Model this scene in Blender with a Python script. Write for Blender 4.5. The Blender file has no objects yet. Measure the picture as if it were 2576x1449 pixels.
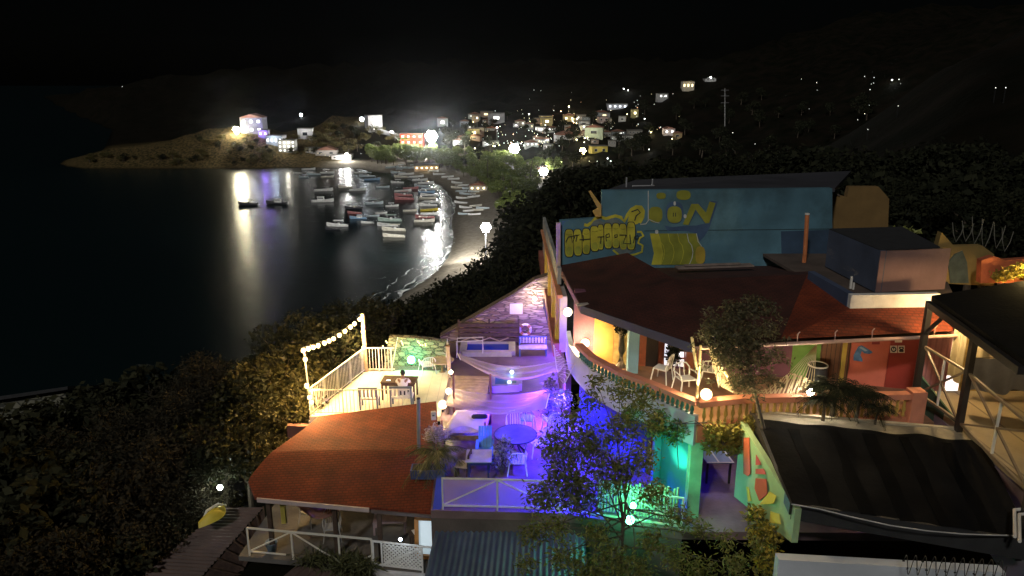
import bpy, math, random
from mathutils import Vector, Matrix
from mathutils.bvhtree import BVHTree
PI = math.pi
R = math.radians
rnd = random.Random(7)
sc = bpy.context.scene
COL = sc.collection

# ---------------------------------------------------------------- camera model (pixel -> place)
CZ, FL, PITCH = 46.0, 1909.0, R(15.9)
cT, sT = math.cos(PITCH), math.sin(PITCH)
def ray(x, y):
    a = (x - 1287.5) / FL; b = (724.5 - y) / FL
    return Vector((a, cT + b * sT, -sT + b * cT))
def P(x, y, z):
    r = ray(x, y); t = (z - CZ) / r.z
    return Vector((r.x * t, r.y * t, z))
def D(x, y, Y):
    r = ray(x, y); t = Y / r.y
    return Vector((r.x * t, Y, CZ + r.z * t))
def zoom(x0, y0, k):
    return lambda x, y: ((x0 + x / k) / 1.165, (y0 + y / k) / 1.165)

# ---------------------------------------------------------------- mesh builder
WORLD = {}
class MB:
    def __init__(self): self.v = []; self.f = []; self.m = []
    def add(self, vs, fs, mi=0):
        o = len(self.v); self.v += [tuple(p) for p in vs]
        for f in fs: self.f.append(tuple(i + o for i in f)); self.m.append(mi)
        return self
    def quad(self, a, b, c, d, mi=0): return self.add([a, b, c, d], [(0, 1, 2, 3)], mi)
    def poly(self, pts, mi=0): return self.add(pts, [tuple(range(len(pts)))], mi)
    def prism(self, pts, ext, mi=0):
        e = Vector(ext); n = len(pts)
        a = [Vector(p) for p in pts]; b = [p + e for p in a]
        nrm = Vector((0, 0, 0))
        for i in range(n): nrm += a[i].cross(a[(i + 1) % n])
        if nrm.dot(e) > 0: a.reverse(); b.reverse()
        fs = [tuple(range(n)), tuple(range(2 * n - 1, n - 1, -1))]
        fs += [(i, i + n, (i + 1) % n + n, (i + 1) % n) for i in range(n)]
        return self.add(a + b, fs, mi)
    def box(self, c, s, rz=0, mi=0, tilt=0):
        c = Vector(c); hx, hy, hz = s[0] / 2, s[1] / 2, s[2] / 2
        M = Matrix.Rotation(rz, 3, 'Z') @ Matrix.Rotation(tilt, 3, 'X')
        vs = [c + M @ Vector((sx * hx, sy * hy, sz * hz)) for sz in (-1, 1) for sy in (-1, 1) for sx in (-1, 1)]
        return self.add(vs, [(0, 2, 3, 1), (4, 5, 7, 6), (0, 1, 5, 4), (2, 6, 7, 3), (0, 4, 6, 2), (1, 3, 7, 5)], mi)
    def bar(self, p, q, w, h=None, mi=0, up=(0, 0, 1)):
        p, q = Vector(p), Vector(q); h = h or w
        d = (q - p).normalized(); u = Vector(up)
        s = d.cross(u)
        if s.length < 1e-3: s = d.cross(Vector((1, 0, 0)))
        s.normalize(); u = s.cross(d)
        vs = [e + s * (a * w / 2) + u * (b * h / 2) for e in (p, q) for b in (-1, 1) for a in (-1, 1)]
        return self.add(vs, [(0, 2, 3, 1), (4, 5, 7, 6), (0, 1, 5, 4), (2, 6, 7, 3), (0, 4, 6, 2), (1, 3, 7, 5)], mi)
    def tube(self, pts, r, n=6, mi=0):
        pts = [Vector(p) for p in pts]; k = len(pts)
        rs = r if isinstance(r, (list, tuple)) else [r] * k
        vs = []
        for i, p in enumerate(pts):
            d = (pts[min(i + 1, k - 1)] - pts[max(i - 1, 0)])
            d = d.normalized() if d.length > 1e-6 else Vector((0, 0, 1))
            s = d.cross(Vector((0, 0, 1)))
            if s.length < 1e-2: s = d.cross(Vector((0, 1, 0)))
            s.normalize(); u = s.cross(d)
            vs += [p + (s * math.cos(2 * PI * j / n) + u * math.sin(2 * PI * j / n)) * rs[i] for j in range(n)]
        fs = [(i * n + j, i * n + (j + 1) % n, (i + 1) * n + (j + 1) % n, (i + 1) * n + j) for i in range(k - 1) for j in range(n)]
        fs += [tuple(range(n - 1, -1, -1)), tuple(range((k - 1) * n, k * n))]
        return self.add(vs, fs, mi)
    def lathe(self, prof, c=(0, 0, 0), n=12, mi=0):
        c = Vector(c); k = len(prof); vs = []
        for r, z in prof: vs += [c + Vector((r * math.cos(2 * PI * j / n), r * math.sin(2 * PI * j / n), z)) for j in range(n)]
        fs = [(i * n + j, i * n + (j + 1) % n, (i + 1) * n + (j + 1) % n, (i + 1) * n + j) for i in range(k - 1) for j in range(n)]
        fs += [tuple(range(n - 1, -1, -1)), tuple(range((k - 1) * n, k * n))]
        return self.add(vs, fs, mi)
    def ball(self, c, r, n=10, m=6, sz=1.0, mi=0):
        return self.lathe([(max(r * math.sin(PI * i / m), r * .02), -r * sz * math.cos(PI * i / m)) for i in range(m + 1)], c, n, mi)
    def grid(self, fn, nu, nv, mi=0):
        vs = [fn(i / nu, j / nv) for j in range(nv + 1) for i in range(nu + 1)]
        w = nu + 1
        return self.add(vs, [(j * w + i, j * w + i + 1, (j + 1) * w + i + 1, (j + 1) * w + i) for j in range(nv) for i in range(nu)], mi)
    def build(self, name, mats, parent=None, smooth=False):
        off = Vector((0, 0, 0)); q = parent
        while q is not None:
            if q.name in WORLD: off = WORLD[q.name]
            q = q.parent
        me = bpy.data.meshes.new(name)
        me.from_pydata([(x - off.x, y - off.y, z - off.z) for x, y, z in self.v], [], self.f)
        for mm in (mats if isinstance(mats, (list, tuple)) else [mats]): me.materials.append(mm)
        if any(self.m): me.polygons.foreach_set('material_index', self.m)
        if smooth: me.polygons.foreach_set('use_smooth', [True] * len(self.f))
        me.update()
        o = bpy.data.objects.new(name, me); COL.objects.link(o)
        if parent is not None: o.parent = parent
        return o

def tag(o, label=None, cat=None, group=None, kind=None):
    for k, v in (('label', label), ('category', cat), ('group', group), ('kind', kind)):
        if v: o[k] = v
    return o
def thing(name, label, cat, loc=(0, 0, 0), group=None, world=True):
    o = bpy.data.objects.new(name, None); COL.objects.link(o)
    o.empty_display_size = .2; o.location = loc
    if world: WORLD[o.name] = Vector(loc)
    return tag(o, label, cat, group)
def dup(root, loc, rz=0.0, label=None, group=None, s=1.0):
    def cp(o, parent):
        c = o.copy(); COL.objects.link(c); c.parent = parent
        for ch in o.children: cp(ch, c)
        return c
    r = cp(root, None); r.location = loc; r.rotation_euler = (0, 0, rz); r.scale = (s, s, s)
    if label: r['label'] = label
    if group: r['group'] = group
    return r
def ordn(i):
    w = ['first', 'second', 'third', 'fourth', 'fifth', 'sixth', 'seventh', 'eighth', 'ninth', 'tenth', 'eleventh', 'twelfth']
    return w[i] if i < 12 else '%dth' % (i + 1) if (i + 1) % 10 not in (1, 2, 3) or i + 1 in (11, 12, 13) else '%d%s' % (i + 1, {1: 'st', 2: 'nd', 3: 'rd'}[(i + 1) % 10])

# ---------------------------------------------------------------- materials
def _new(name):
    m = bpy.data.materials.new(name); m.use_nodes = True
    nt = m.node_tree; return m, nt, nt.nodes['Principled BSDF']
MATS = {}
def M(name, rgb, rough=.8, var=.25, scale=3.0, bump=.15, metal=0.0, stripe=None, spec=None, dirt=0.0):
    """plain surface with soft wear: colour noise + fine bump; stripe=(axis, period, width, depth) cuts gaps/ribs"""
    if name in MATS: return MATS[name]
    m, nt, b = _new(name); N, L = nt.nodes, nt.links
    tc = N.new('ShaderNodeTexCoord')
    n1 = N.new('ShaderNodeTexNoise'); n1.inputs['Scale'].default_value = scale; n1.inputs['Detail'].default_value = 6
    L.new(tc.outputs['Object'], n1.inputs['Vector'])
    rp = N.new('ShaderNodeValToRGB'); L.new(n1.outputs['Fac'], rp.inputs['Fac'])
    rp.color_ramp.elements[0].position = .3; rp.color_ramp.elements[1].position = .7
    rp.color_ramp.elements[0].color = tuple(c * (1 - var) for c in rgb) + (1,)
    rp.color_ramp.elements[1].color = tuple(min(c * (1 + var * .6), 1) for c in rgb) + (1,)
    col = rp.outputs['Color']
    if dirt:
        n3 = N.new('ShaderNodeTexNoise'); n3.inputs['Scale'].default_value = scale * .35; n3.inputs['Detail'].default_value = 9
        n3.inputs['Roughness'].default_value = .7; L.new(tc.outputs['Object'], n3.inputs['Vector'])
        r3 = N.new('ShaderNodeValToRGB'); r3.color_ramp.elements[0].position = .48; r3.color_ramp.elements[1].position = .66
        L.new(n3.outputs['Fac'], r3.inputs['Fac'])
        mx = N.new('ShaderNodeMix'); mx.data_type = 'RGBA'; mx.blend_type = 'MULTIPLY'
        mu = N.new('ShaderNodeMath'); mu.operation = 'MULTIPLY'; mu.inputs[1].default_value = dirt
        L.new(r3.outputs['Color'], mu.inputs[0]); L.new(mu.outputs[0], mx.inputs['Factor'])
        L.new(col, mx.inputs['A']); mx.inputs['B'].default_value = (.35, .3, .26, 1); col = mx.outputs['Result']
    hgt = n1.outputs['Fac']
    if stripe:
        ax, per, wid, dep = stripe
        sx = N.new('ShaderNodeSeparateXYZ'); L.new(tc.outputs['Object'], sx.inputs[0])
        d = N.new('ShaderNodeMath'); d.operation = 'DIVIDE'; d.inputs[1].default_value = per
        L.new(sx.outputs['XYZ'.index(ax)], d.inputs[0])
        f = N.new('ShaderNodeMath'); f.operation = 'FRACT'; L.new(d.outputs[0], f.inputs[0])
        g = N.new('ShaderNodeMath'); g.operation = 'LESS_THAN'; g.inputs[1].default_value = wid; L.new(f.outputs[0], g.inputs[0])
        mx = N.new('ShaderNodeMix'); mx.data_type = 'RGBA'; L.new(g.outputs[0], mx.inputs['Factor'])
        L.new(col, mx.inputs['A']); mx.inputs['B'].default_value = tuple(c * dep for c in rgb) + (1,)
        col = mx.outputs['Result']
    L.new(col, b.inputs['Base Color'])
    b.inputs['Roughness'].default_value = rough; b.inputs['Metallic'].default_value = metal
    if spec is not None: b.inputs['Specular IOR Level'].default_value = spec
    if bump:
        n2 = N.new('ShaderNodeTexNoise'); n2.inputs['Scale'].default_value = scale * 9; n2.inputs['Detail'].default_value = 3
        L.new(tc.outputs['Object'], n2.inputs['Vector'])
        bp = N.new('ShaderNodeBump'); bp.inputs['Strength'].default_value = bump; bp.inputs['Distance'].default_value = .05
        L.new(n2.outputs['Fac'], bp.inputs['Height']); L.new(bp.outputs['Normal'], b.inputs['Normal'])
    MATS[name] = m; return m
def E(name, rgb, s, rgb2=None):
    """a thing that gives off light: not sampled as a lamp, the light itself is a real lamp beside it"""
    if name in MATS: return MATS[name]
    m, nt, b = _new(name)
    b.inputs['Base Color'].default_value = (.8, .8, .8, 1)
    b.inputs['Emission Color'].default_value = tuple(rgb) + (1,); b.inputs['Emission Strength'].default_value = s
    m.cycles.emission_sampling = 'NONE'
    MATS[name] = m; return m
def LEAF(name, a, c, rough=.55, trans=.25):
    """leaves: every leaf its own shade between two greens, a little light through it"""
    if name in MATS: return MATS[name]
    m, nt, b = _new(name); N, L = nt.nodes, nt.links
    g = N.new('ShaderNodeNewGeometry'); rp = N.new('ShaderNodeValToRGB')
    L.new(g.outputs['Random Per Island'], rp.inputs['Fac'])
    rp.color_ramp.elements[0].color = tuple(a) + (1,); rp.color_ramp.elements[1].color = tuple(c) + (1,)
    L.new(rp.outputs['Color'], b.inputs['Base Color']); b.inputs['Roughness'].default_value = rough
    b.inputs['Specular IOR Level'].default_value = .3
    if trans:
        t = N.new('ShaderNodeBsdfTranslucent'); L.new(rp.outputs['Color'], t.inputs['Color'])
        x = N.new('ShaderNodeMixShader'); x.inputs[0].default_value = trans
        L.new(b.outputs[0], x.inputs[1]); L.new(t.outputs[0], x.inputs[2]); L.new(x.outputs[0], N['Material Output'].inputs['Surface'])
    MATS[name] = m; return m
def STONE(name, a, c, mortar, scale=4.0, sq=2.2, bump=.8):
    """rubble stone: flattened voronoi stones with recessed joints"""
    m, nt, b = _new(name); N, L = nt.nodes, nt.links
    tc = N.new('ShaderNodeTexCoord'); mp = N.new('ShaderNodeMapping'); mp.inputs['Scale'].default_value = (scale, scale, scale * sq)
    L.new(tc.outputs['Object'], mp.inputs['Vector'])
    v1 = N.new('ShaderNodeTexVoronoi'); L.new(mp.outputs[0], v1.inputs['Vector']); v1.inputs['Scale'].default_value = 1
    v2 = N.new('ShaderNodeTexVoronoi'); v2.feature = 'DISTANCE_TO_EDGE'; v2.inputs['Scale'].default_value = 1; L.new(mp.outputs[0], v2.inputs['Vector'])
    rp = N.new('ShaderNodeValToRGB'); L.new(v1.outputs['Color'], rp.inputs['Fac'])
    rp.color_ramp.elements[0].color = tuple(a) + (1,); rp.color_ramp.elements[1].color = tuple(c) + (1,)
    rp.color_ramp.elements[0].position = .2; rp.color_ramp.elements[1].position = .8
    r2 = N.new('ShaderNodeValToRGB'); L.new(v2.outputs['Distance'], r2.inputs['Fac'])
    r2.color_ramp.elements[0].position = .02; r2.color_ramp.elements[1].position = .09
    mx = N.new('ShaderNodeMix'); mx.data_type = 'RGBA'; L.new(r2.outputs['Color'], mx.inputs['Factor'])
    mx.inputs['A'].default_value = tuple(mortar) + (1,); L.new(rp.outputs['Color'], mx.inputs['B'])
    L.new(mx.outputs['Result'], b.inputs['Base Color']); b.inputs['Roughness'].default_value = .85
    bp = N.new('ShaderNodeBump'); bp.inputs['Strength'].default_value = bump; bp.inputs['Distance'].default_value = .06
    L.new(r2.outputs['Color'], bp.inputs['Height']); L.new(bp.outputs['Normal'], b.inputs['Normal'])
    return m
def NET(name, rgb, fac, cell=None, wid=.25):
    """woven net or sheer cloth: part of the light passes through the weave; cell = size of visible diamonds"""
    m, nt, b = _new(name); N, L = nt.nodes, nt.links
    b.inputs['Base Color'].default_value = tuple(rgb) + (1,); b.inputs['Roughness'].default_value = .8
    t = N.new('ShaderNodeBsdfTransparent'); tl = N.new('ShaderNodeBsdfTranslucent'); tl.inputs['Color'].default_value = tuple(rgb) + (1,)
    y = N.new('ShaderNodeMixShader'); y.inputs[0].default_value = .45; L.new(b.outputs[0], y.inputs[1]); L.new(tl.outputs[0], y.inputs[2])
    x = N.new('ShaderNodeMixShader'); x.inputs[0].default_value = fac
    if cell:
        tc = N.new('ShaderNodeTexCoord'); mp = N.new('ShaderNodeMapping'); mp.inputs['Rotation'].default_value = (0, R(45), R(45))
        mp.inputs['Scale'].default_value = (1 / cell,) * 3; L.new(tc.outputs['Object'], mp.inputs['Vector'])
        sx = N.new('ShaderNodeSeparateXYZ'); L.new(mp.outputs[0], sx.inputs[0]); prev = None
        for ax in (0, 2):
            f = N.new('ShaderNodeMath'); f.operation = 'FRACT'; L.new(sx.outputs[ax], f.inputs[0])
            g = N.new('ShaderNodeMath'); g.operation = 'LESS_THAN'; g.inputs[1].default_value = wid; L.new(f.outputs[0], g.inputs[0])
            if prev is None: prev = g
            else:
                k = N.new('ShaderNodeMath'); k.operation = 'MAXIMUM'; L.new(prev.outputs[0], k.inputs[0]); L.new(g.outputs[0], k.inputs[1]); prev = k
        L.new(prev.outputs[0], x.inputs[0])
    L.new(t.outputs[0], x.inputs[1]); L.new(y.outputs[0], x.inputs[2]); L.new(x.outputs[0], N['Material Output'].inputs['Surface'])
    return m

# ---------------------------------------------------------------- lamps
def light(loc, watts, rgb, r=.1, parent=None, spot=None, aim=None, blend=.4):
    d = bpy.data.lights.new('lamp_light', 'SPOT' if spot else 'POINT'); d.energy = watts; d.color = rgb; d.shadow_soft_size = r
    o = bpy.data.objects.new('lamp_light', d); COL.objects.link(o)
    if spot:
        d.spot_size = R(spot); d.spot_blend = blend
        o.rotation_euler = (Vector(aim) - Vector(loc)).to_track_quat('-Z', 'Y').to_euler()
    off = WORLD.get(parent.name, Vector((0, 0, 0))) if parent else Vector((0, 0, 0))
    o.location = Vector(loc) - off
    if parent: o.parent = parent
    return o

# ---------------------------------------------------------------- leaves
def leaves(mb, blobs, n, size, thin=.5, droop=.3, rg=None, shell=.55):
    rg = rg or rnd; tot = sum(b[3] * b[4] * b[5] for b in blobs) or 1
    for (cx, cy, cz, rx, ry, rz) in blobs:
        k = int(n * (rx * ry * rz) / tot)
        for _ in range(k):
            a, u = rg.uniform(0, 2 * PI), rg.uniform(-1, 1)
            rr = shell + (1 - shell) * rg.random() ** .6
            rr *= .75 + .35 * rg.random()
            q = math.sqrt(1 - u * u)
            p = Vector((cx + rx * rr * q * math.cos(a), cy + ry * rr * q * math.sin(a), cz + rz * rr * u))
            d = Vector((rg.gauss(0, 1), rg.gauss(0, 1), rg.gauss(0, .7) - droop)).normalized()
            s = d.cross(Vector((rg.gauss(0, 1), rg.gauss(0, 1), rg.gauss(0, 1))))
            if s.length < .05: continue
            s.normalize(); L = size * rg.uniform(.6, 1.4); w = L * thin * .5
            mb.add([p, p + d * L * .5 + s * w, p + d * L, p + d * L * .5 - s * w], [(0, 1, 2, 3)])
    return mb
def blobset(rg, n, rx, ry, z0, z1, br):
    out = []
    for _ in range(n):
        a = rg.uniform(0, 2 * PI); q = math.sqrt(rg.random())
        z = rg.uniform(z0, z1); k = 1 - .5 * abs((z - z0) / (z1 - z0 + 1e-6) - .4)
        r = br * rg.uniform(.6, 1.25)
        out.append((rx * q * k * math.cos(a), ry * q * k * math.sin(a), z, r, r, r * .75))
    return out
def limbs(mb, h, r, blobs, rg, n=7, lean=(0, 0)):
    top = Vector((lean[0], lean[1], h * .62))
    pts = [Vector((0, 0, 0)), Vector((lean[0] * .3 + rg.uniform(-.05, .05) * h, lean[1] * .3, h * .3)), top]
    mb.tube(pts, [r, r * .75, r * .5], 7)
    for b in rg.sample(blobs, min(n, len(blobs))):
        e = Vector(b[:3]); s = pts[1].lerp(top, rg.uniform(.2, 1))
        m = s.lerp(e, .5) + Vector((rg.uniform(-.1, .1), rg.uniform(-.1, .1), .08)) * h * .3
        mb.tube([s, m, e], [r * .4, r * .25, r * .08], 5)
    return mb
# ================================================================ camera, night sky, fill light
cam = bpy.data.cameras.new('camera'); camo = bpy.data.objects.new('camera', cam); COL.objects.link(camo)
cam.sensor_width = 36; cam.lens = 36 * FL / 2575; cam.clip_start = .3; cam.clip_end = 9000
camo.location = (0, 0, CZ); camo.rotation_euler = (PI / 2 - PITCH, 0, 0); sc.camera = camo
sc.view_settings.view_transform = 'Standard'; sc.view_settings.look = 'None'; sc.view_settings.exposure = 0; sc.view_settings.gamma = 1
wd = bpy.data.worlds.new('World'); sc.world = wd; wd.use_nodes = True
wn, wl = wd.node_tree.nodes, wd.node_tree.links
sky = wn.new('ShaderNodeTexSky'); sky.sky_type = 'NISHITA'; sky.sun_disc = False
sky.sun_elevation = R(38); sky.sun_rotation = R(205)
wl.new(sky.outputs[0], wn['Background'].inputs['Color']); wn['Background'].inputs['Strength'].default_value = .00016
sun = bpy.data.lights.new('fill_light', 'SUN'); sun.energy = .92; sun.angle = R(4); sun.color = (1, .98, .93)
suno = bpy.data.objects.new('fill_light', sun); COL.objects.link(suno)
az = R(205); el = R(38)   # added fill light for unseen lamps behind the camera, a little to its left
suno.rotation_euler = Vector((-math.sin(az) * math.cos(el), -math.cos(az) * math.cos(el), -math.sin(el))).to_track_quat('-Z', 'Y').to_euler()

# ================================================================ the bay
SHORE = [Vector((-420, 60, 0)), Vector((-160, 78, 0)), Vector((-62, 98, 0)), Vector((-34, 122, 0))]
SHORE += [P(x, y, 0) for x, y in ((985, 765), (1040, 725), (1090, 692), (1128, 645), (1140, 600), (1133, 560), (1143, 520), (1132, 490), (1105, 467), (1068, 452), (1000, 440), (930, 431), (880, 423), (820, 424), (760, 422), (640, 424), (480, 424), (205, 424))]
SHORE += [Vector((-240, 402, 0)), Vector((-250, 470, 0)), Vector((-330, 640, 0)), Vector((-900, 1500, 0))]
S2 = [(p.x, p.y) for p in SHORE]
LAND = S2 + [(-900, 3500), (4000, 3500), (4000, -300), (-420, -300)]
def sdist(x, y):
    best = 1e18
    for i in range(len(S2) - 1):
        ax, ay = S2[i]; bx, by = S2[i + 1]; dx, dy = bx - ax, by - ay
        t = ((x - ax) * dx + (y - ay) * dy) / (dx * dx + dy * dy); t = 0 if t < 0 else 1 if t > 1 else t
        q = (x - ax - t * dx) ** 2 + (y - ay - t * dy) ** 2
        if q < best: best = q
    ins = False; j = len(LAND) - 1
    for i in range(len(LAND)):
        xi, yi = LAND[i]; xj, yj = LAND[j]
        if (yi > y) != (yj > y) and x < (xj - xi) * (y - yi) / (yj - yi) + xi: ins = not ins
        j = i
    return math.sqrt(best) * (1 if ins else -1)
def sstep(a, b, x):
    t = max(0, min(1, (x - a) / (b - a))); return t * t * (3 - 2 * t)
def hn(x, y):   # cheap rolling noise
    return math.sin(x * .11 + 1.3 * math.sin(y * .07)) * math.sin(y * .093 + 1.1 * math.sin(x * .05)) + .5 * math.sin(x * .31 + y * .17) * math.sin(y * .27 - x * .13)
HILLS = [(380, 720, 85, 220, 180), (330, 420, 70, 150, 150), (-150, 418, 16, 42, 24), (-96, 464, 17, 32, 30), (-205, 398, 5, 30, 14), (-150, 1150, 34, 350, 250), (320, 1350, 45, 420, 260), (-420, 1000, 20, 200, 260), (80, 72, 30, 44, 52)]
def height(x, y):
    s = sdist(x, y)
    if s <= 0: return max(-4, s * .14)
    fl = min(.105 * s, 1.7) + .034 * max(0, s - 24)
    fl = min(fl, 14)
    st = min(.33 * s, 30.0)
    k = sstep(188, 135, y); h = fl * (1 - k) + st * k
    m = min(1, s / 16)
    for cx, cy, hh, sx, sy in HILLS:
        e = ((x - cx) / sx) ** 2 + ((y - cy) / sy) ** 2
        if e < 9: h += hh * math.exp(-e) * m
    if y < 45 and -14 < x < 15: h = min(h, 29.6)
    return h + (.9 + .012 * y) * .45 * hn(x, y) * min(1, max(0, s - 14) / 40)
rows, cols = 150, 132
ys = [5 * (2300 / 5) ** (i / rows) for i in range(rows + 1)]
mb = MB(); mb.v = [(u * (Y + 14), Y, 0) for Y in ys for u in [(-1.02 + 2.06 * i / cols) for i in range(cols + 1)]]
mb.v = [(x, y, height(x, y)) for x, y, _ in mb.v]
w = cols + 1
mb.f = [(j * w + i, j * w + i + 1, (j + 1) * w + i + 1, (j + 1) * w + i) for j in range(rows) for i in range(cols)]; mb.m = [0] * len(mb.f)
def ground_mat():
    m, nt, b = _new('ground'); N, L = nt.nodes, nt.links
    g = N.new('ShaderNodeNewGeometry'); s = N.new('ShaderNodeSeparateXYZ'); L.new(g.outputs['Position'], s.inputs[0])
    n1 = N.new('ShaderNodeTexNoise'); n1.inputs['Scale'].default_value = .12; n1.inputs['Detail'].default_value = 8; L.new(g.outputs['Position'], n1.inputs['Vector'])
    n2 = N.new('ShaderNodeTexNoise'); n2.inputs['Scale'].default_value = .9; n2.inputs['Detail'].default_value = 6; L.new(g.outputs['Position'], n2.inputs['Vector'])
    veg = N.new('ShaderNodeValToRGB'); L.new(n1.outputs['Fac'], veg.inputs['Fac'])
    e = veg.color_ramp.elements; e[0].position = .36; e[0].color = (.004, .005, .0024, 1); e[1].position = .64; e[1].color = (.012, .009, .006, 1)
    snd = N.new('ShaderNodeValToRGB'); L.new(n2.outputs['Fac'], snd.inputs['Fac'])
    e = snd.color_ramp.elements; e[0].position = .3; e[0].color = (.15, .13, .1, 1); e[1].position = .7; e[1].color = (.24, .21, .165, 1)
    a = N.new('ShaderNodeMath'); a.operation = 'MULTIPLY_ADD'; L.new(n2.outputs['Fac'], a.inputs[0]); a.inputs[1].default_value = .9; L.new(s.outputs[2], a.inputs[2])
    zr = N.new('ShaderNodeMapRange'); L.new(a.outputs[0], zr.inputs[0]); zr.inputs[1].default_value = 2.1; zr.inputs[2].default_value = 2.7
    xr = N.new('ShaderNodeMapRange'); L.new(s.outputs[0], xr.inputs[0]); xr.inputs[1].default_value = -100; xr.inputs[2].default_value = -84; xr.inputs[3].default_value = 1; xr.inputs[4].default_value = 0
    xm = N.new('ShaderNodeMath'); xm.operation = 'MAXIMUM'; L.new(zr.outputs[0], xm.inputs[0]); L.new(xr.outputs[0], xm.inputs[1])
    mx = N.new('ShaderNodeMix'); mx.data_type = 'RGBA'; L.new(xm.outputs[0], mx.inputs['Factor']); L.new(snd.outputs[0], mx.inputs['A'])
    yr = N.new('ShaderNodeMapRange'); L.new(s.outputs[1], yr.inputs[0]); yr.inputs[1].default_value = 470; yr.inputs[2].default_value = 500; yr.inputs[3].default_value = 1; yr.inputs[4].default_value = 0
    rk = N.new('ShaderNodeMath'); rk.operation = 'MULTIPLY'; L.new(xr.outputs[0], rk.inputs[0]); L.new(yr.outputs[0], rk.inputs[1])
    rc_ = N.new('ShaderNodeValToRGB'); L.new(n2.outputs['Fac'], rc_.inputs['Fac']); e = rc_.color_ramp.elements; e[0].position = .35; e[0].color = (.022, .022, .009, 1); e[1].position = .65; e[1].color = (.13, .09, .04, 1)
    mr_ = N.new('ShaderNodeMix'); mr_.data_type = 'RGBA'; L.new(rk.outputs[0], mr_.inputs['Factor']); L.new(veg.outputs[0], mr_.inputs['A']); L.new(rc_.outputs[0], mr_.inputs['B']); L.new(mr_.outputs['Result'], mx.inputs['B'])
    wr = N.new('ShaderNodeMapRange'); L.new(s.outputs[2], wr.inputs[0]); wr.inputs[1].default_value = .1; wr.inputs[2].default_value = .45; wr.inputs[3].default_value = .45; wr.inputs[4].default_value = 1
    mw = N.new('ShaderNodeMix'); mw.data_type = 'RGBA'; mw.blend_type = 'MULTIPLY'; mw.inputs['Factor'].default_value = 1
    L.new(mx.outputs['Result'], mw.inputs['A']); L.new(wr.outputs[0], mw.inputs['B']); L.new(mw.outputs['Result'], b.inputs['Base Color'])
    b.inputs['Roughness'].default_value = .95; b.inputs['Specular IOR Level'].default_value = .04
    bp = N.new('ShaderNodeBump'); bp.inputs['Strength'].default_value = .5; bp.inputs['Distance'].default_value = .4
    L.new(n2.outputs['Fac'], bp.inputs['Height']); L.new(bp.outputs[0], b.inputs['Normal'])
    return m
terrain = tag(mb.build('ground', ground_mat(), smooth=True), 'sandy beach and dark slopes round the bay', kind='structure')
BV = BVHTree.FromPolygons([Vector(v) for v in mb.v], mb.f)
CAM = Vector((0, 0, CZ))
def G(x, y):
    """where the sight line through a photo pixel meets the land (or the sea)"""
    r = ray(x, y).normalized(); h = BV.ray_cast(CAM, r)
    p = h[0] if h[0] is not None else None
    if r.z < 0:
        q = CAM + r * (-CZ / r.z)
        if p is None or (q - CAM).length < (p - CAM).length: p = q
    return p if p is not None else CAM + r * 900
def down(x, y):
    h = BV.ray_cast(Vector((x, y, 400)), Vector((0, 0, -1))); return h[0].z if h[0] is not None else 0

def sea_mat():
    m, nt, b = _new('sea'); N, L = nt.nodes, nt.links
    b.inputs['Base Color'].default_value = (.004, .011, .0125, 1); b.inputs['Roughness'].default_value = .25; b.inputs['IOR'].default_value = 1.33
    g = N.new('ShaderNodeNewGeometry')
    prev = None
    for sca, st, di in ((.5, .5, .22), (1.9, .5, .07)):
        mp = N.new('ShaderNodeMapping'); mp.inputs['Scale'].default_value = (sca * .6, sca, sca); mp.inputs['Rotation'].default_value = (0, 0, R(18)); L.new(g.outputs['Position'], mp.inputs['Vector'])
        n = N.new('ShaderNodeTexNoise'); n.inputs['Scale'].default_value = 1; n.inputs['Detail'].default_value = 4; L.new(mp.outputs[0], n.inputs['Vector'])
        bp = N.new('ShaderNodeBump'); bp.inputs['Strength'].default_value = st; bp.inputs['Distance'].default_value = di
        L.new(n.outputs['Fac'], bp.inputs['Height'])
        if prev is not None: L.new(prev.outputs[0], bp.inputs['Normal'])
        prev = bp
    L.new(prev.outputs[0], b.inputs['Normal'])
    return m
tag(MB().quad((-2500, 40, 0), (2500, 40, 0), (2500, 2700, 0), (-2500, 2700, 0)).build('sea', sea_mat()), 'dark calm water of the bay', kind='structure')
# surf lines along the sand
def foam_mat():
    m, nt, b = _new('foam'); N, L = nt.nodes, nt.links
    g = N.new('ShaderNodeNewGeometry'); n = N.new('ShaderNodeTexNoise'); n.inputs['Scale'].default_value = .4; n.inputs['Detail'].default_value = 6; L.new(g.outputs['Position'], n.inputs['Vector'])
    r = N.new('ShaderNodeValToRGB'); r.color_ramp.elements[0].position = .36; r.color_ramp.elements[1].position = .6; L.new(n.outputs['Fac'], r.inputs['Fac'])
    b.inputs['Base Color'].default_value = (.75, .77, .76, 1); b.inputs['Roughness'].default_value = .6
    t = N.new('ShaderNodeBsdfTransparent'); x = N.new('ShaderNodeMixShader'); L.new(r.outputs[0], x.inputs[0]); L.new(t.outputs[0], x.inputs[1]); L.new(b.outputs[0], x.inputs[2])
    L.new(x.outputs[0], N['Material Output'].inputs['Surface']); return m
fm = foam_mat(); mb = MB()
def shore_pt(t):
    i = min(int(t), len(SHORE) - 2); p = SHORE[i].lerp(SHORE[i + 1], t - i); d = (SHORE[i + 1] - SHORE[i]).normalized(); return p, Vector((-d.y, d.x, 0))
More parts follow.
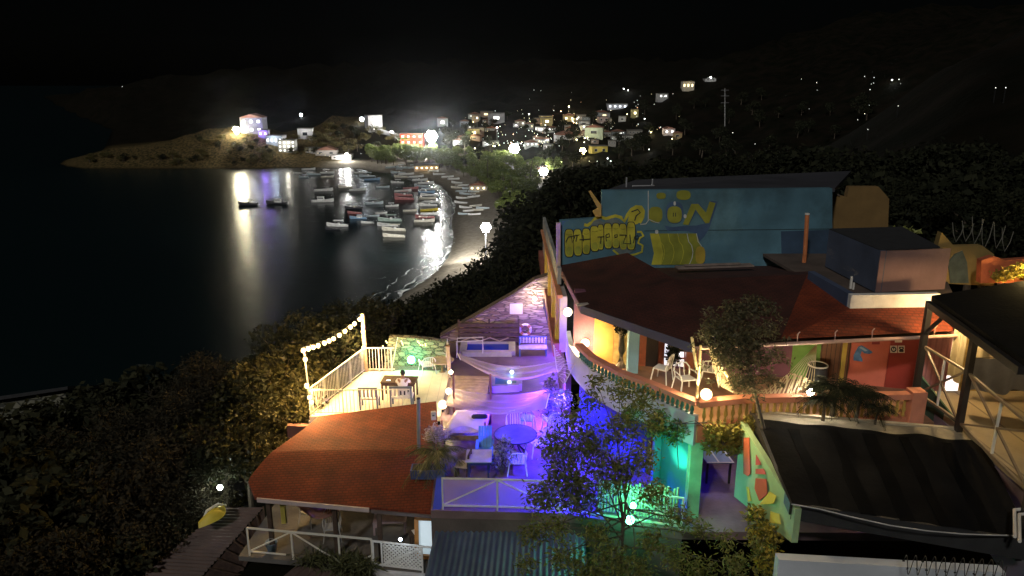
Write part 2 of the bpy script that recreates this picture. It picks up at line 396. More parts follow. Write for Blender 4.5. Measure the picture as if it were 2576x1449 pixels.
for off, wd_, ph in ((.0, 1.1, 0), (2.6, .6, 1.7), (6.0, .35, 3.1)):
    pts = []
    for i in range(0, 130):
        t = 3.6 + i * .075; p, n = shore_pt(t); o = off + .6 * math.sin(t * 3 + ph) + .35 * math.sin(t * 11 + ph)
        pts.append((p + n * o, p + n * (o + wd_ * (.6 + .5 * math.sin(t * 7 + ph)))))
    for (a, c), (d, e) in zip(pts, pts[1:]):
        z = Vector((0, 0, .05 + .01 * off)); mb.quad(a + z, d + z, e + z, c + z)
tag(mb.build('surf', fm), 'thin white surf lines breaking along the sand', kind='structure')
# ================================================================ boats
def hull_parts(L, W, H, bow=.95):
    """lofted hull: pointed raised bow at +x, transom at -x"""
    o = MB(); ns = 12; ring = []
    for i in range(ns + 1):
        t = i / ns; wd_ = W / 2 * (min(1, (1 - t) * 2.1) ** .62) * (.86 + .14 * min(1, t * 3)); zt = H * (1 + bow * t ** 3); x = -L / 2 + L * t + .06 * L * t ** 4
        wd_ = max(wd_, .02)
        ring.append([(x, -wd_, zt), (x - .03 * L * t, -wd_ * .78, H * .25), (x - .08 * L * t * t, 0, -.25 + .25 * t ** 3), (x - .03 * L * t, wd_ * .78, H * .25), (x, wd_, zt), (x, wd_ * .86, zt - .02), (x, wd_ * .7, H * .35), (x, -wd_ * .7, H * .35), (x, -wd_ * .86, zt - .02)])
    vs = [p for r_ in ring for p in r_]; k = 9
    fs = [(i * k + j, i * k + (j + 1) % k, (i + 1) * k + (j + 1) % k, (i + 1) * k + j) for i in range(ns) for j in range(k)]
    fs += [tuple(range(k)), tuple(range((ns + 1) * k - 1, ns * k - 1, -1))]
    mi = [1 if (f_ % k) in (6,) else 2 if (f_ % k) in (4, 8) else 0 for f_ in range(ns * k)] + [0, 0]
    o.v = vs; o.f = fs; o.m = mi; return o
BOATC = dict(white=(.82, .82, .8), cream=(.7, .66, .56), red=(.5, .2, .2), blue=(.25, .4, .58), yellow=(.62, .48, .06), dark=(.05, .05, .06), green=(.4, .5, .45), pale=(.5, .58, .62))
def boat_t(kind, colr, trim='white', L=7.5):
    n = {'o': 'open_boat', 'c': 'cabin_boat', 'k': 'canopy_boat'}[kind]
    r = thing(n, 'boat', 'boat', world=False)
    W, H = L * .27, L * .105
    a = M('boat_' + colr, BOATC[colr], .4, .12, 2, 0, dirt=.3); b = M('boat_' + trim, BOATC[trim], .4, .12, 2, 0, dirt=.3); ins = M('boat_inside', (.55, .54, .5), .8)
    hull_parts(L, W, H).build('hull', [a, ins, b], r)
    for x in (-.22, .02, .24) if kind == 'o' else (.26,): MB().box((L * x, 0, H * .78), (.3, W * .82 * (1 if x < .2 else .8), .06)).build('bench', b, r)
    e = MB().box((-L * .5 - .12, 0, H * 1.15), (.4, .36, .5)).bar((-L * .5 - .16, 0, H), (-L * .5 - .2, 0, -.3), .16, .12)
    e.build('outboard_motor', M('engine_black', (.02, .02, .025), .35), r)
    if kind == 'c':
        c = MB().prism([(-L * .2, -W * .34, H * .6), (L * .14, -W * .3, H * .6), (L * .08, -W * .28, H + 1.15), (-L * .2, -W * .32, H + 1.15)], (0, W * .62, 0))
        c = c.build('cabin', b, r)
        for sy in (-.335, .33):
            w_ = MB()
            for i in range(4): w_.box((-L * .15 + i * L * .065, W * sy, H + .75), (L * .045, .02, .42))
            w_.build('cabin_window', M('boat_glass', (.03, .05, .06), .1), c)
        MB().box((-L * .06, 0, H + 1.2), (L * .34, W * .74, .07)).build('cabin_roof', a if colr != 'dark' else b, r)
    if kind == 'k':
        for sx in (-.2, .14):
            for sy in (-1, 1): MB().tube([(L * sx, sy * W * .36, H * .8), (L * sx, sy * W * .34, H + 1.5)], .035, 5).build('post', M('boat_steel', (.6, .6, .6), .3), r)
        MB().grid(lambda u, v: (L * (-.26 + .46 * u), W * .42 * (2 * v - 1), H + 1.5 + .14 * (1 - (2 * v - 1) ** 2)), 6, 4).prism([(-L * .26, -W * .42, H + 1.48), (L * .2, -W * .42, H + 1.48), (L * .2, W * .42, H + 1.48), (-L * .26, W * .42, H + 1.48)], (0, 0, -.04)).build('canopy', a, r)
        MB().box((-L * .03, 0, H + .2), (.7, W * .5, .7)).build('console', b, r)
    return r
BT = {}
def boat(x, y, lpx, head, kind, colr, label, trim='white', grp='boats moored in the bay', land=False):
    key = (kind, colr, trim); p = G(x, y) if land else P(x, y, 0)
    Lm = lpx * .92 / FL * (p - CAM).length; 
    first = key not in BT
    if first: BT[key] = boat_t(kind, colr, trim)
    s = max(.5, Lm / 7.7) / max(.55, abs(math.cos(R(head))))
    z = p.z + .03 if land else 0.0
    r = dup(BT[key], (p.x, p.y, z), R(head), label, grp, min(s, 1.5)); r['category'] = 'boat'
    if land: r.rotation_euler[0] = R(rnd.choice((-7, 6, 4)))
    return r
for a in [
 (625, 516, 50, 178, 'k', 'dark', 'dark motorboat with raised frame canopy, farthest left of the moored boats', 'dark'),
 (697, 514, 54, 176, 'c', 'dark', 'dark hulled boat with lit white cabin, second from the left of the moored boats'),
 (810, 509, 56, 4, 'c', 'white', 'white cabin boat with high bow, alone right of the dark cabin boat'),
 (813, 481, 46, 8, 'o', 'white', 'white open boat with upswept bow just behind the lone white cabin boat'),
 (870, 473, 38, 174, 'k', 'cream', 'cream boat with flat canopy under the narrow lamp reflection'),
 (898, 480, 42, 10, 'o', 'white', 'white open boat with upturned bow in front of the cream canopy boat'),
 (962, 473, 34, 6, 'o', 'pale', 'pale open boat beside the blue striped boats, nearer of the two there'),
 (765, 447, 26, 170, 'k', 'pale', 'pale round canopied boat farthest back on the left of the fleet'),
 (790, 441, 36, 176, 'o', 'pale', 'pale blue long boat nearest the headland, behind the round canopied boat'),
 (822, 437, 36, 4, 'k', 'white', 'white boat with dark awning close under the lit jetty'),
 (822, 447, 32, 6, 'o', 'cream', 'small cream open boat with raised stern below the awning boat'),
 (925, 446, 42, 178, 'k', 'pale', 'pale canopy boat in front of the sandy cove, left of the long row'),
 (935, 454, 40, 3, 'o', 'blue', 'low blue open boat just below the pale canopy boat near the cove'),
 (890, 526, 46, 175, 'k', 'dark', 'dark canopy boat loaded with gear beside a white bundle', 'cream'),
 (940, 514, 46, 6, 'k', 'pale', 'pale layered boat with flat roof right of the loaded dark boat'),
 (893, 538, 38, 172, 'o', 'red', 'red trimmed open boat with pointed left bow above the blue cabin boat', 'cream'),
 (902, 551, 44, 178, 'c', 'blue', 'light blue cabin boat with white roof in the middle of the nearest boats'),
 (938, 545, 32, 4, 'o', 'pale', 'thin pale boat touching the right side of the light blue cabin boat'),
 (958, 538, 30, 5, 'o', 'white', 'small white boat with square right end alone in dark water'),
 (850, 570, 56, 176, 'k', 'white', 'white boat with cluttered canopy frame, nearest boat on the left side'),
 (838, 578, 40, 174, 'o', 'dark', 'low dark skiff tied against the near side of the cluttered white boat', 'cream'),
 (982, 557, 62, 178, 'k', 'green', 'green sided canopy boat topmost of the stacked white group near shore'),
 (976, 569, 54, 176, 'o', 'white', 'wide white open boat second of the stacked group near shore'),
 (992, 581, 62, 178, 'k', 'cream', 'cream roofed boat third of the stacked group near shore'),
 (992, 597, 58, 177, 'o', 'cream', 'long cream open boat nearest of the stacked group near shore'),
 (1012, 483, 44, 6, 'o', 'white', 'white open boat behind the pink pair off the sand'),
 (1016, 494, 48, 176, 'k', 'red', 'red roofed boat, left of the two pink ones off the sand'),
 (1018, 503, 50, 178, 'o', 'red', 'pinkish open boat in front of the red roofed one', 'white'),
 (1032, 476, 40, 3, 'o', 'red', 'dark red open boat farthest back of the pink group', 'white'),
 (775, 428, 34, 4, 'o', 'white', 'thin white boat moored tight under the headland rocks'), (750, 437, 22, 178, 'o', 'white', 'tiny white dinghy left of the boats under the headland'), (905, 437, 34, 5, 'k', 'white', 'white canopy boat right of the narrow lamp reflection'), (1000, 461, 34, 178, 'k', 'white', 'white canopy boat between the thin white boat and the long row'), (985, 520, 34, 4, 'k', 'white', 'white canopy boat right of the layered boat'), (1030, 532, 36, 3, 'o', 'cream', 'cream open boat left of the yellow boat of the long row'), (925, 562, 34, 175, 'o', 'white', 'white open boat just in front of the light blue cabin boat')]: boat(*a)
# the long row at the edge of the sand, bows to the beach
row = [(1003, 437, 40), (1020, 441, 42), (1045, 447, 40), (1010, 447, 38), (1055, 455, 40), (1070, 463, 42), (1062, 471, 40), (1080, 478, 46), (1072, 486, 44), (1082, 494, 48), (1074, 502, 46), (1086, 510, 46), (1078, 519, 48), (1078, 531, 46), (1080, 541, 50), (1070, 549, 52), (1066, 559, 54)]
rc = ['pale', 'white', 'white', 'cream', 'white', 'white', 'pale', 'white', 'blue', 'white', 'cream', 'white', 'white', 'yellow', 'white', 'red', 'cream']
row = row[::1]
for i, (x, y, l) in enumerate(row):
    c = rc[i]
    boat(x, y, l, rnd.uniform(-9, 9) + (0 if i % 3 else 180), 'o' if i % 4 else 'k', c, '%s boat at the sand edge, %s in the long row from the far end' % ({'pale': 'pale grey', 'dark': 'dark hulled', 'red': 'red'}.get(c, c), ordn(i)), 'white', 'boats floating in a long row at the edge of the sand')
bl = [(1105, 440), (1125, 447), (1140, 452), (1090, 432), (1150, 462), (1165, 468), (1150, 474), (1180, 476), (1160, 483), (1192, 484), (1172, 490), (1205, 478), (1165, 500), (1190, 497), (1160, 512), (1172, 524), (1195, 520), (1178, 532), (1200, 530), (1215, 526), (1168, 540), (1192, 541), (1060, 428), (1040, 424), (1010, 424), (985, 423)]
bl.sort(key=lambda q: -q[1])
for i, (x, y) in enumerate(bl):
    c = rnd.choice(('white', 'white', 'pale', 'pale', 'white', 'cream'))
    boat(x, y, rnd.uniform(28, 38), rnd.uniform(-25, 25) + rnd.choice((0, 180)), 'o' if rnd.random() < .7 else 'k', c, '%s boat on the sand under the trees, %s from the near end' % ({'pale': 'pale grey', 'dark': 'dark hulled'}.get(c, c), ordn(i)), 'white', 'boats pulled up on the sand', True)
for k_ in BT.values(): # the pattern boats themselves are not part of the picture
    def rm(o):
        for c in list(o.children): rm(c)
        bpy.data.objects.remove(o)
    rm(k_)

# ================================================================ flood light masts and hillside lamps
mast_dark = M('mast_dark', (.02, .02, .02), .8, .2, 2, 0, 0, None, .05); steel = M('mast_steel', (.3, .3, .31), .5)
def mast(x, y, yb, r, watts, rgb, label, em=60, lr=None, aim=None):
    b = G(x, yb); t = D(x, y, b.y)
    o = thing('floodlight_mast', label, 'floodlight', (b.x, b.y, b.z), 'floodlights on masts round the beach')
    MB().tube([(b.x, b.y, b.z - .3), (b.x, b.y, t.z - r * .4)], [.22, .12], 8).build('pole', steel, o)
    MB().box((t.x, t.y + r * .9, t.z), (r * 1.2, .15, r * .9)).build('lamp_bracket', steel, o)
    for k, (ux, uz) in enumerate(((-.34, .58), (.36, .55), (.66, -.02), (.33, -.58), (-.38, -.54), (-.68, .04), (.02, .02))):
        q = t + Vector((ux * r, -.12 * r * (k % 2), uz * r)); MB().box(q + Vector((0, r * .36, 0)), (r * .34, r * .2, r * .3)).build('lamp_housing', steel, o)
        MB().ball(q, r * (.3 if k < 6 else .4), 10, 7).build('lamp_glass', E('flood_%d_%d' % (int(rgb[2] * 99), em), rgb, em), o, True)
    for uz in (.36, -.36): MB().bar(t + Vector((-r * .8, r * .5, uz * r)), t + Vector((r * .8, r * .5, uz * r)), .16).build('cross_arm', steel, o)
    if aim: light((t.x, t.y - r * .2, t.z), watts * 3.6, rgb, lr or r * 1.1, o, 112, aim, .7); watts *= .35
    light((t.x, t.y - r * .2, t.z), watts, rgb, lr or r * 1.1, o)
    return o
WH = (1, .98, .92); CW = (.9, .96, 1); YL = (1, .78, .35); WA = (1, .66, .28)
mast(1085, 343, 392, 3.4, 400000, WH, 'tallest and brightest white floodlight on a mast behind the beach trees')
mast(1293, 374, 416, 2.6, 60000, WH, 'white floodlight on a mast above the dark sports ground, right of the brightest mast')
mast(1222, 572, 662, 1.3, 85000, WH, 'very bright round floodlight nearest to us, on the sand below the wooded slope', 60, None, Vector((-62, 275, 1)))
mast(1367, 431, 447, 1.9, 26000, WH, 'small white floodlight glowing among the trees at the right end of the beach')
mast(872, 390, 404, .9, 20000, WH, 'white lamp on a pole at the jetty by the headland')
mast(595, 327, 337, 2.0, 34000, (1, .9, .6), 'yellowish floodlight at the left end of the bright cliff house')
mast(757, 289, 297, 1.3, 900, CW, 'lone white lamp standing on top of the dark hill above the headland')
mast(910, 300, 306, 1.3, 900, CW, 'white lamp just left of the tall pale building on the ridge')
mast(985, 335, 341, 1.3, 900, CW, 'bluish white lamp at the lower end of the pale ridge wall')
mast(1465, 380, 392, 1.7, 5200, (1, .8, .3), 'big yellow street lamp above the yellow lit wall in the town')

z4 = zoom(1100, 300, 4.262); z6 = zoom(1550, 180, 3.917); z7 = zoom(2200, 180, 3.206)
pts = []
for (x, y, s, c) in [(995, 410, 2, 'w'), (1000, 468, 2, 'w'), (965, 318, 1.6, 'w'), (1190, 480, 2, 'y'), (1240, 610, 2.4, 'y'), (1375, 705, 2.6, 'y'), (1395, 555, 2.4, 'w'), (1490, 580, 2, 'w'), (1605, 540, 1.6, 'w'), (1655, 540, 1.6, 'w'), (1790, 540, 1.4, 'w'), (1535, 455, 1.6, 'w'), (1625, 435, 1.5, 'w'), (1555, 328, 1.8, 'w'), (1520, 385, 1.2, 'w'), (1535, 415, 1.1, 'w'), (1915, 380, 1.9, 'w'), (1495, 130, 1.6, 'w'), (2155, 440, 1.6, 'w'), (2465, 410, 2.2, 'y'), (2510, 500, 2.4, 'y'), (1820, 340, 1.3, 'w'), (605, 495, 2, 'o'), (295, 615, 1.2, 'w'), (1300, 350, .9, 'o'), (2285, 320, 1, 'w'), (920, 640, 2.2, 'y'), (800, 362, 1.2, 'w'), (1165, 565, 1, 'y')]: pts.append(z4(x, y) + (s, c))
for (x, y, s, c) in [(55, 347, 1.8, 'w'), (135, 352, 1.4, 'w'), (282, 587, 1.6, 'w'), (365, 597, 2, 'o'), (290, 693, 1.2, 'y'), (365, 705, 1.4, 'y'), (412, 695, 2.6, 'w'), (637, 660, 2.2, 'y'), (768, 693, 1.8, 'y'), (515, 620, 1.4, 'y'), (520, 685, 1.7, 'y'), (905, 640, 2, 'y'), (882, 740, 1.5, 'y'), (828, 580, 1.1, 'w'), (933, 583, 1.4, 'w'), (1085, 338, 2.6, 'w'), (1135, 355, 2.1, 'w'), (1435, 515, 1.4, 'w'), (1705, 352, 1.5, 'w'), (1650, 393, 1.1, 'w'), (2083, 210, 3.6, 'w'), (2050, 215, 1.3, 'w'), (2125, 215, 1.2, 'w'), (1550, 428, 1.6, 'w'), (1470, 420, 1.2, 'w'), (1305, 622, .9, 'w'), (1375, 1045, 2, 'w'), (1365, 910, 1.2, 'y'), (1640, 920, 2, 'y'), (900, 1150, 2.6, 'w'), (935, 1180, 2, 'w'), (690, 1180, 1.5, 'w'), (780, 1180, 1.5, 'w'), (370, 1190, 2.4, 'g'), (640, 910, 2, 'y'), (550, 930, 1.6, 'y'), (505, 850, 2, 'y'), (190, 990, 2.2, 'w'), (345, 1000, 1.4, 'w'), (2335, 850, 1.6, 'w'), (955, 910, 1.2, 'w'), (1325, 1330, 1.3, 'w'), (1205, 490, 1.2, 'w'), (1240, 470, 1.3, 'w'), (1270, 495, 1.2, 'w'), (1225, 535, 1, 'w'), (1250, 515, 1, 'w'), (540, 760, 1.5, 'y'), (560, 820, 1.5, 'y'), (600, 815, 1.3, 'y'), (535, 735, 1.2, 'y')]: pts.append(z6(x, y) + (s, c))
for (x, y, s, c) in [(472, 187, 1.2, 'w'), (615, 223, 1.3, 'w'), (620, 293, .9, 'w'), (1065, 167, 1.3, 'w'), (1153, 177, 1.2, 'w'), (1148, 228, 1.1, 'w'), (1128, 238, 1, 'w'), (1115, 292, 1.6, 'w'), (1320, 205, 2.8, 'w'), (1387, 197, 1.8, 'w'), (1402, 235, .9, 'w'), (1110, 440, 1.1, 'w'), (1065, 520, 1.6, 'w'), (1000, 577, 1.2, 'w'), (1368, 527, 1.7, 'w'), (1085, 745, 1.4, 'w'), (2275, 390, 1.7, 'w'), (2368, 392, 1.8, 'w'), (545, 470, .8, 'w'), (37, 803, 1.2, 'w')]: pts.append(z7(x, y) + (s, c))
pts += [(308, 221, 1.0, 'w'), (622, 383, .9, 'w'), (908, 393, 1.2, 'w'), (780, 388, 1.2, 'y'), (800, 392, 1.3, 'y'), (808, 393, 1.1, 'y'), (818, 397, 1.3, 'y'), (829, 400, 1.3, 'y')]
rl = random.Random(5)
for _ in range(230):
    x = rl.gauss(1410, 135); y = 374 - abs(rl.gauss(0, 42)) - max(0, (x - 1400) * .12)
    if 1130 < x < 1720 and 225 < y < 385: pts.append((x, y, rl.choice((.9, 1.0, 1.2, 1.4, 1.7, 2.0)), rl.choice('wwyywyo')))
LC = dict(w=(.93, 1, .94), y=(1, .85, .42), o=(1, .5, .25), g=(.75, 1, .35)); LN = dict(w='white', y='yellow', o='orange', g='green yellow')
zones = {}
for (x, y, s, c) in pts:
    zn = 'on the far right hillside' if x > 1830 else 'near the headland' if x < 900 else 'high on the hill above the town' if y < 246 else 'in the upper streets of the town' if y < 300 else 'in the lower town behind the beach'
    zones.setdefault((zn, LN[c]), []).append((x, y, s, c))
for (zn, cn), lst in zones.items():
    lst.sort()
    for i, (x, y, s, c) in enumerate(lst):
        g = G(x, y)
        if (g - CAM).length > 1150 or g.z < .2:
            r = ray(x, y); g = CAM + r * (820 / r.y)
            hz = height(g.x, g.y)
        dist = (g - CAM).length; rad = s * .37 * dist / 759 * .55
        zb = down(g.x, g.y); zt = max(g.z, zb + 1.2 + rad)
        g = CAM + (Vector((g.x, g.y, zt)) - CAM)
        o = thing('street_lamp', '%s lamp %s, %s from the left' % (cn, zn, ordn(i)) if len(lst) > 1 else 'single %s lamp %s' % (cn, zn), 'lamp', (g.x, g.y, zb), 'small lamps scattered over the town and hillsides')
        MB().bar((g.x, g.y, zb - .2), (g.x, g.y, zt - rad * .6), .07).build('pole', mast_dark, o)
        MB().ball((g.x, g.y, zt), rad, 8, 6).build('lamp_glass', E('town_' + c + str(int(s)), LC[c], .5 + 1.5 * s * s), o, True)
        if s >= 2.0 and dist < 900: light((g.x, g.y - rad, zt + .4), (160 if c == 'w' else 320) * s * (dist / 500), LC[c], rad * 1.3, o)

up_ = G(1823, 318); o = thing('utility_pole', 'tall dim lattice pole with cross arms on the dark right hill', 'pole', up_)
tp = D(1823, 222, up_.y); MB().tube([up_, tp], [.3, .15], 5).build('shaft', steel, o)
for f_ in (.62, .8, .95): p = up_.lerp(tp, f_); MB().bar(p - Vector((2.2, 0, 0)), p + Vector((2.2, 0, 0)), .15).build('cross_arm', steel, o)
# ================================================================ houses of the town
def house(x, yb, wpx, hpx, label, wall=(.45, .43, .4), win='w', nwin=2, roof='flat', lit=0, rows=1, yaw=None, lc=None, cat='house', em=5):
    b = G(x, yb); d = (b - CAM).length; wm = max(wpx / FL * d, 3); hm = max(hpx / FL * d, 2.2); dm = min(max(wm * .7, 4), 14)
    o = thing('house', label, cat, (b.x, b.y, b.z)); yaw = rnd.uniform(-.25, .25) if yaw is None else yaw
    wmj = M('house_wall_%d_%d_%d' % tuple(int(c * 20) for c in wall), wall, .9, .2, .5, .2, dirt=.3)
    c0, s0 = math.cos(yaw), math.sin(yaw)
    def T(u, v, z): return (b.x + u * c0 - v * s0, b.y + u * s0 + v * c0, b.z + z)
    def bx(m, u0, u1, v0, v1, z0, z1): return m.prism([T(u0, v0, z0), T(u1, v0, z0), T(u1, v1, z0), T(u0, v1, z0)], (0, 0, z1 - z0))
    bx(MB(), -wm / 2, wm / 2, 0, dm, -2.5, hm).build('wall', wmj, o)
    rm_ = M('house_roof', (.12, .11, .1), .9, .3, .6)
    if roof == 'flat': bx(MB(), -wm / 2 - .3, wm / 2 + .3, -.4, dm + .3, hm + .004, hm + .25).build('roof', rm_, o)
    else:
        m = MB(); h2 = hm + wm * .16; e = .4
        m.prism([T(-wm / 2 - e, -e, hm), T(wm / 2 + e, -e, hm), T(0, -e, h2)], Vector(T(0, dm + e, 0)) - Vector(T(0, -e, 0))); m.build('roof', M('house_tile', (.2, .09, .06), .9, .3, .6), o)
    wc = dict(w=(1, .97, .9), y=(1, .8, .4), o=(1, .35, .15), d=None, p=(.5, .35, 1), c=(.8, .9, 1))[win]
    wmat = E('pane_%s_%d' % (win, em), wc, em) if wc else M('dark_pane', (.03, .035, .04), .15)
    for rr in range(rows):
        for i in range(nwin):
            u = -wm / 2 + wm * (i + .5) / nwin; ww = wm / nwin * .16; z0 = hm * (rr + .4) / rows; z1 = hm * (rr + .68) / rows
            f = bx(MB(), u - ww - .12, u + ww + .12, -.06, -.002, z0 - .12, z1 + .12).build('window', M('window_frame', (.5, .5, .48), .7), o)
            bx(MB(), u - ww, u + ww, -.09, -.063, z0, z1).build('pane', wmat, f)
    if lit:
        q = T(0, -max(3, wm * .35), hm * .8); light(q, lit, lc or (wc or WH), .4, o)
    return o
# the cliff house on the headland and the terraces below it
house(634, 338, 52, 38, 'bright white cliff house with slanting glass front at the top of the headland', (.14, .14, .17), 'c', 3, 'gable', 2200, 2, 0, (.75, .82, 1), 'building', 5)
house(662, 346, 22, 16, 'purple lit lower wing beside the cliff house', (.3, .28, .36), 'p', 2, 'flat', 2200, 1, 0, (.35, .2, 1), 'building', 6)
house(690, 366, 40, 22, 'white lit terrace with glass rail stepping below the cliff house', (.32, .32, .34), 'w', 4, 'flat', 1500, 1, -.1, (.7, .85, 1), 'building', 6)
house(722, 384, 40, 28, 'pale stepped hotel lit at every floor at the end of the headland terraces', (.3, .3, .28), 'w', 4, 'flat', 1400, 3, .1, (1, .95, .8), 'building', 4)
house(768, 352, 34, 26, 'pale square house with one dark window on the slope above the stepped hotel', (.6, .6, .6), 'd', 1, 'flat', 260, 1, .1, WH)
house(786, 386, 36, 12, 'low house with a row of dim openings right of the stepped hotel', (.45, .45, .44), 'd', 3, 'flat', 120)
house(945, 331, 36, 38, 'tall pale building with balconies on one side, on the ridge', (.4, .4, .41), 'd', 1, 'flat', 350, 3, .5, WH, 'building')
wl0, wl1 = G(945, 333), G(1012, 352)
w_ = thing('ridge_wall', 'pale retaining wall sloping down the ridge from the tall building', 'wall', wl0)
MB().bar(wl0 + Vector((0, 0, .8)), wl1 + Vector((0, 0, .8)), .4, 3.2).build('wall_face', M('house_wall_9_9_9', (.45, .45, .46), .9), w_)
MB().bar(wl0 + Vector((0, 0, 2.5)), wl1 + Vector((0, 0, 2.5)), .6, .2).build('coping', M('coping', (.5, .5, .5), .9), w_)
house(820, 393, 50, 14, 'hut with a faded blue arched roof beside the jetty', (.4, .36, .33), 'd', 2, 'gable', 150)
house(858, 402, 46, 10, 'pale open fronted beach hall at the foot of the jetty lamp', (.6, .55, .53), 'd', 3, 'flat', 900, 1, 0, WH)
house(1035, 366, 56, 28, 'restaurant lit orange red on two floors left of the brightest mast', (.4, .07, .035), 'o', 4, 'flat', 1500, 2, 0, (1, .3, .12), 'restaurant', 4)
hz = [(z4(840, 305), 26, 20, 'tall white house above the right of the brightest mast', (.6, .6, .6), 'w', 1, 40), (z4(1510, 262), 40, 24, 'grey house with one large white lit window high in the middle of the town', (.4, .4, .42), 'w', 1, 200), (z4(1230, 445), 28, 22, 'yellow lit house beside a tall palm trunk', (.6, .5, .25), 'y', 1, 700), (z4(2140, 275), 30, 20, 'yellow house with lit left edge in the upper town', (.6, .5, .25), 'y', 1, 500), (z4(2060, 372), 26, 12, 'low house with pale oval roof in the upper town', (.55, .53, .48), 'w', 1, 200), (z4(1755, 310), 14, 8, 'tiny house with a white lit front left of the green lit bush', (.5, .5, .5), 'w', 1, 150), (z4(2215, 360), 24, 6, 'long low white strip roof in the upper town', (.6, .6, .55), 'w', 3, 150), (z4(1955, 552), 32, 8, 'low shed with bright white strip roof at the right of the mast field', (.6, .6, .6), 'w', 3, 250), (z4(2150, 590), 22, 12, 'small white lit house with a porch right of the strip shed', (.6, .58, .52), 'w', 1, 300), (z4(1290, 740), 34, 18, 'orange lit house front among the beach trees', (.6, .4, .2), 'y', 1, 500), (z4(1720, 838), 44, 6, 'pale flat roof among the trees below the second mast', (.6, .6, .55), 'd', 2, 200), (z4(2400, 470), 50, 12, 'wide grey roofed house in the upper town', (.42, .42, .44), 'd', 3, 120), (z4(2420, 240), 30, 14, 'yellow lit house front at the top of the yellow street', (.6, .5, .25), 'y', 2, 500), (z4(1440, 540), 40, 8, 'long dim white shed left of the second mast', (.5, .5, .5), 'd', 3, 150), (z4(640, 850), 60, 10, 'row of beach stalls with orange light behind the sand', (.6, .4, .25), 'y', 5, 900), (z4(1280, 1110), 44, 10, 'low beach kiosk under the trees with pale front', (.5, .46, .4), 'y', 3, 250), (z4(1100, 300), 14, 14, 'small grey block house left of the yellow house', (.35, .35, .36), 'w', 1, 40),
 (z6(1015, 548), 48, 12, 'long white house with fully lit front on the hill slope', (.7, .7, .75), 'c', 4, 700), (z6(1825, 330), 28, 20, 'villa ringed with yellow white lights high on the ridge', (.6, .55, .45), 'y', 3, 700), (z6(1610, 850), 27, 16, 'pink white two storey house lit alone on the right slope', (.65, .55, .52), 'w', 2, 500), (z6(205, 735), 26, 18, 'ochre house with one lit window left of the white street lamp', (.5, .42, .2), 'y', 1, 250), (z6(660, 770), 26, 6, 'narrow white awning lit beside the yellow street', (.6, .6, .55), 'w', 2, 150), (z6(740, 875), 44, 24, 'greenish white tent shaped house below the yellow street', (.5, .58, .45), 'd', 1, 700), (z6(1080, 905), 48, 10, 'grey white tent roof at the right edge of the town', (.5, .5, .48), 'd', 2, 250), (z6(810, 1070), 40, 20, 'yellow wall lit by the big yellow street lamp', (.6, .48, .1), 'd', 2, 300), (z6(1220, 840), 34, 10, 'dim terrace with many posts at the right edge of the town', (.3, .28, .25), 'd', 4, 60), (z6(855, 705), 24, 14, 'pinkish house under the twin yellow lamps', (.5, .38, .33), 'd', 2, 250), (z6(460, 905), 60, 12, 'wide grey roof below the yellow street', (.4, .4, .38), 'd', 3, 150), (z6(1700, 890), 22, 14, 'dim ochre hut right of the pink white house', (.35, .25, .12), 'd', 1, 60), (z6(1540, 430), 24, 12, 'house with a dim white front on the ridge below the ringed villa', (.5, .5, .5), 'w', 2, 150), (z6(1215, 640), 16, 18, 'yellow lit hut on the slope under the dotted lights', (.5, .45, .2), 'y', 1, 250), (z6(2083, 230), 26, 6, 'low house under the brightest lamp of the ridge', (.6, .6, .6), 'd', 2, 300), (z6(165, 1290), 30, 8, 'small kiosk roof lit by the floodlight among the trees', (.5, .5, .48), 'd', 2, 150), (z6(1330, 925), 14, 6, 'tiny lit hut at the dark lower edge of the town', (.5, .45, .35), 'y', 1, 40)]
for (q, wp, hp, lab, wal, wi, nw, lt) in hz: house(q[0], q[1], wp, hp, lab, wal, wi, nw, 'flat' if rnd.random() < .6 else 'gable', lt * .25)
fill = sorted([(rnd.uniform(1140, 1570), rnd.uniform(292, 372)) for _ in range(38)])
for i, (x, y) in enumerate(fill):
    wi = rnd.choice('wyydddw')
    house(x, y, rnd.uniform(14, 30), rnd.uniform(8, 14), '%s house of the dim town, %s from the left' % ({'w': 'white windowed', 'y': 'yellow windowed', 'd': 'unlit'}[wi], ordn(i)), rnd.choice(((.3, .28, .26), (.42, .4, .36), (.36, .26, .2), (.3, .34, .36), (.5, .46, .38))), wi, rnd.choice((1, 2, 3)), rnd.choice(('flat', 'gable')), 0, 1, None, None, 'house', 2)['group'] = 'dim houses of the town'
for (x, y, wt, c) in [(1200, 330, 900, WH), (1330, 320, 900, (1, .9, .7)), (1430, 300, 1800, (1, .78, .4)), (1450, 335, 2000, (1, .76, .35)), (1250, 360, 800, WH)]:
    p = G(x, y); o = thing('street_lamp', 'street lamp over the roofs at the %s of the town' % {1200: 'left side', 1330: 'centre', 1430: 'upper right', 1450: 'lower right', 1250: 'lower left'}[x], 'lamp', p, 'small lamps scattered over the town and hillsides')
    MB().bar(p, p + Vector((0, 0, 8.5)), .14).build('pole', steel, o); MB().ball(p + Vector((0, 0, 8.8)), .45, 8, 6).build('lamp_glass', E('town_mid', (1, .93, .75), 8), o, True)
    light(p + Vector((0, -.6, 9)), wt, c, .5, o)
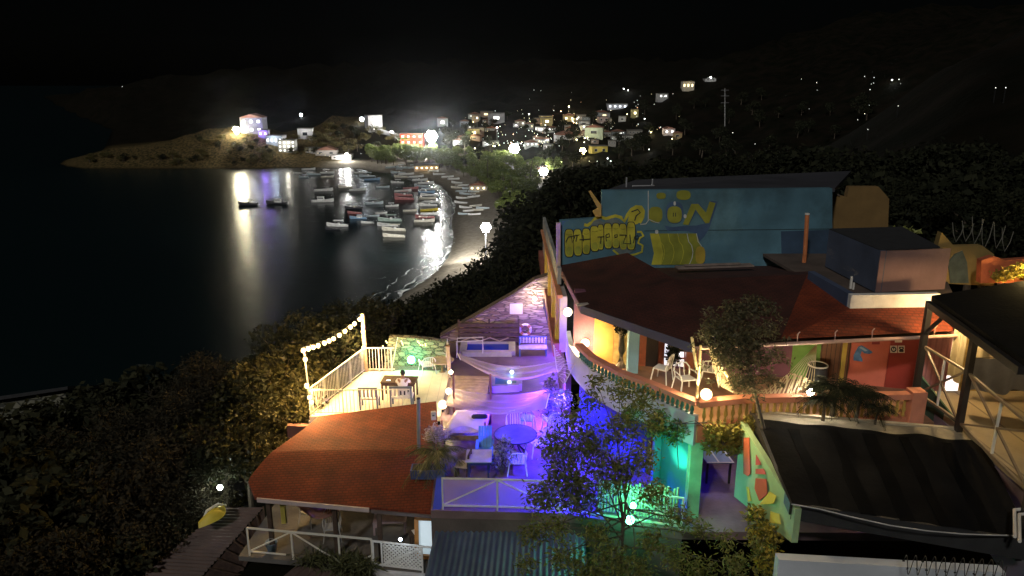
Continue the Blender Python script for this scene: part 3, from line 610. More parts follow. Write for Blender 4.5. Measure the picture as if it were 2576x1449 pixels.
# ================================================================ trees round the beach and on the slopes
bark = M('bark', (.09, .07, .05), .95, .35, 4, .6)
lf_green = LEAF('leaf_green', (.045, .075, .014), (.13, .17, .04)); lf_beach = LEAF('leaf_beach', (.07, .1, .02), (.2, .24, .06)); lf_dark = LEAF('leaf_dark', (.009, .012, .0045), (.026, .028, .011), .85); lf_dry = LEAF('leaf_olive', (.05, .05, .014), (.15, .12, .04))
def tree_t(name, seed, h, spread, n, size, leaf, nb=9, br=1.5, thin=.6):
    rg = random.Random(seed); r = thing(name, 'tree', 'tree', world=False)
    bs = blobset(rg, nb, spread, spread, h * .5, h * .92, br)
    limbs(MB(), h, h * .028 + .05, bs, rg).build('trunk', bark, r)
    leaves(MB(), bs, n, size, thin, .3, rg).build('crown', leaf, r)
    return r
def palm_t(seed, h=8.0, fr=2.6, nf=15, lean=1.2, leaf=None, name='palm_tree', seg=9, r0=.17):
    rg = random.Random(seed); r = thing(name, 'palm', 'palm', world=False)
    t = MB(); pts = [Vector((lean * (i / 6) ** 2, 0, h * i / 6)) for i in range(7)]
    t.tube(pts, [r0 * (1.25 - .5 * i / 6) for i in range(7)], 8).build('trunk', bark, r)
    top = pts[-1]; mb = MB()
    for k in range(nf):
        a = 2 * PI * k / nf + rg.uniform(-.2, .2); el = rg.uniform(-.1, 1.1); L = fr * rg.uniform(.8, 1.15); dx, dy = math.cos(a), math.sin(a)
        sp = [top + Vector((dx * L * s_ * math.cos(el * (1 - s_)), dy * L * s_ * math.cos(el * (1 - s_)), L * (math.sin(el) * s_ - .75 * s_ * s_))) for s_ in [i / seg for i in range(seg + 1)]]
        mb.tube(sp, [.025 * fr / 2.6] * len(sp), 3)
        for i in range(1, seg + 1):
            d = (sp[i] - sp[i - 1]).normalized(); sd = Vector((-dy, dx, 0))
            for q in (0, .5):
                for sg in (-1, 1):
                    p = sp[i - 1].lerp(sp[i], q); l = L * .34 * (1 - abs(i / seg - .45) * .9); e = p + (sd * sg * .8 + d * .7 + Vector((0, 0, -.35 - rg.random() * .3))).normalized() * l
                    mb.add([p, p.lerp(e, .4) + d * l * .09, e, p.lerp(e, .4) - d * l * .05], [(0, 1, 2, 3)])
    mb.build('crown', leaf or lf_green, r); return r
def rmtree(o):
    for c in list(o.children): rmtree(c)
    bpy.data.objects.remove(o)
def scatter(pts, temps, name, fmt, cat, grp, s0, s1, sink=.2, key=lambda q: q[0]):
    for i, q in enumerate(sorted(pts, key=key)):
        g = Vector(q[2:5]) if len(q) > 4 else G(q[0], q[1]); t = rnd.choice(temps)
        o = dup(t, (g.x, g.y, g.z - sink), rnd.uniform(0, 2 * PI), fmt % ordn(i), grp, rnd.uniform(s0, s1)); o['category'] = cat
TB = [tree_t('beach_tree', 11 + i, 6.5, 2.7, 1500, .5, lf_beach, 13, 1.45) for i in range(3)]
TD = [tree_t('town_tree', 31 + i, 6.5, 2.6, 700, .6, lf_dark, 9, 1.6) for i in range(2)]
TS = [tree_t('shrub', 51 + i, 2.4, 1.7, 420, .34, [lf_dry, lf_dark, lf_dry][i], 8, .8) for i in range(3)]
PT = [palm_t(71), palm_t(72, 9.5, 2.8, 17, -1)]
bt = [(935, 408), (960, 412), (990, 416), (1020, 413), (1050, 418), (1080, 414), (1105, 421), (1130, 428), (1150, 434), (1120, 403), (1065, 400), (1030, 398), (1000, 400), (965, 396), (1160, 417), (1185, 442), (1200, 457), (1215, 472), (1235, 482), (1185, 417), (1210, 432), (1240, 452), (1255, 502), (1270, 482), (1288, 524), (1265, 538), (1300, 503), (1320, 482), (1300, 462), (1335, 457), (1270, 442), (1240, 424), (1215, 404), (1180, 394), (1150, 398), (1340, 502), (1310, 545), (1278, 575), (1258, 452), (1390, 442), (1350, 434), (1085, 396), (1140, 410), (1225, 445), (1325, 520), (1300, 560), (1350, 475)]
bt += [(rnd.uniform(930, 1330), 0) for _ in range(60)]
bt = [(x, y) if y else (x, rnd.uniform(392, 418) + max(0, x - 1080) * rnd.uniform(.05, .36)) for x, y in bt]
scatter(bt, TB, 'beach_tree', 'leafy green tree lit by the floodlights behind the beach, %s from the left', 'tree', 'green trees behind the beach', .75, 1.25)
scatter([(1024, 388), (1010, 392), (1112, 400), (1256, 476), (1243, 444), (1332, 470), (1290, 508), (1226, 458), (1178, 375), (1268, 500)], PT, 'palm_tree', 'palm with a thin pale trunk behind the beach, %s from the left', 'palm tree', 'palms behind the beach', .8, 1.15)
scatter([(rnd.uniform(1120, 1620), rnd.uniform(300, 425)) for _ in range(46)], TD, 'town_tree', 'dim tree between the town houses, %s from the left', 'tree', 'dim trees in the town', .7, 1.3)
scatter([q for q in [(rnd.uniform(1600, 2560), rnd.uniform(250, 400)) for _ in range(60)] if (G(*q) - CAM).length > 170], TD, 'hillside_tree', 'dark tree on the unlit right hillside, %s from the left', 'tree', 'dark trees on the right hillside', .8, 1.5)
hs = [(rnd.uniform(500, 760), rnd.uniform(345, 416)) for _ in range(44)] + [(rnd.uniform(225, 500), rnd.uniform(398, 419)) for _ in range(20)]
scatter([q for q in hs if G(*q).z > .8], TS, 'shrub', 'low dry shrub on the headland, %s from the left', 'shrub', 'shrubs on the headland', .8, 1.7)
scatter([(rnd.uniform(770, 1000), rnd.uniform(325, 392)) for _ in range(40)], TS, 'shrub', 'dry shrub on the dark hill behind the jetty, %s from the left', 'shrub', 'shrubs on the hill behind the jetty', 1.0, 2.0)
for t in TB + TD + PT: rmtree(t)
# ================================================================ building helpers
TZ, UZ, PZ = 33.8, 36.5, 31.1
def V2(a, z): return Vector((a[0], a[1], z))
def vp(pts, Y, th, mb=None, mi=0): return (mb or MB()).prism([D(x, y, Y) for x, y in pts], (0, th, 0), mi)
def corrugated(a, b, c, d, n, amp, name, mat, parent, m=6):
    """sheet a-b (far edge) d-c (near edge), ribs run from far to near"""
    k = n * 6
    def fn(u, v):
        p = a.lerp(b, u).lerp(d.lerp(c, u), v); return p + Vector((0, 0, amp * math.sin(u * n * 2 * PI)))
    return MB().grid(fn, k, m).build(name, mat, parent, True)
def railing(o, path, z0, h, sp, mat, r=.022, post=1.5, rail=.05, bottom=.1, posts=True):
    tr, br = MB(), MB(); cnt = 0
    for a, b in zip(path, path[1:]):
        a, b = Vector((a[0], a[1], z0)), Vector((b[0], b[1], z0)); up = Vector((0, 0, 1))
        tr.bar(a + up * h, b + up * h, rail, rail); br.bar(a + up * bottom, b + up * bottom, rail * .7, rail * .7)
        n = max(1, int((b - a).length / sp))
        for i in range(n + 1):
            p = a.lerp(b, i / n)
            if posts and i % max(1, int(post / sp)) == 0: MB().bar(p, p + up * h, rail, rail).build('post', mat, o)
            elif i < n: MB().bar(p + up * bottom, p + up * h, r, r).build('baluster', mat, o)
    tr.build('top_rail', mat, o); br.build('bottom_rail', mat, o)
def SHINGLE(name, rgb, bw=.34, bh=.17):
    m, nt, b = _new(name); N, L = nt.nodes, nt.links
    tc = N.new('ShaderNodeTexCoord'); br = N.new('ShaderNodeTexBrick'); L.new(tc.outputs['Object'], br.inputs['Vector'])
    br.inputs['Scale'].default_value = 1; br.inputs['Brick Width'].default_value = bw; br.inputs['Row Height'].default_value = bh; br.inputs['Mortar Size'].default_value = .02; br.inputs['Bias'].default_value = -.2
    br.inputs['Color1'].default_value = tuple(c * .85 for c in rgb) + (1,); br.inputs['Color2'].default_value = tuple(c * 1.12 for c in rgb) + (1,); br.inputs['Mortar'].default_value = tuple(c * .6 for c in rgb) + (1,)
    n = N.new('ShaderNodeTexNoise'); n.inputs['Scale'].default_value = 1.3; n.inputs['Detail'].default_value = 8; L.new(tc.outputs['Object'], n.inputs['Vector'])
    mr = N.new('ShaderNodeMapRange'); mr.inputs[1].default_value = .3; mr.inputs[2].default_value = .7; mr.inputs[3].default_value = .55; mr.inputs[4].default_value = 1.25; L.new(n.outputs['Fac'], mr.inputs[0])
    mx = N.new('ShaderNodeMix'); mx.data_type = 'RGBA'; mx.blend_type = 'MULTIPLY'; mx.inputs['Factor'].default_value = 1; L.new(br.outputs['Color'], mx.inputs['A']); L.new(mr.outputs[0], mx.inputs['B'])
    L.new(mx.outputs['Result'], b.inputs['Base Color']); b.inputs['Roughness'].default_value = .85
    bp = N.new('ShaderNodeBump'); bp.inputs['Strength'].default_value = .7; bp.inputs['Distance'].default_value = .03
    L.new(br.outputs['Fac'], bp.inputs['Height']); bp.invert = True; L.new(bp.outputs[0], b.inputs['Normal']); return m
roof_red = SHINGLE('roof_shingle', (.21, .032, .006), .2, .1)
roof_dark = SHINGLE('roof_shingle_maroon', (.07, .017, .01), .2, .1)
white_metal = M('white_metal', (.72, .69, .6), .45, .12, 5, .05)
white_paint = M('white_paint', (.78, .76, .72), .6, .1, 2, .1, dirt=.35)
wood_dark = M('wood_dark', (.075, .045, .03), .75, .4, 6, .4)
wood_mid = M('wood_mid', (.3, .19, .1), .7, .4, 5, .4)
steel_dark = M('steel_dark', (.025, .022, .02), .5, .3, 3, .1)
concrete = M('concrete', (.12, .11, .1), .9, .3, 1.2, .4, dirt=.5)

# ================================================================ lower terrace with the pool
o = thing('terrace', 'purple and blue lit terracotta terrace with a small pool at its far end', 'terrace', (0, 24, TZ))
fl = [(-2.35, 19.35), (1.4, 19.2), (4.7, 18.3), (13, 18.2), (13, 24.5), (2.1, 26), (2.1, 33.7), (-5.4, 33.7), (-5.4, 30.02), (-2.62, 30.02), (-2.62, 25.5)]
pool = [(-2.2, 31.8), (0.0, 31.8), (0.0, 33.15), (-2.2, 33.15)]
tile = M('terracotta_tile', (.2, .13, .13), .5, .35, 1.1, .2, dirt=.5)
f = MB().prism([V2(p, TZ) for p in fl], (0, 0, -.25)).build('floor', tile, o)
cp = MB()
for a, b in zip(pool, pool[1:] + pool[:1]): cp.bar(V2(a, TZ + .1), V2(b, TZ + .1), .3, .22)
cp.build('pool_coping', M('coping_stone', (.5, .45, .38), .8, .2, 3, .3), o)
def water_mat(name, rgb, em=0):
    m, nt, b = _new(name); b.inputs['Base Color'].default_value = rgb + (1,); b.inputs['Roughness'].default_value = .06
    n = nt.nodes.new('ShaderNodeTexNoise'); n.inputs['Scale'].default_value = 5; bp = nt.nodes.new('ShaderNodeBump'); bp.inputs['Strength'].default_value = .15; bp.inputs['Distance'].default_value = .05
    nt.links.new(n.outputs['Fac'], bp.inputs['Height']); nt.links.new(bp.outputs[0], b.inputs['Normal']); return m
MB().box((-1.1, 32.475, TZ + .06), (1.92, 1.07, .1)).build('pool_water', water_mat('pool_water', (.008, .035, .4)), o)
MB().prism([V2(p, TZ - .26) for p in ((-2.35, 19.37), (1.4, 19.22), (4.7, 18.32), (4.7, 18.6), (1.4, 19.5), (-2.35, 19.65))], (0, 0, -2.7)).build('front_wall', M('terrace_wall', (.12, .09, .08), .9, .3, 1, .3), o)
o = thing('hot_tub', 'shallow square basin of pale blue water with a light in one corner', 'tub', (-.2, 29.2, TZ))
t = MB()
q = [P(1237, 972, TZ + .25), P(1305, 968, TZ + .25), P(1308, 924, TZ + .25), P(1240, 924, TZ + .25)]
for a, b in zip(q, q[1:] + q[:1]): t.bar(a - Vector((0, 0, .12)), b - Vector((0, 0, .12)), .22, .3)
t.build('rim', M('tub_rim', (.5, .47, .5), .5, .15, 3, .1), o)
MB().poly([Vector((p.x, p.y, TZ + .17)) for p in q]).build('water', water_mat('tub_water', (.16, .3, .42)), o)
lp = P(1287, 936, TZ + .3); MB().ball(lp, .07, 8, 6).build('lamp_glass', E('tub_lamp', (.7, .9, 1), 25), o); light(lp + Vector((-.1, -.15, .12)), 7, (.55, .8, 1), .08, o)

# pool ladder, slatted screen, stone gable, life ring, bench, plate
o = thing('pool_ladder', 'thin metal pool handrail frame at the left end of the pool', 'ladder', (-2.0, 31.6, TZ))
for s_ in (0, 1):
    y = 31.55 + s_ * .45; MB().tube([(-2.45, y, TZ), (-2.45, y, TZ + .75), (-1.3, y, TZ + .8), (-1.3, y, TZ + .2)], .025, 6).build('rail', white_metal, o)
stone = STONE('gable_stone', (.2, .13, .1), (.46, .36, .27), (.12, .09, .075), 2.0, 5.5)
o = thing('stone_wall', 'sloping stone wall lit white and yellow behind the pool', 'wall', (0, 33.4, TZ))
vp([(1108, 875), (1108, 845), (1180, 803), (1240, 768), (1292, 738), (1345, 703), (1388, 690), (1392, 875)], 33.45, .5).build('wall_face', stone, o)
cpm = M('coping_dark', (.12, .09, .07), .9)
c = MB(); pp = [D(x, y, 33.65) for x, y in ((1108, 843), (1180, 801), (1240, 766), (1292, 736), (1345, 701), (1388, 688))]
for a, b in zip(pp, pp[1:]): c.bar(a, b, .56, .07)
c.build('coping', cpm, o)
o = thing('slatted_screen', 'dark brown screen of four wide horizontal boards before the stone wall', 'fence', (-1.2, 33.1, TZ))
for i in range(4):
    z = TZ + .3 + .235 * i; MB().box((-1.05, 33.08, z), (2.75, .04, .17)).build('board', wood_dark, o)
for x in (-2.45, -1.05, .3): MB().bar((x, 33.14, TZ), (x, 33.14, TZ + 1.25), .09).build('post', wood_dark, o)
zz = MB(); zp = [D(1160 + i * 24, 858 - (i % 2) * 9, 33.04) for i in range(6)]
for a, b in zip(zp, zp[1:]): zz.bar(a, b, .02, .05)
zz.build('zigzag_trim', M('trim_gold', (.5, .38, .2), .6), o)
o = thing('life_ring', 'white life ring hanging on the purple lit stone wall', 'life ring', D(1321, 829, 33.35))
c = D(1321, 829, 33.3); MB().tube([c + Vector((.25 * math.cos(a), 0, .25 * math.sin(a))) for a in [2 * PI * i / 24 for i in range(25)]], .06, 8).build('ring', white_paint, o, True)
for a in (45, 135, 225, 315): 
    u = Vector((math.cos(R(a)), 0, math.sin(R(a)))); MB().bar(c + u * .17 - Vector((0, .01, 0)), c + u * .3 - Vector((0, .01, 0)), .1, .13).build('band', M('ring_band', (.5, .2, .1), .6), o)
def slat_bench(name, label, loc, w, yaw, mat, slat, seat_h=.45, back_h=.9, cat='bench', dep=.5, n=7):
    o = thing(name, label, cat, world=False); o.location = loc; o.rotation_euler = (0, 0, yaw)
    MB().box((0, 0, seat_h), (w, dep, .05)).build('seat', slat, o)
    for sx in (-1, 1):
        for sy, hh in ((-1, seat_h), (1, back_h)): MB().bar((sx * (w / 2 - .04), sy * (dep / 2 - .03), 0), (sx * (w / 2 - .04), sy * (dep / 2 - .03) + (.08 if sy > 0 else 0), hh), .06).build('leg', mat, o)
    MB().bar((-w / 2, dep / 2 + .05, back_h), (w / 2, dep / 2 + .05, back_h), .05, .08).build('top_rail', mat, o)
    for i in range(n): MB().box((-w / 2 + w * (i + .5) / n, dep / 2 + .025, (seat_h + back_h) / 2 + .05), (w / n * .55, .025, back_h - seat_h - .1)).build('slat', slat, o)
    return o
blue_paint = M('blue_paint', (.06, .12, .3), .6, .2, 4, .1)
slat_bench('garden_bench', 'dark blue slatted bench under the life ring by the pool', tuple(P(1340, 892, TZ)), 1.25, 0, blue_paint, M('slat_white', (.6, .58, .62), .6), .36, .72, n=9)
o = thing('wall_plate', 'blank white plate fixed on the brightest part of the stone wall', 'sign', D(1298, 776, 33.4))
vp([(1282, 790), (1282, 764), (1314, 764), (1314, 790)], 33.42, .025).build('plate', white_paint, o)
vp([(1280, 792), (1280, 762), (1316, 762), (1316, 792)], 33.446, .02).build('frame', wood_mid, o)
o = thing('drain_pipe', 'dark drainpipe leaning down the right end of the stone wall', 'pipe', D(1380, 850, 33))
MB().tube([D(1366, 752, 33.2), D(1376, 800, 33.1), D(1392, 862, 33.0)], .06, 8).build('pipe', steel_dark, o)
for y in (775, 830):
    p_ = D(1371 + (y - 775) * .25, y, 33.15); MB().box(p_, (.2, .14, .06)).build('bracket', steel_dark, o)

# ================================================================ white deck on the left
o = thing('deck', 'pale planked deck glowing under the string of bulbs', 'deck', (-5, 27.7, TZ))
dk = [(-7.45, 25.55), (-2.64, 25.55), (-2.64, 29.98), (-6.2, 29.98)]
MB().prism([V2(p, TZ + .02) for p in dk], (0, 0, -.2)).build('planks', M('deck_planks', (.74, .68, .56), .6, .15, 1.5, .15, stripe=('X', .42, .03, .5), dirt=.25), o)
MB().prism([V2(p, TZ - .19) for p in ((-7.5, 25.6), (-6.3, 29.98), (-6.0, 29.98), (-7.2, 25.6))], (0, 0, -.3)).build('edge_beam', white_paint, o)
for (x, y) in ((-7.2, 25.8), (-6.2, 29.6), (-4, 29.6)): MB().bar((x, y, TZ - 6.5), (x, y, TZ - .19), .25).build('post', concrete, o)
o = thing('deck_railing', 'white metal railing along the open left side of the deck', 'railing', (-6.8, 27.8, TZ))
railing(o, [(-7.4, 25.62), (-6.2, 29.9)], TZ + .02, 1.05, .115, white_metal, post=1.15)
o = thing('deck_railing', 'short white metal railing at the back of the deck beside the hedge', 'railing', (-5.6, 29.9, TZ))
railing(o, [(-6.12, 29.9), (-4.95, 29.9)], TZ + .02, 1.05, .13, white_metal, post=.52)
o = thing('deck_railing', 'thin white railing at the front of the deck above the red roof', 'railing', (-5.4, 25.7, TZ))
railing(o, [(-7.3, 25.64), (-3.75, 25.7)], TZ + .02, 1.0, .135, white_metal, .016, post=1.2, rail=.035)
# low stone wall and hedge behind the deck
o = thing('stone_wall', 'low green lit stone wall behind the deck', 'wall', (-3.8, 30.6, TZ))
vp([(962, 938), (978, 848), (1060, 852), (1128, 862), (1128, 938)], 30.55, .35).build('wall_face', STONE('low_stone', (.16, .15, .09), (.34, .31, .2), (.06, .055, .04), 3.0, 2.2), o)

# ================================================================ red roofed house lower left
o = thing('porch_house', 'low house with an orange red shingle roof and an open porch', 'house', (-5.2, 23, PZ))
RL, RR, EL, ER, L1 = P(800, 1047, 33.95), P(1097, 1009, 34.5), P(640, 1250, 33.2), P(1114, 1292, 33.25), P(624, 1216, 33.3)
def roofn(u, v):
    a = RL.lerp(RR, u); b = EL.lerp(ER, u); p = a.lerp(b, v); p.z += .26 * min(v / .55, (1 - v) / .45)
    if u < .2: p = p + (L1 - RL.lerp(EL, .82)) * (1 - u / .2) * math.sin(min(v / .82, 1) * PI / 2) ** 2 * (1 if v < .82 else (1 - v) / .18)
    return p
rf = MB().grid(roofn, 30, 24); nv = len(rf.v); w = 31
rf.add([(x, y, z - .1) for x, y, z in rf.v], [tuple(reversed(f_)) for f_ in rf.f])
per = [i for i in range(w)] + [j * w + 30 for j in range(1, 25)] + [24 * w + i for i in range(29, -1, -1)] + [j * w for j in range(23, 0, -1)]
for a, b in zip(per, per[1:] + per[:1]): rf.f.append((b, a, a + nv, b + nv)); rf.m.append(0)
r_ = rf.build('roof', roof_red, o)
MB().bar(EL + Vector((.1, -.07, -.06)), EL.lerp(ER, .62) + Vector((0, -.07, -.06)), .05, .14).build('gutter', M('fascia_pink', (.5, .4, .38), .7, .2, 3, .1), r_)
MB().bar(EL.lerp(ER, .63) + Vector((0, -.07, -.09)), ER + Vector((0, -.07, -.09)), .05, .1).build('fascia', M('fascia_dark', (.12, .09, .085), .8), r_)
MB().prism([V2(p, PZ) for p in ((-8.75, 21.0), (-2.2, 20.1), (-2.2, 25.2), (-8.4, 25.4))], (0, 0, -.16)).build('floor', concrete, o)
MB().prism([V2(p, PZ) for p in ((-8.2, 25.2), (-2.4, 25.0), (-2.4, 25.25), (-8.2, 25.4))], (0, 0, 2.5)).build('wall', M('porch_wall', (.2, .08, .06), .9, .3, 1, .2), o)
for x, y in ((-7.75, 21.35), (-5.6, 21.1), (-4.15, 20.85)): MB().bar((x, y, PZ), (x, y, PZ + 2.08), .13).build('post', wood_dark, o)
MB().bar((-7.35, 21.5, PZ + .9), (-7.35, 21.5, PZ + 2.0), .14).build('post', M('post_yellow', (.4, .33, .06), .7), o)
dr = MB()
for a, b in (((1047, 1302), (1049, 1398)), ((1049, 1398), (1096, 1402)), ((1098, 1302), (1096, 1402)), ((1047, 1302), (1098, 1304))): dr.bar(D(a[0], a[1], 20.75), D(b[0], b[1], 20.75), .12, .12, up=(0, 1, 0))
d_ = dr.build('door', M('door_orange', (.5, .22, .06), .6, .25, 4, .2), o)
vp([(1052, 1397), (1051, 1307), (1093, 1308), (1092, 1399)], 20.8, .03).build('pane', E('door_pane', (.55, .75, .85), .55), d_)
o = thing('porch_railing', 'white metal railing with diagonal braces along the lower porch', 'railing', (-6.4, 21, PZ))
a, b = Vector((-8.4, 21.05, PZ)), Vector((-4.35, 20.45, PZ)); up = Vector((0, 0, 1))
MB().bar(a + up, b + up, .05).build('top_rail', white_metal, o); MB().bar(a + up * .15, a.lerp(b, .3) + up * .15, .04).build('bottom_rail', white_metal, o)
for t_ in (0, .36, .74, 1): MB().bar(a.lerp(b, t_), a.lerp(b, t_) + up, .05).build('post', white_metal, o)
for s_, e_ in (((.01, .17), (.35, .97)), ((.37, .97), (.66, .25)), ((.9, .2), (.99, .4))): MB().bar(a.lerp(b, s_[0]) + up * s_[1], a.lerp(b, e_[0]) + up * e_[1], .035).build('brace', white_metal, o)
o = thing('lattice_gate', 'white lattice gate lit by the doorway at the right end of the porch', 'gate', (-3.6, 20.3, PZ))
ga, gb = Vector((-4.3, 20.38, PZ)), Vector((-2.75, 20.1, PZ)); gd = (gb - ga).normalized()
def gp(u, z): return ga + gd * u + up * z
fr = MB(); Lg = (gb - ga).length
for s_, e_ in ((gp(0, .0), gp(0, 1.0)), (gp(.28, .1), gp(.28, 1.0)), (gp(Lg, .05), gp(Lg, .92)), (gp(0, .98), gp(Lg + .6, .98)), (gp(0, .16), gp(Lg, .16)), (gp(.3, .18), gp(Lg, .93))): fr.bar(s_, e_, .05)
fr.build('frame', white_paint, o)
lt = MB(); u0, u1, z0, z1 = .34, Lg - .03, .2, .92
for k in range(-8, 22):
    for sg in (1, -1):
        # diagonal laths clipped to the panel
        c0 = u0 + k * .13
        q = []
        for (uu, zz_) in ((c0, z0), (c0 + sg * (z1 - z0), z1)): q.append([uu, zz_])
        (ua, za), (ub, zb) = q
        if ua > ub: ua, za, ub, zb = ub, zb, ua, za
        if ub <= u0 or ua >= u1: continue
        sl = (zb - za) / (ub - ua)
        if ua < u0: za += sl * (u0 - ua); ua = u0
        if ub > u1: zb -= sl * (ub - u1); ub = u1
        if ub - ua > .05: lt.bar(gp(ua, za) + Vector((0, .012 * sg, 0)), gp(ub, zb) + Vector((0, .012 * sg, 0)), .02, .045)
lt.build('lattice', white_paint, o)
o = thing('doorstep', 'white lit concrete step below the lattice gate', 'step', (-3.3, 20, PZ))
MB().prism([gp(-.05, -.02) + Vector((0, -.1, 0)), gp(Lg + .5, -.02) + Vector((0, -.1, 0)), gp(Lg + .5, -.02) + Vector((0, .35, 0)), gp(-.05, -.02) + Vector((0, .35, 0))], (0, 0, -.28)).build('tread', M('step_white', (.6, .58, .58), .8, .2, 2, .2, dirt=.4), o)
MB().box(gp(.15, -.36), (.22, .3, .12)).build('nosing', white_paint, o)

# neighbouring sheet roofs below us
blue_sheet = M('sheet_blue', (.1, .12, .2), .45, .35, .8, .1, .35, dirt=.4)
o = thing('corrugated_roof', 'dark blue corrugated roof in front of the terrace railing', 'roof', (0, 19, 33))
corrugated(P(1103, 1298, 33.3), P(1470, 1322, 33.3), P(1480, 1485, 32.4), P(1062, 1475, 32.4), 26, .035, 'sheet', blue_sheet, o)
MB().bar(P(1110, 1289, 33.36), P(1440, 1316, 33.36), .22, .05).build('ridge_cap', M('ridge_cap', (.08, .07, .07), .6), o)
MB().bar(P(1262, 1301, 33.42), P(1425, 1312, 33.42), .1, .03).build('flashing', M('flashing', (.4, .36, .36), .5), o)
brown_sheet = M('sheet_brown', (.085, .05, .04), .7, .4, .8, .2, dirt=.5)
o = thing('corrugated_roof', 'rusty brown ribbed roof at the lower left below the porch', 'roof', (-9, 22, 30.5))
ca, cb, cc, cd = P(560, 1276, 31.0), P(662, 1276, 31.0), P(480, 1480, 30.2), P(335, 1470, 30.2)
corrugated(cd, ca, cb, cc, 24, .04, 'sheet', brown_sheet, o)
MB().quad(cb + Vector((.02, 0, -.05)), P(668, 1330, 30.6), P(585, 1485, 29.6), cc + Vector((.02, 0, -.05))).build('side_slope', M('thatch', (.075, .045, .035), .95, .5, 6, .6), o)
for i in range(9):
    t_ = i / 9; p0 = cb.lerp(cc, t_); p1 = P(668, 1330, 30.6).lerp(P(585, 1485, 29.6), t_); MB().bar(p0 + Vector((0, 0, .03)), p1 + Vector((0, 0, .04)), .05).build('batten', wood_dark, o)
o = thing('corrugated_roof', 'brown ribbed roof along the bottom edge in front of the lattice gate', 'roof', (-5, 20, 30.6))
corrugated(P(760, 1410, 30.75), P(1085, 1450, 30.75), P(1080, 1530, 30.2), P(615, 1530, 30.2), 13, .05, 'sheet', brown_sheet, o)
MB().bar(P(700, 1402, 30.82), P(1085, 1449, 30.82), .12, .06).build('ridge_cap', wood_dark, o)
o = thing('ledge', 'short weathered pale ledge under the left end of the porch railing', 'ledge', P(670, 1395, PZ - .1))
MB().bar(P(624, 1390, PZ - .1) + Vector((0, -.2, 0)), P(725, 1399, PZ - .1) + Vector((0, -.2, 0)), .25, .12).build('slab', concrete, o)
MB().bar(P(676, 1398, PZ - .12) + Vector((0, -.2, 0)), P(676, 1398, PZ - .5) + Vector((0, -.2, 0)), .07).build('bracket', concrete, o)
o = thing('yellow_tarp', 'curled yellow tarp catching white light at the end of the ribbed roof', 'tarp', P(535, 1290, 31.1))
def tarp(u, v):
    a = P(507, 1322, 31.05).lerp(P(568, 1272, 31.3), u); return a + Vector((-.1 + .5 * v * math.sin(PI * min(1, u * .75 + .1)), -.35 * v, .28 * math.sin(PI * v) * math.sin(PI * min(1, u + .12)) + .12))
MB().grid(tarp, 10, 6).build('cloth', M('tarp_yellow', (.62, .5, .06), .5, .15, 3, .1), o, True)
MB().tube([P(568, 1272, 31.32), P(548, 1268, 31.5), P(520, 1285, 31.45), P(508, 1318, 31.1)], .05, 6).build('hem', white_paint, o)
o = thing('stone_hut', 'dim stone house with a flat roof at the far left edge', 'house', D(80, 1040, 46))
vp([(-60, 1100), (-60, 1018), (164, 984), (178, 1068)], 46, .4).build('wall', STONE('hut_stone', (.1, .1, .07), (.2, .19, .14), (.05, .05, .04), 1.2, 1.5), o)
MB().prism([D(-80, 1008, 45.6), D(170, 972, 45.6), D(170, 980, 45.6), D(-80, 1018, 45.6)], (0, 9, -3.6)).build('roof', M('hut_roof', (.03, .03, .032), .9), o)
# ================================================================ the guesthouse with the upper balcony
EDGE = [(2.03, 26.0), (2.03, 24.5), (2.2, 23.5), (2.52, 22.35), (2.89, 21.7), (3.25, 21.1), (3.58, 20.72), (4.05, 20.2), (4.4, 19.75), (5.04, 18.95)]
EDGER = [(5.04, 18.95), (6.3, 19.25), (8.6, 19.38), (11.15, 19.5)]
def along(path, step):
    out = []; 
    for a, b in zip(path, path[1:]):
        a, b = Vector((a[0], a[1], 0)), Vector((b[0], b[1], 0)); n = max(1, round((b - a).length / step))
        out += [a.lerp(b, i / n) for i in range(n)]
    return out + [Vector((path[-1][0], path[-1][1], 0))]
def ribbon(path, z0, z1, th, name, mat, parent):
    m = MB()
    for a, b in zip(path, path[1:]): m.bar(Vector((a[0], a[1], (z0 + z1) / 2)), Vector((b[0], b[1], (z0 + z1) / 2)), th, z1 - z0)
    return m.build(name, mat, parent)
g = thing('guesthouse', 'painted guesthouse with a maroon roof and an open balcony corner', 'house', (6, 23, UZ))
MB().prism([V2(p, UZ) for p in EDGE + EDGER[1:] + [(13.5, 19.6), (13.5, 26), (2.05, 26.2)]], (0, 0, -.3)).build('floor', M('balcony_tile', (.3, .16, .09), .6, .3, 1.5, .2, dirt=.3), g)
def wy(x): return 24.9 - .24 * x
MB().prism([Vector((2.1, wy(2.1), UZ)), Vector((15, wy(15), UZ)), Vector((15, wy(15) + .3, UZ)), Vector((2.1, wy(2.1) + .3, UZ))], (0, 0, 2.45)).build('wall', M('wall_plum', (.16, .06, .09), .85, .25, 1, .2), g)
def wp(vx, z, off=.02):
    a = (vx - 1287.5) / FL; k = (CZ - z) * sT; t = (24.9 - off + k / cT) / (1 / cT + .24 * a)
    return Vector((a * t, (t - k) / cT, z))
def panel(x0, x1, z0, z1, mat, name='wall_panel', th=.04, parent=None, off=.0):
    a, b = wp(x0, z0), wp(x1, z0)
    m = MB().prism([Vector((a.x, a.y - off, z0)), Vector((b.x, b.y - off, z0)), Vector((b.x, b.y - off, z1)), Vector((a.x, a.y - off, z1))], (0, -th, 0)); return m.build(name, mat, parent or g)
c_or = M('paint_orange', (.6, .27, .06), .8, .35, 2.2, .1); c_oc = M('paint_ochre', (.5, .34, .12), .8, .45, 4, .2); c_rb = M('wood_red', (.3, .08, .04), .6, .3, 4, .2)
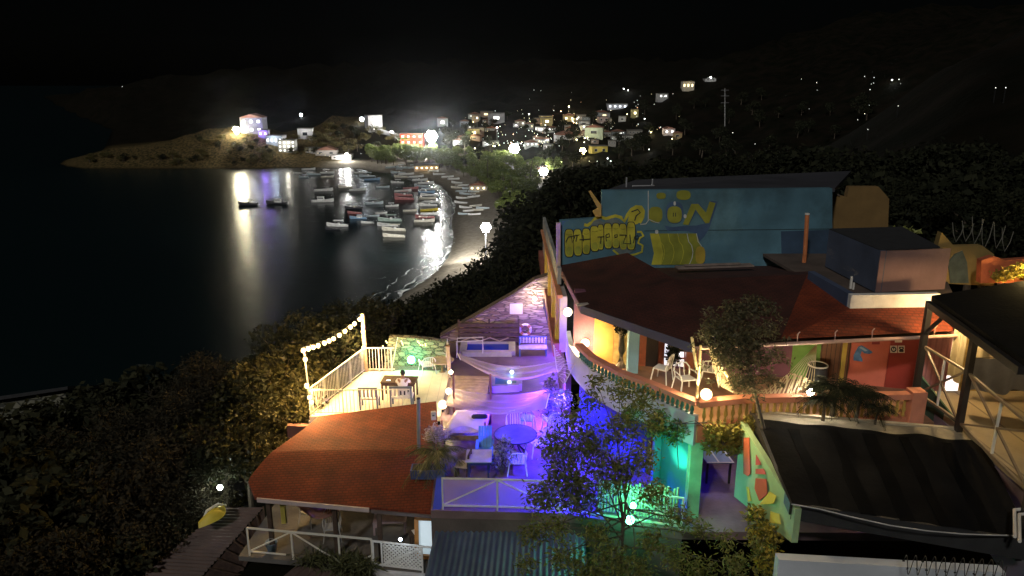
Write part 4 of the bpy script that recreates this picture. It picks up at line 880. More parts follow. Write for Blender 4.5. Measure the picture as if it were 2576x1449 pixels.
c_gr = M('paint_green', (.16, .3, .06), .8, .25, 2, .1); c_co = M('paint_coral', (.62, .16, .1), .8, .15, 1.5, .1); c_pk = M('paint_pink', (.6, .26, .24), .8, .25, 3, .1, stripe=('X', .16, .3, .75)); c_br = M('wood_brown', (.2, .09, .04), .6, .3, 4, .2, stripe=('X', .13, .18, .4))
c_ye = M('paint_yellow', (.6, .42, .08), .8, .3, 2, .1); c_wh = M('paint_white', (.72, .68, .62), .8, .15, 2, .1)
panel(1492, 1540, UZ, 38.9, c_or); panel(1541, 1574, UZ, 38.9, c_oc); panel(1575, 1604, UZ, 38.9, c_ye)
panel(1606, 1622, UZ, 38.8, c_rb, 'door'); panel(1622, 1652, UZ, 38.8, M('glass_dark', (.03, .025, .025), .15), 'window'); panel(1653, 1668, UZ, 38.8, c_rb)
wdw = panel(1668, 1722, UZ + .1, 38.8, E('window_lit', (.92, .9, 1), 1.1), 'window', .03)
fr = MB()
for x in (1668, 1685, 1703, 1722): fr.bar(wp(x, UZ + .1, .08), wp(x, 38.8, .08), .05)
for z in (36.9, 37.7, 38.4): fr.bar(wp(1668, z, .08), wp(1722, z, .08), .05)
fr.build('window_bars', c_rb, wdw)
panel(1723, 1750, UZ, 38.8, c_rb); panel(1985, 2054, UZ, 38.8, c_gr); bd = panel(2055, 2106, UZ, 38.6, c_br, 'door'); panel(2107, 2118, UZ, 38.8, c_ye); panel(2118, 2127, UZ, 38.8, c_br)
coral = panel(2128, 2221, UZ, 38.9, c_co); rd = panel(2222, 2290, UZ, 38.85, M('door_red', (.34, .045, .03), .5, .25, 1.2, .1), 'door', .06); panel(2291, 2318, UZ, 38.85, c_pk)
panel(2319, 2372, UZ, 38.85, c_pk, 'curtain'); panel(2373, 2405, UZ, 38.7, E('doorway_lit', (1, .86, .78), 1.6), 'doorway'); panel(2406, 2470, UZ, 38.8, c_oc)
z7b = zoom(2000, 850, 3.623)
def decal(pts, off, mat, name, parent, zf=z7b, th=.012):
    w = []
    for q in pts:
        x, y = zf(*q); r = ray(x, y)
        # meet the sloping wall line Y = 24.9 - off - .24 X
        t = (24.9 - off) / (r.y + .24 * r.x); w.append(CAM + r * t)
    return MB().prism(w, (0, -th, 0)).build(name, mat, parent)
bl_ = M('paint_blue_bird', (.09, .2, .4), .8, .4, 6, .1)
decal([(1812, 745), (1815, 690), (1840, 640), (1862, 600), (1895, 585), (1935, 605), (2018, 658), (1985, 678), (1925, 672), (1900, 645), (1885, 690), (1908, 735), (1905, 760)], .06, bl_, 'painted_bird', coral)
decal([(1875, 612), (1892, 598), (1960, 640), (1935, 650)], .075, M('paint_blue_pale', (.3, .45, .6), .8), 'painted_wing', coral)
decal([(2008, 535), (2090, 535), (2090, 575), (2008, 575)], .065, M('plaque_red', (.3, .04, .04), .7), 'plaque', coral)
sgw = M('sign_white', (.7, .62, .52), .6, .1, 3, .05); blk = M('sign_black', (.02, .02, .02), .6)
s1 = decal([(2203, 590), (2275, 590), (2275, 665), (2203, 665)], .085, sgw, 'door_sign', rd); s2 = decal([(2285, 590), (2355, 590), (2355, 665), (2285, 665)], .085, sgw, 'door_sign', rd)
decal([(2250, 515), (2330, 515), (2325, 555), (2252, 555)], .085, sgw, 'door_sign', rd)
cx_, cy_ = 2238, 628; decal([(cx_ + 29 * math.cos(a), cy_ + 29 * math.sin(a)) for a in [2 * PI * i / 16 for i in range(16)]], .1, blk, 'symbol', s1)
decal([(cx_ + 17 * math.cos(a), cy_ - 1 + 17 * math.sin(a)) for a in [2 * PI * i / 12 for i in range(12)]], .114, sgw, 'symbol', s1); decal([(cx_ - 4, cy_ - 26), (cx_ + 4, cy_ - 26), (cx_ + 4, cy_ + 2), (cx_ - 4, cy_ + 2)], .128, blk, 'symbol', s1)
decal([(2298, 602), (2342, 602), (2345, 625), (2335, 632), (2345, 640), (2340, 656), (2300, 656), (2296, 640), (2306, 630), (2296, 622)], .1, blk, 'symbol', s2); decal([(2312, 612), (2330, 612), (2330, 622), (2312, 622)], .114, sgw, 'symbol', s2)
# balcony corner columns and beams
MB().box((3.95, 23.3, 37.7), (.34, .34, 2.4)).build('column', M('paint_blue_col', (.16, .3, .4), .8, .15, 2, .1), g)
ribbon([p for p in EDGE], 36.1, 36.98, .16, 'parapet', M('parapet_white', (.52, .55, .6), .8, .15, 1.2, .15, dirt=.4), g)
grn = M('paint_green_col', (.25, .5, .3), .75, .3, 1.5, .1, dirt=.4)
MB().box((5.12, 19.12, 35.0), (.34, .34, 2.4)).build('column', grn, g)
MB().box((4.28, 20.3, 35.0), (.2, .3, 2.4)).build('column', M('paint_teal_col', (.04, .24, .3), .75, .2, 1.5, .1), g)
MB().prism([Vector((4.4, 20.25, TZ)), Vector((4.98, 19.35, TZ)), Vector((5.1, 19.45, TZ)), Vector((4.52, 20.35, TZ))], (0, 0, 2.4)).build('wall_panel', M('paint_teal', (.04, .26, .28), .8, .2, 1, .1), g)
MB().prism([Vector((2.3, 24.0, TZ)), Vector((4.2, 21.5, TZ)), Vector((4.35, 21.6, TZ)), Vector((2.45, 24.1, TZ))], (0, 0, 2.0)).build('wall_panel', M('paint_cobalt', (.06, .07, .2), .8, .3, 1.5, .1), g)
MB().box((4.55, 22.0, 34.9), (1.1, .1, 2.2)).build('wall_panel', M('paint_red', (.5, .05, .05), .8, .15, 1.5, .1), g)
MB().box((9.0, 24.0, 34.95), (8.0, .15, 2.3)).build('wall_panel', M('paint_violet_mural', (.16, .16, .4), .8, .8, 1.8, .1), g)
# side facade, nearly edge-on
MB().prism([(1.9, 25.0, 33.8), (1.9, 41.5, 33.8), (1.9, 41.5, 36.0), (1.9, 25.0, 36.0)], (.2, 0, 0)).build('side_base', M('paint_brown', (.13, .07, .05), .85, .3, 1, .2), g)
sd = MB().prism([(1.72, 25.9, 36.2), (1.72, 41.5, 36.2), (1.72, 41.5, 37.45), (1.72, 25.9, 38.3)], (.25, 0, 0)).build('side_wall', M('side_wall', (.55, .46, .42), .85, .3, .8, .2, dirt=.4), g)
for y in (26.5, 29.2, 32.4, 36.0): MB().bar((1.66, y, 36.2), (1.66, y, 38.25 - (y - 26) * .054), .3, .14).build('pilaster', c_ye, g)
MB().bar((1.78, 27.5, 38.62), (1.78, 41.5, 37.95), .14, .62).build('side_parapet', M('parapet_grey', (.34, .34, .32), .85, .3, .8, .2, dirt=.4), g)
MB().bar((1.7, 25.9, 38.3), (1.7, 41.6, 37.48), .2, .12).build('cornice', M('paint_orange_trim', (.62, .26, .12), .8, .2, 1, .1), g)
MB().bar((1.64, 25.9, 36.28), (1.64, 41.6, 36.1), .3, .5).build('side_band', M('paint_brick', (.3, .1, .07), .85, .3, 1, .2), g)
for y in (28, 30.8, 34.2): MB().box((1.705, y, 37.2), (.02, 1.0, 1.1)).build('window', M('glass_dark', (.03, .025, .025), .15), g)
# the roof: hip planes over the balcony corner
zr = 38.86
A, B_, C_, E_ = P(1407, 668, zr), P(1461, 768, zr), P(1741, 864, zr), P(2412, 832, zr)
F_, G_, H_ = P(1578, 636, 39.75), P(1700, 704, 39.6), P(2030, 690, 39.55)
M1, K_ = P(2137, 776, 39.35), P(2420, 772, 39.35); I_ = P(2060, 667, 39.1); J_ = Vector((2.2, 28.0, 38.9)); J2 = Vector((11.5, 27.95, 38.95))
def slab(pts, mat, name='roof_plane'): return MB().prism(pts, (0, 0, -.09)).build(name, mat, g)
MB().quad(A, B_, G_, F_).build('roof_slope', roof_dark, g)
MB().add([B_, C_, G_], [(0, 1, 2)]).build('roof_slope', roof_dark, g)
Cm = C_.lerp(E_, .32)
MB().add([C_, Cm, H_, G_], [(0, 1, 2, 3)]).build('roof_slope', roof_dark, g)
MB().add([Cm, E_, K_, M1, H_], [(0, 1, 2, 3, 4)]).build('roof_slope', roof_red, g)
Vv = D(1640, 674, 27.9)
MB().add([F_, G_, H_, J2, J_, Vv], [(0, 1, 5), (1, 2, 3, 5), (0, 5, 4)]).build('roof_slope', roof_dark, g)
MB().add([A, F_, J_], [(0, 1, 2)]).build('roof_slope', roof_dark, g)
fas = M('fascia_navy', (.03, .035, .09), .6, .2, 3, .1)
MB().bar(A - Vector((0, 0, .12)), B_ - Vector((0, 0, .12)), .06, .22).build('fascia', M('fascia_plum', (.2, .1, .1), .7), g)
MB().bar(B_ - Vector((0, 0, .13)), C_ - Vector((0, 0, .13)), .06, .26).build('fascia', fas, g)
MB().quad(B_ - Vector((0, 0, .27)), C_ - Vector((0, 0, .27)), C_ + Vector((.2, .9, -.3)), B_ + Vector((.3, .9, -.3))).build('soffit', fas, g)
MB().quad(C_ - Vector((0, 0, .2)), E_ - Vector((0, 0, .2)), E_ + Vector((0, .9, -.22)), C_ + Vector((.2, .9, -.3))).build('soffit', wood_dark, g)
MB().box(B_ + Vector((.12, .02, .03)), (.55, .16, .05), R(18)).build('roof_cap', M('cap_pale', (.5, .42, .38), .7), g)
gt = M('gutter_pale', (.5, .32, .27), .4, .2, 3, .1)
MB().tube([C_ + Vector((0, -.06, -.12)), E_ + Vector((.1, -.06, -.12))], .055, 8).build('gutter', gt, g)
for t_ in (.1, .38, .52, .66, .9): p = C_.lerp(E_, t_); MB().tube([p + Vector((0, -.06, -.1)), p + Vector((0, -.04, .14)), p + Vector((.06, -.02, .2))], .018, 5).build('gutter_bracket', gt, g)
pw = white_paint
MB().prism([P(2137, 776, 39.36), P(2360, 772, 39.36), P(2360, 772, 39.36) + Vector((0, .2, 0)), P(2137, 776, 39.36) + Vector((0, .2, 0))], (0, 0, .4)).build('roof_parapet', pw, g)
q0 = P(2137, 776, 39.36); q1 = P(2035, 716, 39.36)
MB().prism([q0 + Vector((-.02, .2, 0)), q0 + Vector((.18, .2, 0)), q1 + Vector((.2, .2, 0)), q1 + Vector((0, .2, 0))], (0, 0, .4)).build('roof_parapet', M('parapet_navy', (.06, .08, .14), .7, .2, 1, .1), g)
MB().prism([q0 + Vector((.2, .22, .02)), P(2420, 772, 39.38) + Vector((0, .22, 0)), Vector((16, 28, 39.38)), Vector((9.5, 28, 39.38)), q1 + Vector((.2, .2, .02))], (0, 0, -.1)).build('roof_deck', M('roof_deck', (.1, .07, .055), .9, .4, 1, .3, dirt=.5), g)
o = thing('roof_stub', 'thin pale pipe stub standing on the flat roof behind the white parapet', 'pipe', P(2145, 728, 39.4))
MB().bar(P(2138, 726, 39.4), P(2138, 726, 39.4) + Vector((0, 0, .4)), .06).build('pipe', c_wh, o); MB().bar(P(2145, 728, 39.4), P(2145, 728, 39.4) + Vector((0, 0, .22)), .05).build('pipe', c_wh, o)
o = thing('loose_boards', 'pale weathered boards lying on the roof under the painted wall', 'boards', P(1780, 690, 39.0))
MB().bar(P(1700, 687, 39.2) + Vector((0, 0, .2)), P(1890, 680, 39.2) + Vector((0, 0, .2)), .35, .05).build('board', M('board_weathered', (.26, .2, .17), .9, .3, 3, .3), o)
MB().bar(P(1720, 683, 39.26) + Vector((0, 0, .22)), P(1860, 678, 39.26) + Vector((0, 0, .22)), .12, .05).build('board', M('board_weathered', (.26, .2, .17), .9), o)

# balustrades
def balustrade(label, path, z0, z1, zr0, bal, rail, sp=.2, pillar=None):
    o = thing('balustrade', label, 'balustrade', (path[0][0], path[0][1], z0))
    for p in along(path, sp)[1:-1]:
        h = z1 - z0; MB().lathe([(.05, 0), (.05, .04), (.03, .08 * h / .4), (.062, h * .38), (.03, h * .78), (.05, h * .9), (.05, h)], (p.x, p.y, z0), 8).build('baluster', bal, o, True)
    ribbon(path, z1, zr0, .26, 'rail', rail, o)
    if pillar: MB().box((pillar[0], pillar[1], (36.3 + zr0) / 2 + .03), (.4, .4, zr0 - 36.3 + .1)).build('pillar', rail, o)
    return o
rail_c = M('rail_coral', (.55, .22, .15), .7, .2, 2, .1)
balustrade('balustrade with dark green balusters on the white curved parapet', EDGE[2:], 36.98, 37.3, 37.42, M('baluster_green', (.05, .16, .13), .7, .2, 4, .1), rail_c, .17)
balustrade('balustrade with yellow balusters and a coral rail facing the dark canopy', EDGER, 36.72, 37.26, 37.42, M('baluster_yellow', (.55, .36, .08), .7, .2, 4, .1), M('rail_orange', (.62, .24, .14), .7, .15, 2, .1), .2, (11.25, 19.5))
ribbon(EDGER, 36.2, 36.71, .16, 'balcony_edge', M('edge_orange', (.55, .2, .1), .8, .2, 1, .1), g)

# ================================================================ long teal wall with graffiti, behind the roof
YM = 28.15
mw = thing('mural_building', 'long teal building behind the roof with yellow graffiti on its wall', 'building', (7, YM, 38.5))
wall_pts = [(1408, 700), (1408, 556), (1512, 548), (1514, 480), (2093, 474), (2093, 700)]
teal = M('wall_teal', (.09, .2, .26), .85, .45, .5, .2, dirt=.85)
vp(wall_pts, YM, .3).build('wall', teal, mw)
q = D(1520, 479, YM + .3); q2 = D(2100, 473, YM + .3); q3 = D(2140, 430, 36); q4 = D(1600, 452, 36)
MB().prism([q, q2, q3, q4], (0, 0, -.15)).build('roof', M('mural_roof', (.045, .045, .055), .7, .3, .6, .2), mw)
for (x, y) in ((1575, 462), (1640, 466)): p = D(x, y, 30); MB().bar(p - Vector((0, 0, .3)), p + Vector((0, 0, .25)), .05).build('roof_pipe', steel, mw)
MB().tube([D(1590, 468, 30), D(1645, 467, 30), D(1646, 476, 30)], .03, 6).build('roof_pipe', steel, mw)
vp([(1964, 582), (2092, 578), (2092, 672), (1966, 672)], YM - .012, .01).build('navy_patch', M('wall_navy', (.04, .075, .13), .85, .4, .6, .1, dirt=.6), mw)  # darker navy area on the lower right of the wall
vp([(1620, 580), (2092, 575), (2092, 577), (1620, 582)], YM - .008, .006).build('wall_joint', M('joint_dark', (.03, .06, .07), .9), mw)
yb = M('trim_yellow', (.5, .33, .1), .8, .2, 2, .1)
vp([(1480, 482), (1486, 480), (1512, 516), (1512, 545), (1498, 546), (1490, 532), (1503, 524)], YM - .12, .1).build('parapet_end', yb, mw)
MB().bar(D(1404, 700, YM - .1), D(1404, 560, YM - .1), .16).build('corner_post', M('post_pinkish', (.5, .38, .34), .8), mw)
z8 = zoom(1580, 520, 4.262)
gy = M('graffiti_yellow', (.5, .46, .045), .8, .35, 1.6, .05); gb = M('graffiti_black', (.025, .03, .03), .8); gg = M('graffiti_olive', (.26, .27, .03), .8, .35, 1.6, .05); gbl = M('graffiti_blue', (.05, .1, .2), .8, .35, 1.4, .05); gw = M('graffiti_white', (.55, .58, .56), .8); gd = M('graffiti_grey', (.16, .2, .2), .8, .4, 1.6, .05)
def zpoly(pts, off, mat, name): return MB().prism([D(*z8(*p), YM - off) for p in pts], (0, -.006, 0)).build(name, mat, mw)
def zline(pts, wz, off, mat, name):
    k = wz / 4.262 / 1.165 / FL * 29 / 2; q = [D(*z8(*p), YM - off) for p in pts]; L_, R_ = [], []
    for i, p in enumerate(q):
        d = (q[min(i + 1, len(q) - 1)] - q[max(i - 1, 0)]).normalized(); n_ = Vector((-d.z, 0, d.x)) * k; L_.append(p + n_); R_.append(p - n_)
    m = MB(); n = len(q); m.add(L_ + R_, [(i, i + 1, n + i + 1, n + i) for i in range(n - 1)]); return m.build(name, mat, mw)
def blob(cx, cy, rx, ry, k=18, sk=0, sq=2.6):
    out = []
    for i in range(k):
        a = 2 * PI * i / k; c_, s_ = math.cos(a), math.sin(a)
        u = math.copysign(abs(c_) ** (2 / sq), c_); v = math.copysign(abs(s_) ** (2 / sq), s_); out.append((cx + rx * u + sk * v, cy + ry * v))
    return out
# cloud outline above the letters, then the row of fat letters, each of two lobes with a dark rim
zline([(560, 590), (600, 600), (660, 560), (700, 510), (760, 490), (830, 515), (880, 500), (950, 480), (1020, 500), (1060, 550), (1100, 470), (1150, 400), (1210, 365), (1270, 370), (1300, 420), (1290, 500), (1250, 570)], 40, .012, gy, 'graffiti_outline')
zpoly([(1100, 560), (1120, 470), (1160, 400), (1220, 365), (1280, 380), (1300, 440), (1270, 520), (1230, 580), (1150, 600)], .01, gy, 'graffiti_shape')
zline([(1150, 430), (1230, 400), (1260, 440), (1210, 480), (1190, 540)], 16, .02, gb, 'graffiti_stroke')
zpoly([(640, 600), (680, 540), (740, 520), (800, 560), (900, 510), (980, 520), (1050, 590), (900, 640), (700, 650)], .008, gd, 'graffiti_shade')
for i, (cx, yt, yb_, rx) in enumerate([(372, 650, 990, 62), (480, 650, 975, 58), (585, 640, 955, 56), (690, 610, 920, 60), (765, 590, 900, 44), (858, 575, 885, 56), (955, 575, 880, 54), (1045, 580, 900, 54), (1145, 560, 900, 58)]):
    cy = (yt + yb_) / 2; tall = (yb_ - yt) / 2
    zpoly(blob(cx, cy, rx + 1, tall + 9, 26, 4 * (i % 2), 4), .010 + .001 * i, gb, 'graffiti_letter_rim')
    zpoly(blob(cx, cy, rx - 9, tall, 26, 4 * (i % 2), 4), .022 + .001 * i, gy, 'graffiti_letter')
    zpoly(blob(cx + 3, yb_ - tall * .42, rx * .62, tall * .3, 18, 0, 2.4), .034 + .001 * i, M('graffiti_limegreen', (.36, .38, .05), .8, .35, 1.6, .05), 'graffiti_highlight')
    zline([(cx - rx * .6, yt + 62), (cx, yt + 70), (cx + rx * .6, yt + 62)], 7, .046, gg, 'graffiti_stroke')
for st in ([(330, 810), (360, 745), (490, 720)], [(400, 735), (410, 820), (440, 740)], [(470, 735), (455, 800)], [(500, 780), (640, 770)], [(545, 720), (550, 800)], [(725, 745), (815, 740)], [(770, 745), (765, 830)], [(830, 720), (835, 800)], [(830, 720), (870, 700), (880, 740), (840, 750)], [(945, 760), (940, 720), (975, 715), (970, 745), (940, 750)], [(1000, 720), (1085, 720)], [(1085, 720), (1045, 825), (1150, 830)], [(1130, 715), (1140, 830)], [(1175, 820), (1190, 740), (1230, 720), (1240, 760), (1195, 770)]): zline(st, 11, .055, gb, 'graffiti_stroke')
zline([(920, 905), (1000, 975), (1110, 975), (1200, 960), (1280, 930), (1290, 850), (1235, 820), (1250, 760), (1300, 730), (1270, 680), (1220, 680)], 26, .02, gy, 'graffiti_outline'); zpoly([(930, 890), (1000, 960), (1120, 950), (1200, 900), (1190, 820), (1050, 880)], .018, gd, 'graffiti_shade')
# upper right group
zpoly(blob(1450, 465, 88, 100), .012, gg, 'graffiti_letter'); zline([(1360, 165), (1360, 540), (1330, 580), (1260, 588)], 10, .03, gw, 'graffiti_stroke')
zpoly(blob(1690, 440, 112, 140), .011, gbl, 'graffiti_letter_rim'); zpoly(blob(1688, 465, 92, 105), .024, gg, 'graffiti_letter'); zline([(1675, 440), (1672, 490)], 10, .034, gb, 'graffiti_stroke'); zline([(1700, 440), (1702, 490)], 10, .034, gb, 'graffiti_stroke'); zpoly(blob(1690, 325, 14, 26), .036, gw, 'graffiti_highlight')
zpoly([(1800, 580), (1870, 590), (1960, 430), (2080, 590), (2140, 580), (2230, 300), (2140, 290), (2090, 460), (2000, 320), (1920, 320)], .02, gbl, 'graffiti_letter_rim'); zpoly([(1790, 585), (1860, 595), (1950, 400), (2075, 575), (2120, 570), (2200, 320), (2125, 300), (2080, 440), (1985, 330), (1900, 330)], .03, gg, 'graffiti_letter')
zpoly(blob(1820, 485, 18, 24), .04, gw, 'graffiti_highlight'); zpoly(blob(1465, 680, 20, 24), .04, gw, 'graffiti_highlight'); zpoly(blob(1800, 220, 90, 60), .014, gg, 'graffiti_shape'); zpoly(blob(1520, 230, 60, 40), .013, gg, 'graffiti_shape')
zline([(1370, 525), (1450, 560), (1500, 570)], 9, .034, gw, 'graffiti_stroke'); zpoly([(1560, 600), (1660, 620), (1800, 605), (1960, 600), (2150, 555), (2120, 640), (2060, 740), (2000, 800), (1950, 760), (1930, 690), (1840, 670), (1700, 660), (1600, 668)], .007, gbl, 'graffiti_shade')
# the striped hand-like shape below
for i in range(5):
    x = 1440 + i * 118; zpoly([(x - 60, 700), (x + 50, 700), (x + 100, 850), (x + 130, 1000), (x + 90, 1090), (x - 40, 1090), (x - 10, 950)], .012 + .004 * i, gg if i else gy, 'graffiti_shape')
    zline([(x + 50, 700), (x + 70, 800), (x + 108, 850), (x + 125, 930), (x + 112, 1010), (x + 80, 1085)], 8, .036, gw if i in (3, 4) else gy, 'graffiti_stroke')
zpoly(blob(2010, 970, 62, 110), .033, M('graffiti_gold', (.46, .33, .04), .8, .3, 1.6, .05), 'graffiti_shape')
o = thing('roof_pole', 'orange pole standing in front of the dark end of the teal wall', 'pole', P(2022, 662, 39.3))
MB().tube([D(2021, 668, 26.6), D(2024, 640, 26.6), D(2030, 540, 26.6)], .075, 8).build('shaft', M('pole_orange', (.62, .2, .07), .7, .2, 3, .1), o); MB().lathe([(.085, 0), (.085, .05)], D(2030, 540, 26.6), 8).build('cap', c_wh, o)
o = thing('rooftop_hut', 'windowless rooftop hut with a pinkish front and a navy side', 'hut', P(2280, 735, 39.4))
h0, h1 = P(2201, 736, 39.42), P(2352, 728, 39.42)
MB().prism([h0, h1, h1 + Vector((.3, .02, 0)), h0 + Vector((0, .02, 0))], (0, 0, 1.32)).build('front_wall', M('hut_pink', (.17, .1, .105), .85, .25, .8, .2, dirt=.3), o)
h2 = h0 + Vector((-.25, 3.3, 0))
MB().prism([h0 + Vector((0, .03, 0)), h0 + Vector((.2, .03, 0)), h2 + Vector((.2, 0, 0)), h2], (0, 0, 1.32)).build('side_wall', M('hut_navy', (.07, .085, .13), .85, .25, .8, .2, dirt=.3), o)
MB().prism([h0 + Vector((0, .1, 1.3)), h1 + Vector((0, .1, 1.3)), h1 + Vector((.4, 3.3, 1.3)), h2 + Vector((0, 0, 1.3))], (0, 0, .05)).build('roof', M('hut_roof_dark', (.02, .02, .022), .9), o)
o = thing('ochre_wall', 'dim ochre wall with a notched top right of the teal building', 'wall', D(2140, 560, 30))
vp([(2096, 600), (2096, 482), (2112, 492), (2130, 496), (2136, 470), (2210, 470), (2236, 500), (2232, 600)], 30, .3).build('wall_face', M('wall_ochre', (.2, .12, .04), .9, .3, .8, .2, dirt=.4), o)
vp([(2094, 482), (2112, 490), (2112, 494), (2094, 486)], 29.95, .06).build('coping', cpm, o)
o = thing('garden_wall', 'mustard wall painted with a dark leaf shape behind the pavilion roof', 'wall', D(2420, 680, 24))
vp([(2352, 712), (2352, 640), (2368, 585), (2382, 600), (2400, 620), (2470, 618), (2500, 640), (2500, 720)], 24, .25).build('wall_face', M('wall_mustard', (.26, .17, .05), .9, .3, 1, .2, dirt=.3), o)
vp([(2390, 712), (2384, 660), (2400, 640), (2420, 630), (2432, 660), (2436, 712)], 23.97, .03).build('painted_leaf', M('leaf_grey', (.08, .1, .08), .8, .4, 3, .1), o)
o = thing('garden_wall', 'bright orange lit flower bank wall at the right edge above the pavilion roof', 'wall', D(2540, 690, 23))
vp([(2466, 712), (2468, 655), (2500, 645), (2530, 655), (2600, 650), (2600, 712)], 23, .25).build('wall_face', M('wall_rust', (.4, .1, .04), .9, .4, 2.5, .2), o)

# ================================================================ dark canopy roof, white wall and razor wire lower right
cn = thing('canopy_roof', 'large dark flat canopy roof filling the lower right', 'roof', (9, 16.5, 37))
dk_ = M('canopy_felt', (.011, .0105, .01), .92, .4, .9, .25, 0, None, .02) if True else M('x', (.011, .0105, .01), .85, .4, .9, .25, dirt=.4)
K = [P(1890, 1036, 36.9), P(2445, 1083, 36.9), P(2600, 1360, 36.25), P(1992, 1266, 36.25)]
def cf(u, v):
    p = K[0].lerp(K[1], u).lerp(K[3].lerp(K[2], u), v); v = max(0, min(1, v)); k = .12 + .12 * u
    bump = .12 * v / k if v < k else .12 * (1 - (v - k) / (1 - k)) ** 1.4
    return p + Vector((0, 0, bump + .035 * math.sin(u * 9 * PI) * min(1, v * 4) * (1 - v * .6) + .02 * math.sin(u * 17 + v * 9)))
MB().grid(lambda u, v: cf(u, .14 + .008 * math.sin(u * 31) + (.86 - .008 * math.sin(u * 31)) * v), 60, 40).build('membrane', dk_, cn, True)
MB().grid(lambda u, v: cf(u, (.145 + .008 * math.sin(u * 31)) * v) + Vector((0, 0, .006)), 60, 8).build('lit_strip', M('canopy_lit', (.24, .21, .15), .7, .4, 1.6, .2, dirt=.6), cn, True)  # lamplight along the back edge, painted as a paler strip
for i in range(1, 6):
    m_ = MB()
    for k in range(12): m_.bar(cf(i / 6, .2 + .8 * k / 12) + Vector((0, 0, .006)), cf(i / 6, .2 + .8 * (k + 1) / 12) + Vector((0, 0, .006)), .34, .008)
    m_.build('seam', M('canopy_seam', (.005, .005, .005), .95, .3, 2, .1, 0, None, .03), cn)
MB().bar(K[0] + Vector((0, 0, .02)), K[1] + Vector((0, 0, .02)), .12, .06).build('edge_strip', M('edge_alu', (.42, .36, .26), .5, .2, 4, .1), cn)
MB().prism([K[0] + Vector((-.05, 0, .02)), cf(0, .12) + Vector((-.05, 0, .01)), cf(0, .3) + Vector((-.05, 0, .01)), cf(0, .6) + Vector((-.05, 0, .01)), K[3] + Vector((-.05, 0, .0)), K[3] + Vector((-.05, 0, -.3)), K[0] + Vector((-.05, 0, -.3))], (.08, 0, 0)).build('edge_beam', steel_dark, cn)
MB().prism([K[3] + Vector((0, -.02, 0)), K[2] + Vector((0, -.02, 0)), K[2] + Vector((0, -.02, -.5)), K[3] + Vector((0, -.02, -.42))], (0, .08, 0)).build('edge_beam', M('canopy_edge', (.02, .02, .02), .8), cn)
cp_ = thing('cable', 'pale cable sagging along the near edge of the dark canopy', 'cable', P(2200, 1320, 36.75))
MB().tube([P(x, y, 36.42) for x, y in ((1990, 1268), (2060, 1280), (2140, 1300), (2240, 1322), (2330, 1335), (2420, 1343), (2500, 1346), (2556, 1347))], .016, 5).build('wire', M('cable_grey', (.4, .38, .36), .6), cp_)
o = thing('white_pipe', 'bent white pipe at the right end of the cable', 'pipe', P(2565, 1340, 36.7))
for dx in (0, 12): MB().tube([P(2552 + dx, 1350 + dx, 36.7), P(2551 + dx, 1282 + dx, 36.7) , P(2600, 1279 + dx, 36.7)], .035, 6).build('pipe', c_wh, o)
o = thing('white_wall', 'bluish white wall below the dark canopy at the bottom right', 'wall', (9, 14, 34.5))
wl = D(1960, 1400, 14.6); wr = D(2530, 1440, 13.6)
MB().prism([Vector((wl.x, wl.y, 33)), Vector((wr.x, wr.y, 33)), Vector((wr.x, wr.y, 35.95)), Vector((wl.x, wl.y, 35.55))], (0, .25, 0)).build('wall_face', M('wall_bluewhite', (.55, .58, .62), .85, .2, .8, .2, dirt=.5), o)
o = thing('razor_wire', 'coil of razor wire hanging in front of the bluish white wall', 'wire coil', D(2400, 1415, 13.5))
pt = []
for i in range(220):
    t_ = i / 219; x = 2265 + 260 * t_; c = D(x, 1412 + 14 * t_, 13.4 - .5 * t_); a = t_ * 2 * PI * 11; pt.append(c + Vector((.07 * math.cos(a), .12 * math.cos(a) - .1, .21 * math.sin(a))))
MB().tube(pt, .009, 4).build('coil', steel_dark, o)
for k in range(0, 220, 10): MB().box(pt[k], (.05, .012, .03), k).build('barb', steel_dark, o)
# painted pillar wall under the left end of the canopy
o = thing('painted_wall', 'wall with red, green and yellow painted shapes under the left end of the canopy', 'wall', (6.5, 17.4, TZ))
def pw_(x, y): # plane running from (6.25,18.9) to (6.55,15.6)
    r = ray(x, y); n_ = Vector((3.3, .3, 0)).normalized(); p0 = Vector((6.25, 18.9, 36)); t_ = (p0 - CAM).dot(n_) / r.dot(n_); return CAM + r * t_
z6b = zoom(1900, 1150, 3.622)
MB().prism([Vector((6.25, 18.95, TZ + .7)), Vector((6.6, 15.6, 35.3)), Vector((6.6, 15.6, 36.2)), Vector((6.25, 18.95, 36.8))], (.15, 0, 0)).build('wall_face', M('wall_palegreen', (.3, .42, .22), .85, .2, 1.2, .1), o)
yw = D(1905, 1200, 17.6).y
for nm, col_, pts_ in (('painted_shape', (.55, .1, .04), [(1010, 480), (1075, 480), (1085, 860), (1060, 890), (1010, 860)]), ('painted_shape', (.5, .06, .05), [(1145, 660), (1190, 740), (1195, 770), (1140, 770)]), ('painted_shape', (.5, .06, .05), [(1140, 810), (1225, 810), (1250, 870), (1140, 865)]), ('painted_shape', (.45, .06, .03), [(1140, 910), (1255, 920), (1265, 1080), (1180, 1150), (1130, 1020)]), ('painted_shape', (.6, .42, .05), [(1290, 1050), (1360, 1100), (1330, 1180), (1180, 1190)]), ('painted_shape', (.6, .42, .05), [(1040, 1000), (1060, 1000), (1095, 1150), (1060, 1160)]), ('painted_shape', (.6, .42, .05), [(1060, 1250), (1130, 1250), (1140, 1380), (1090, 1400)]), ('painted_shape', (.6, .42, .05), [(1300, 1260), (1390, 1290), (1410, 1400), (1290, 1380)])):
    w = [pw_(*z6b(*p)) for p in pts_]; MB().prism([p + Vector((-.004, 0, 0)) for p in w], (-.012, 0, 0)).build(nm, M('mural_%d_%d' % (int(col_[0] * 100), int(col_[1] * 100)), col_, .8, .2, 2, .1), o)

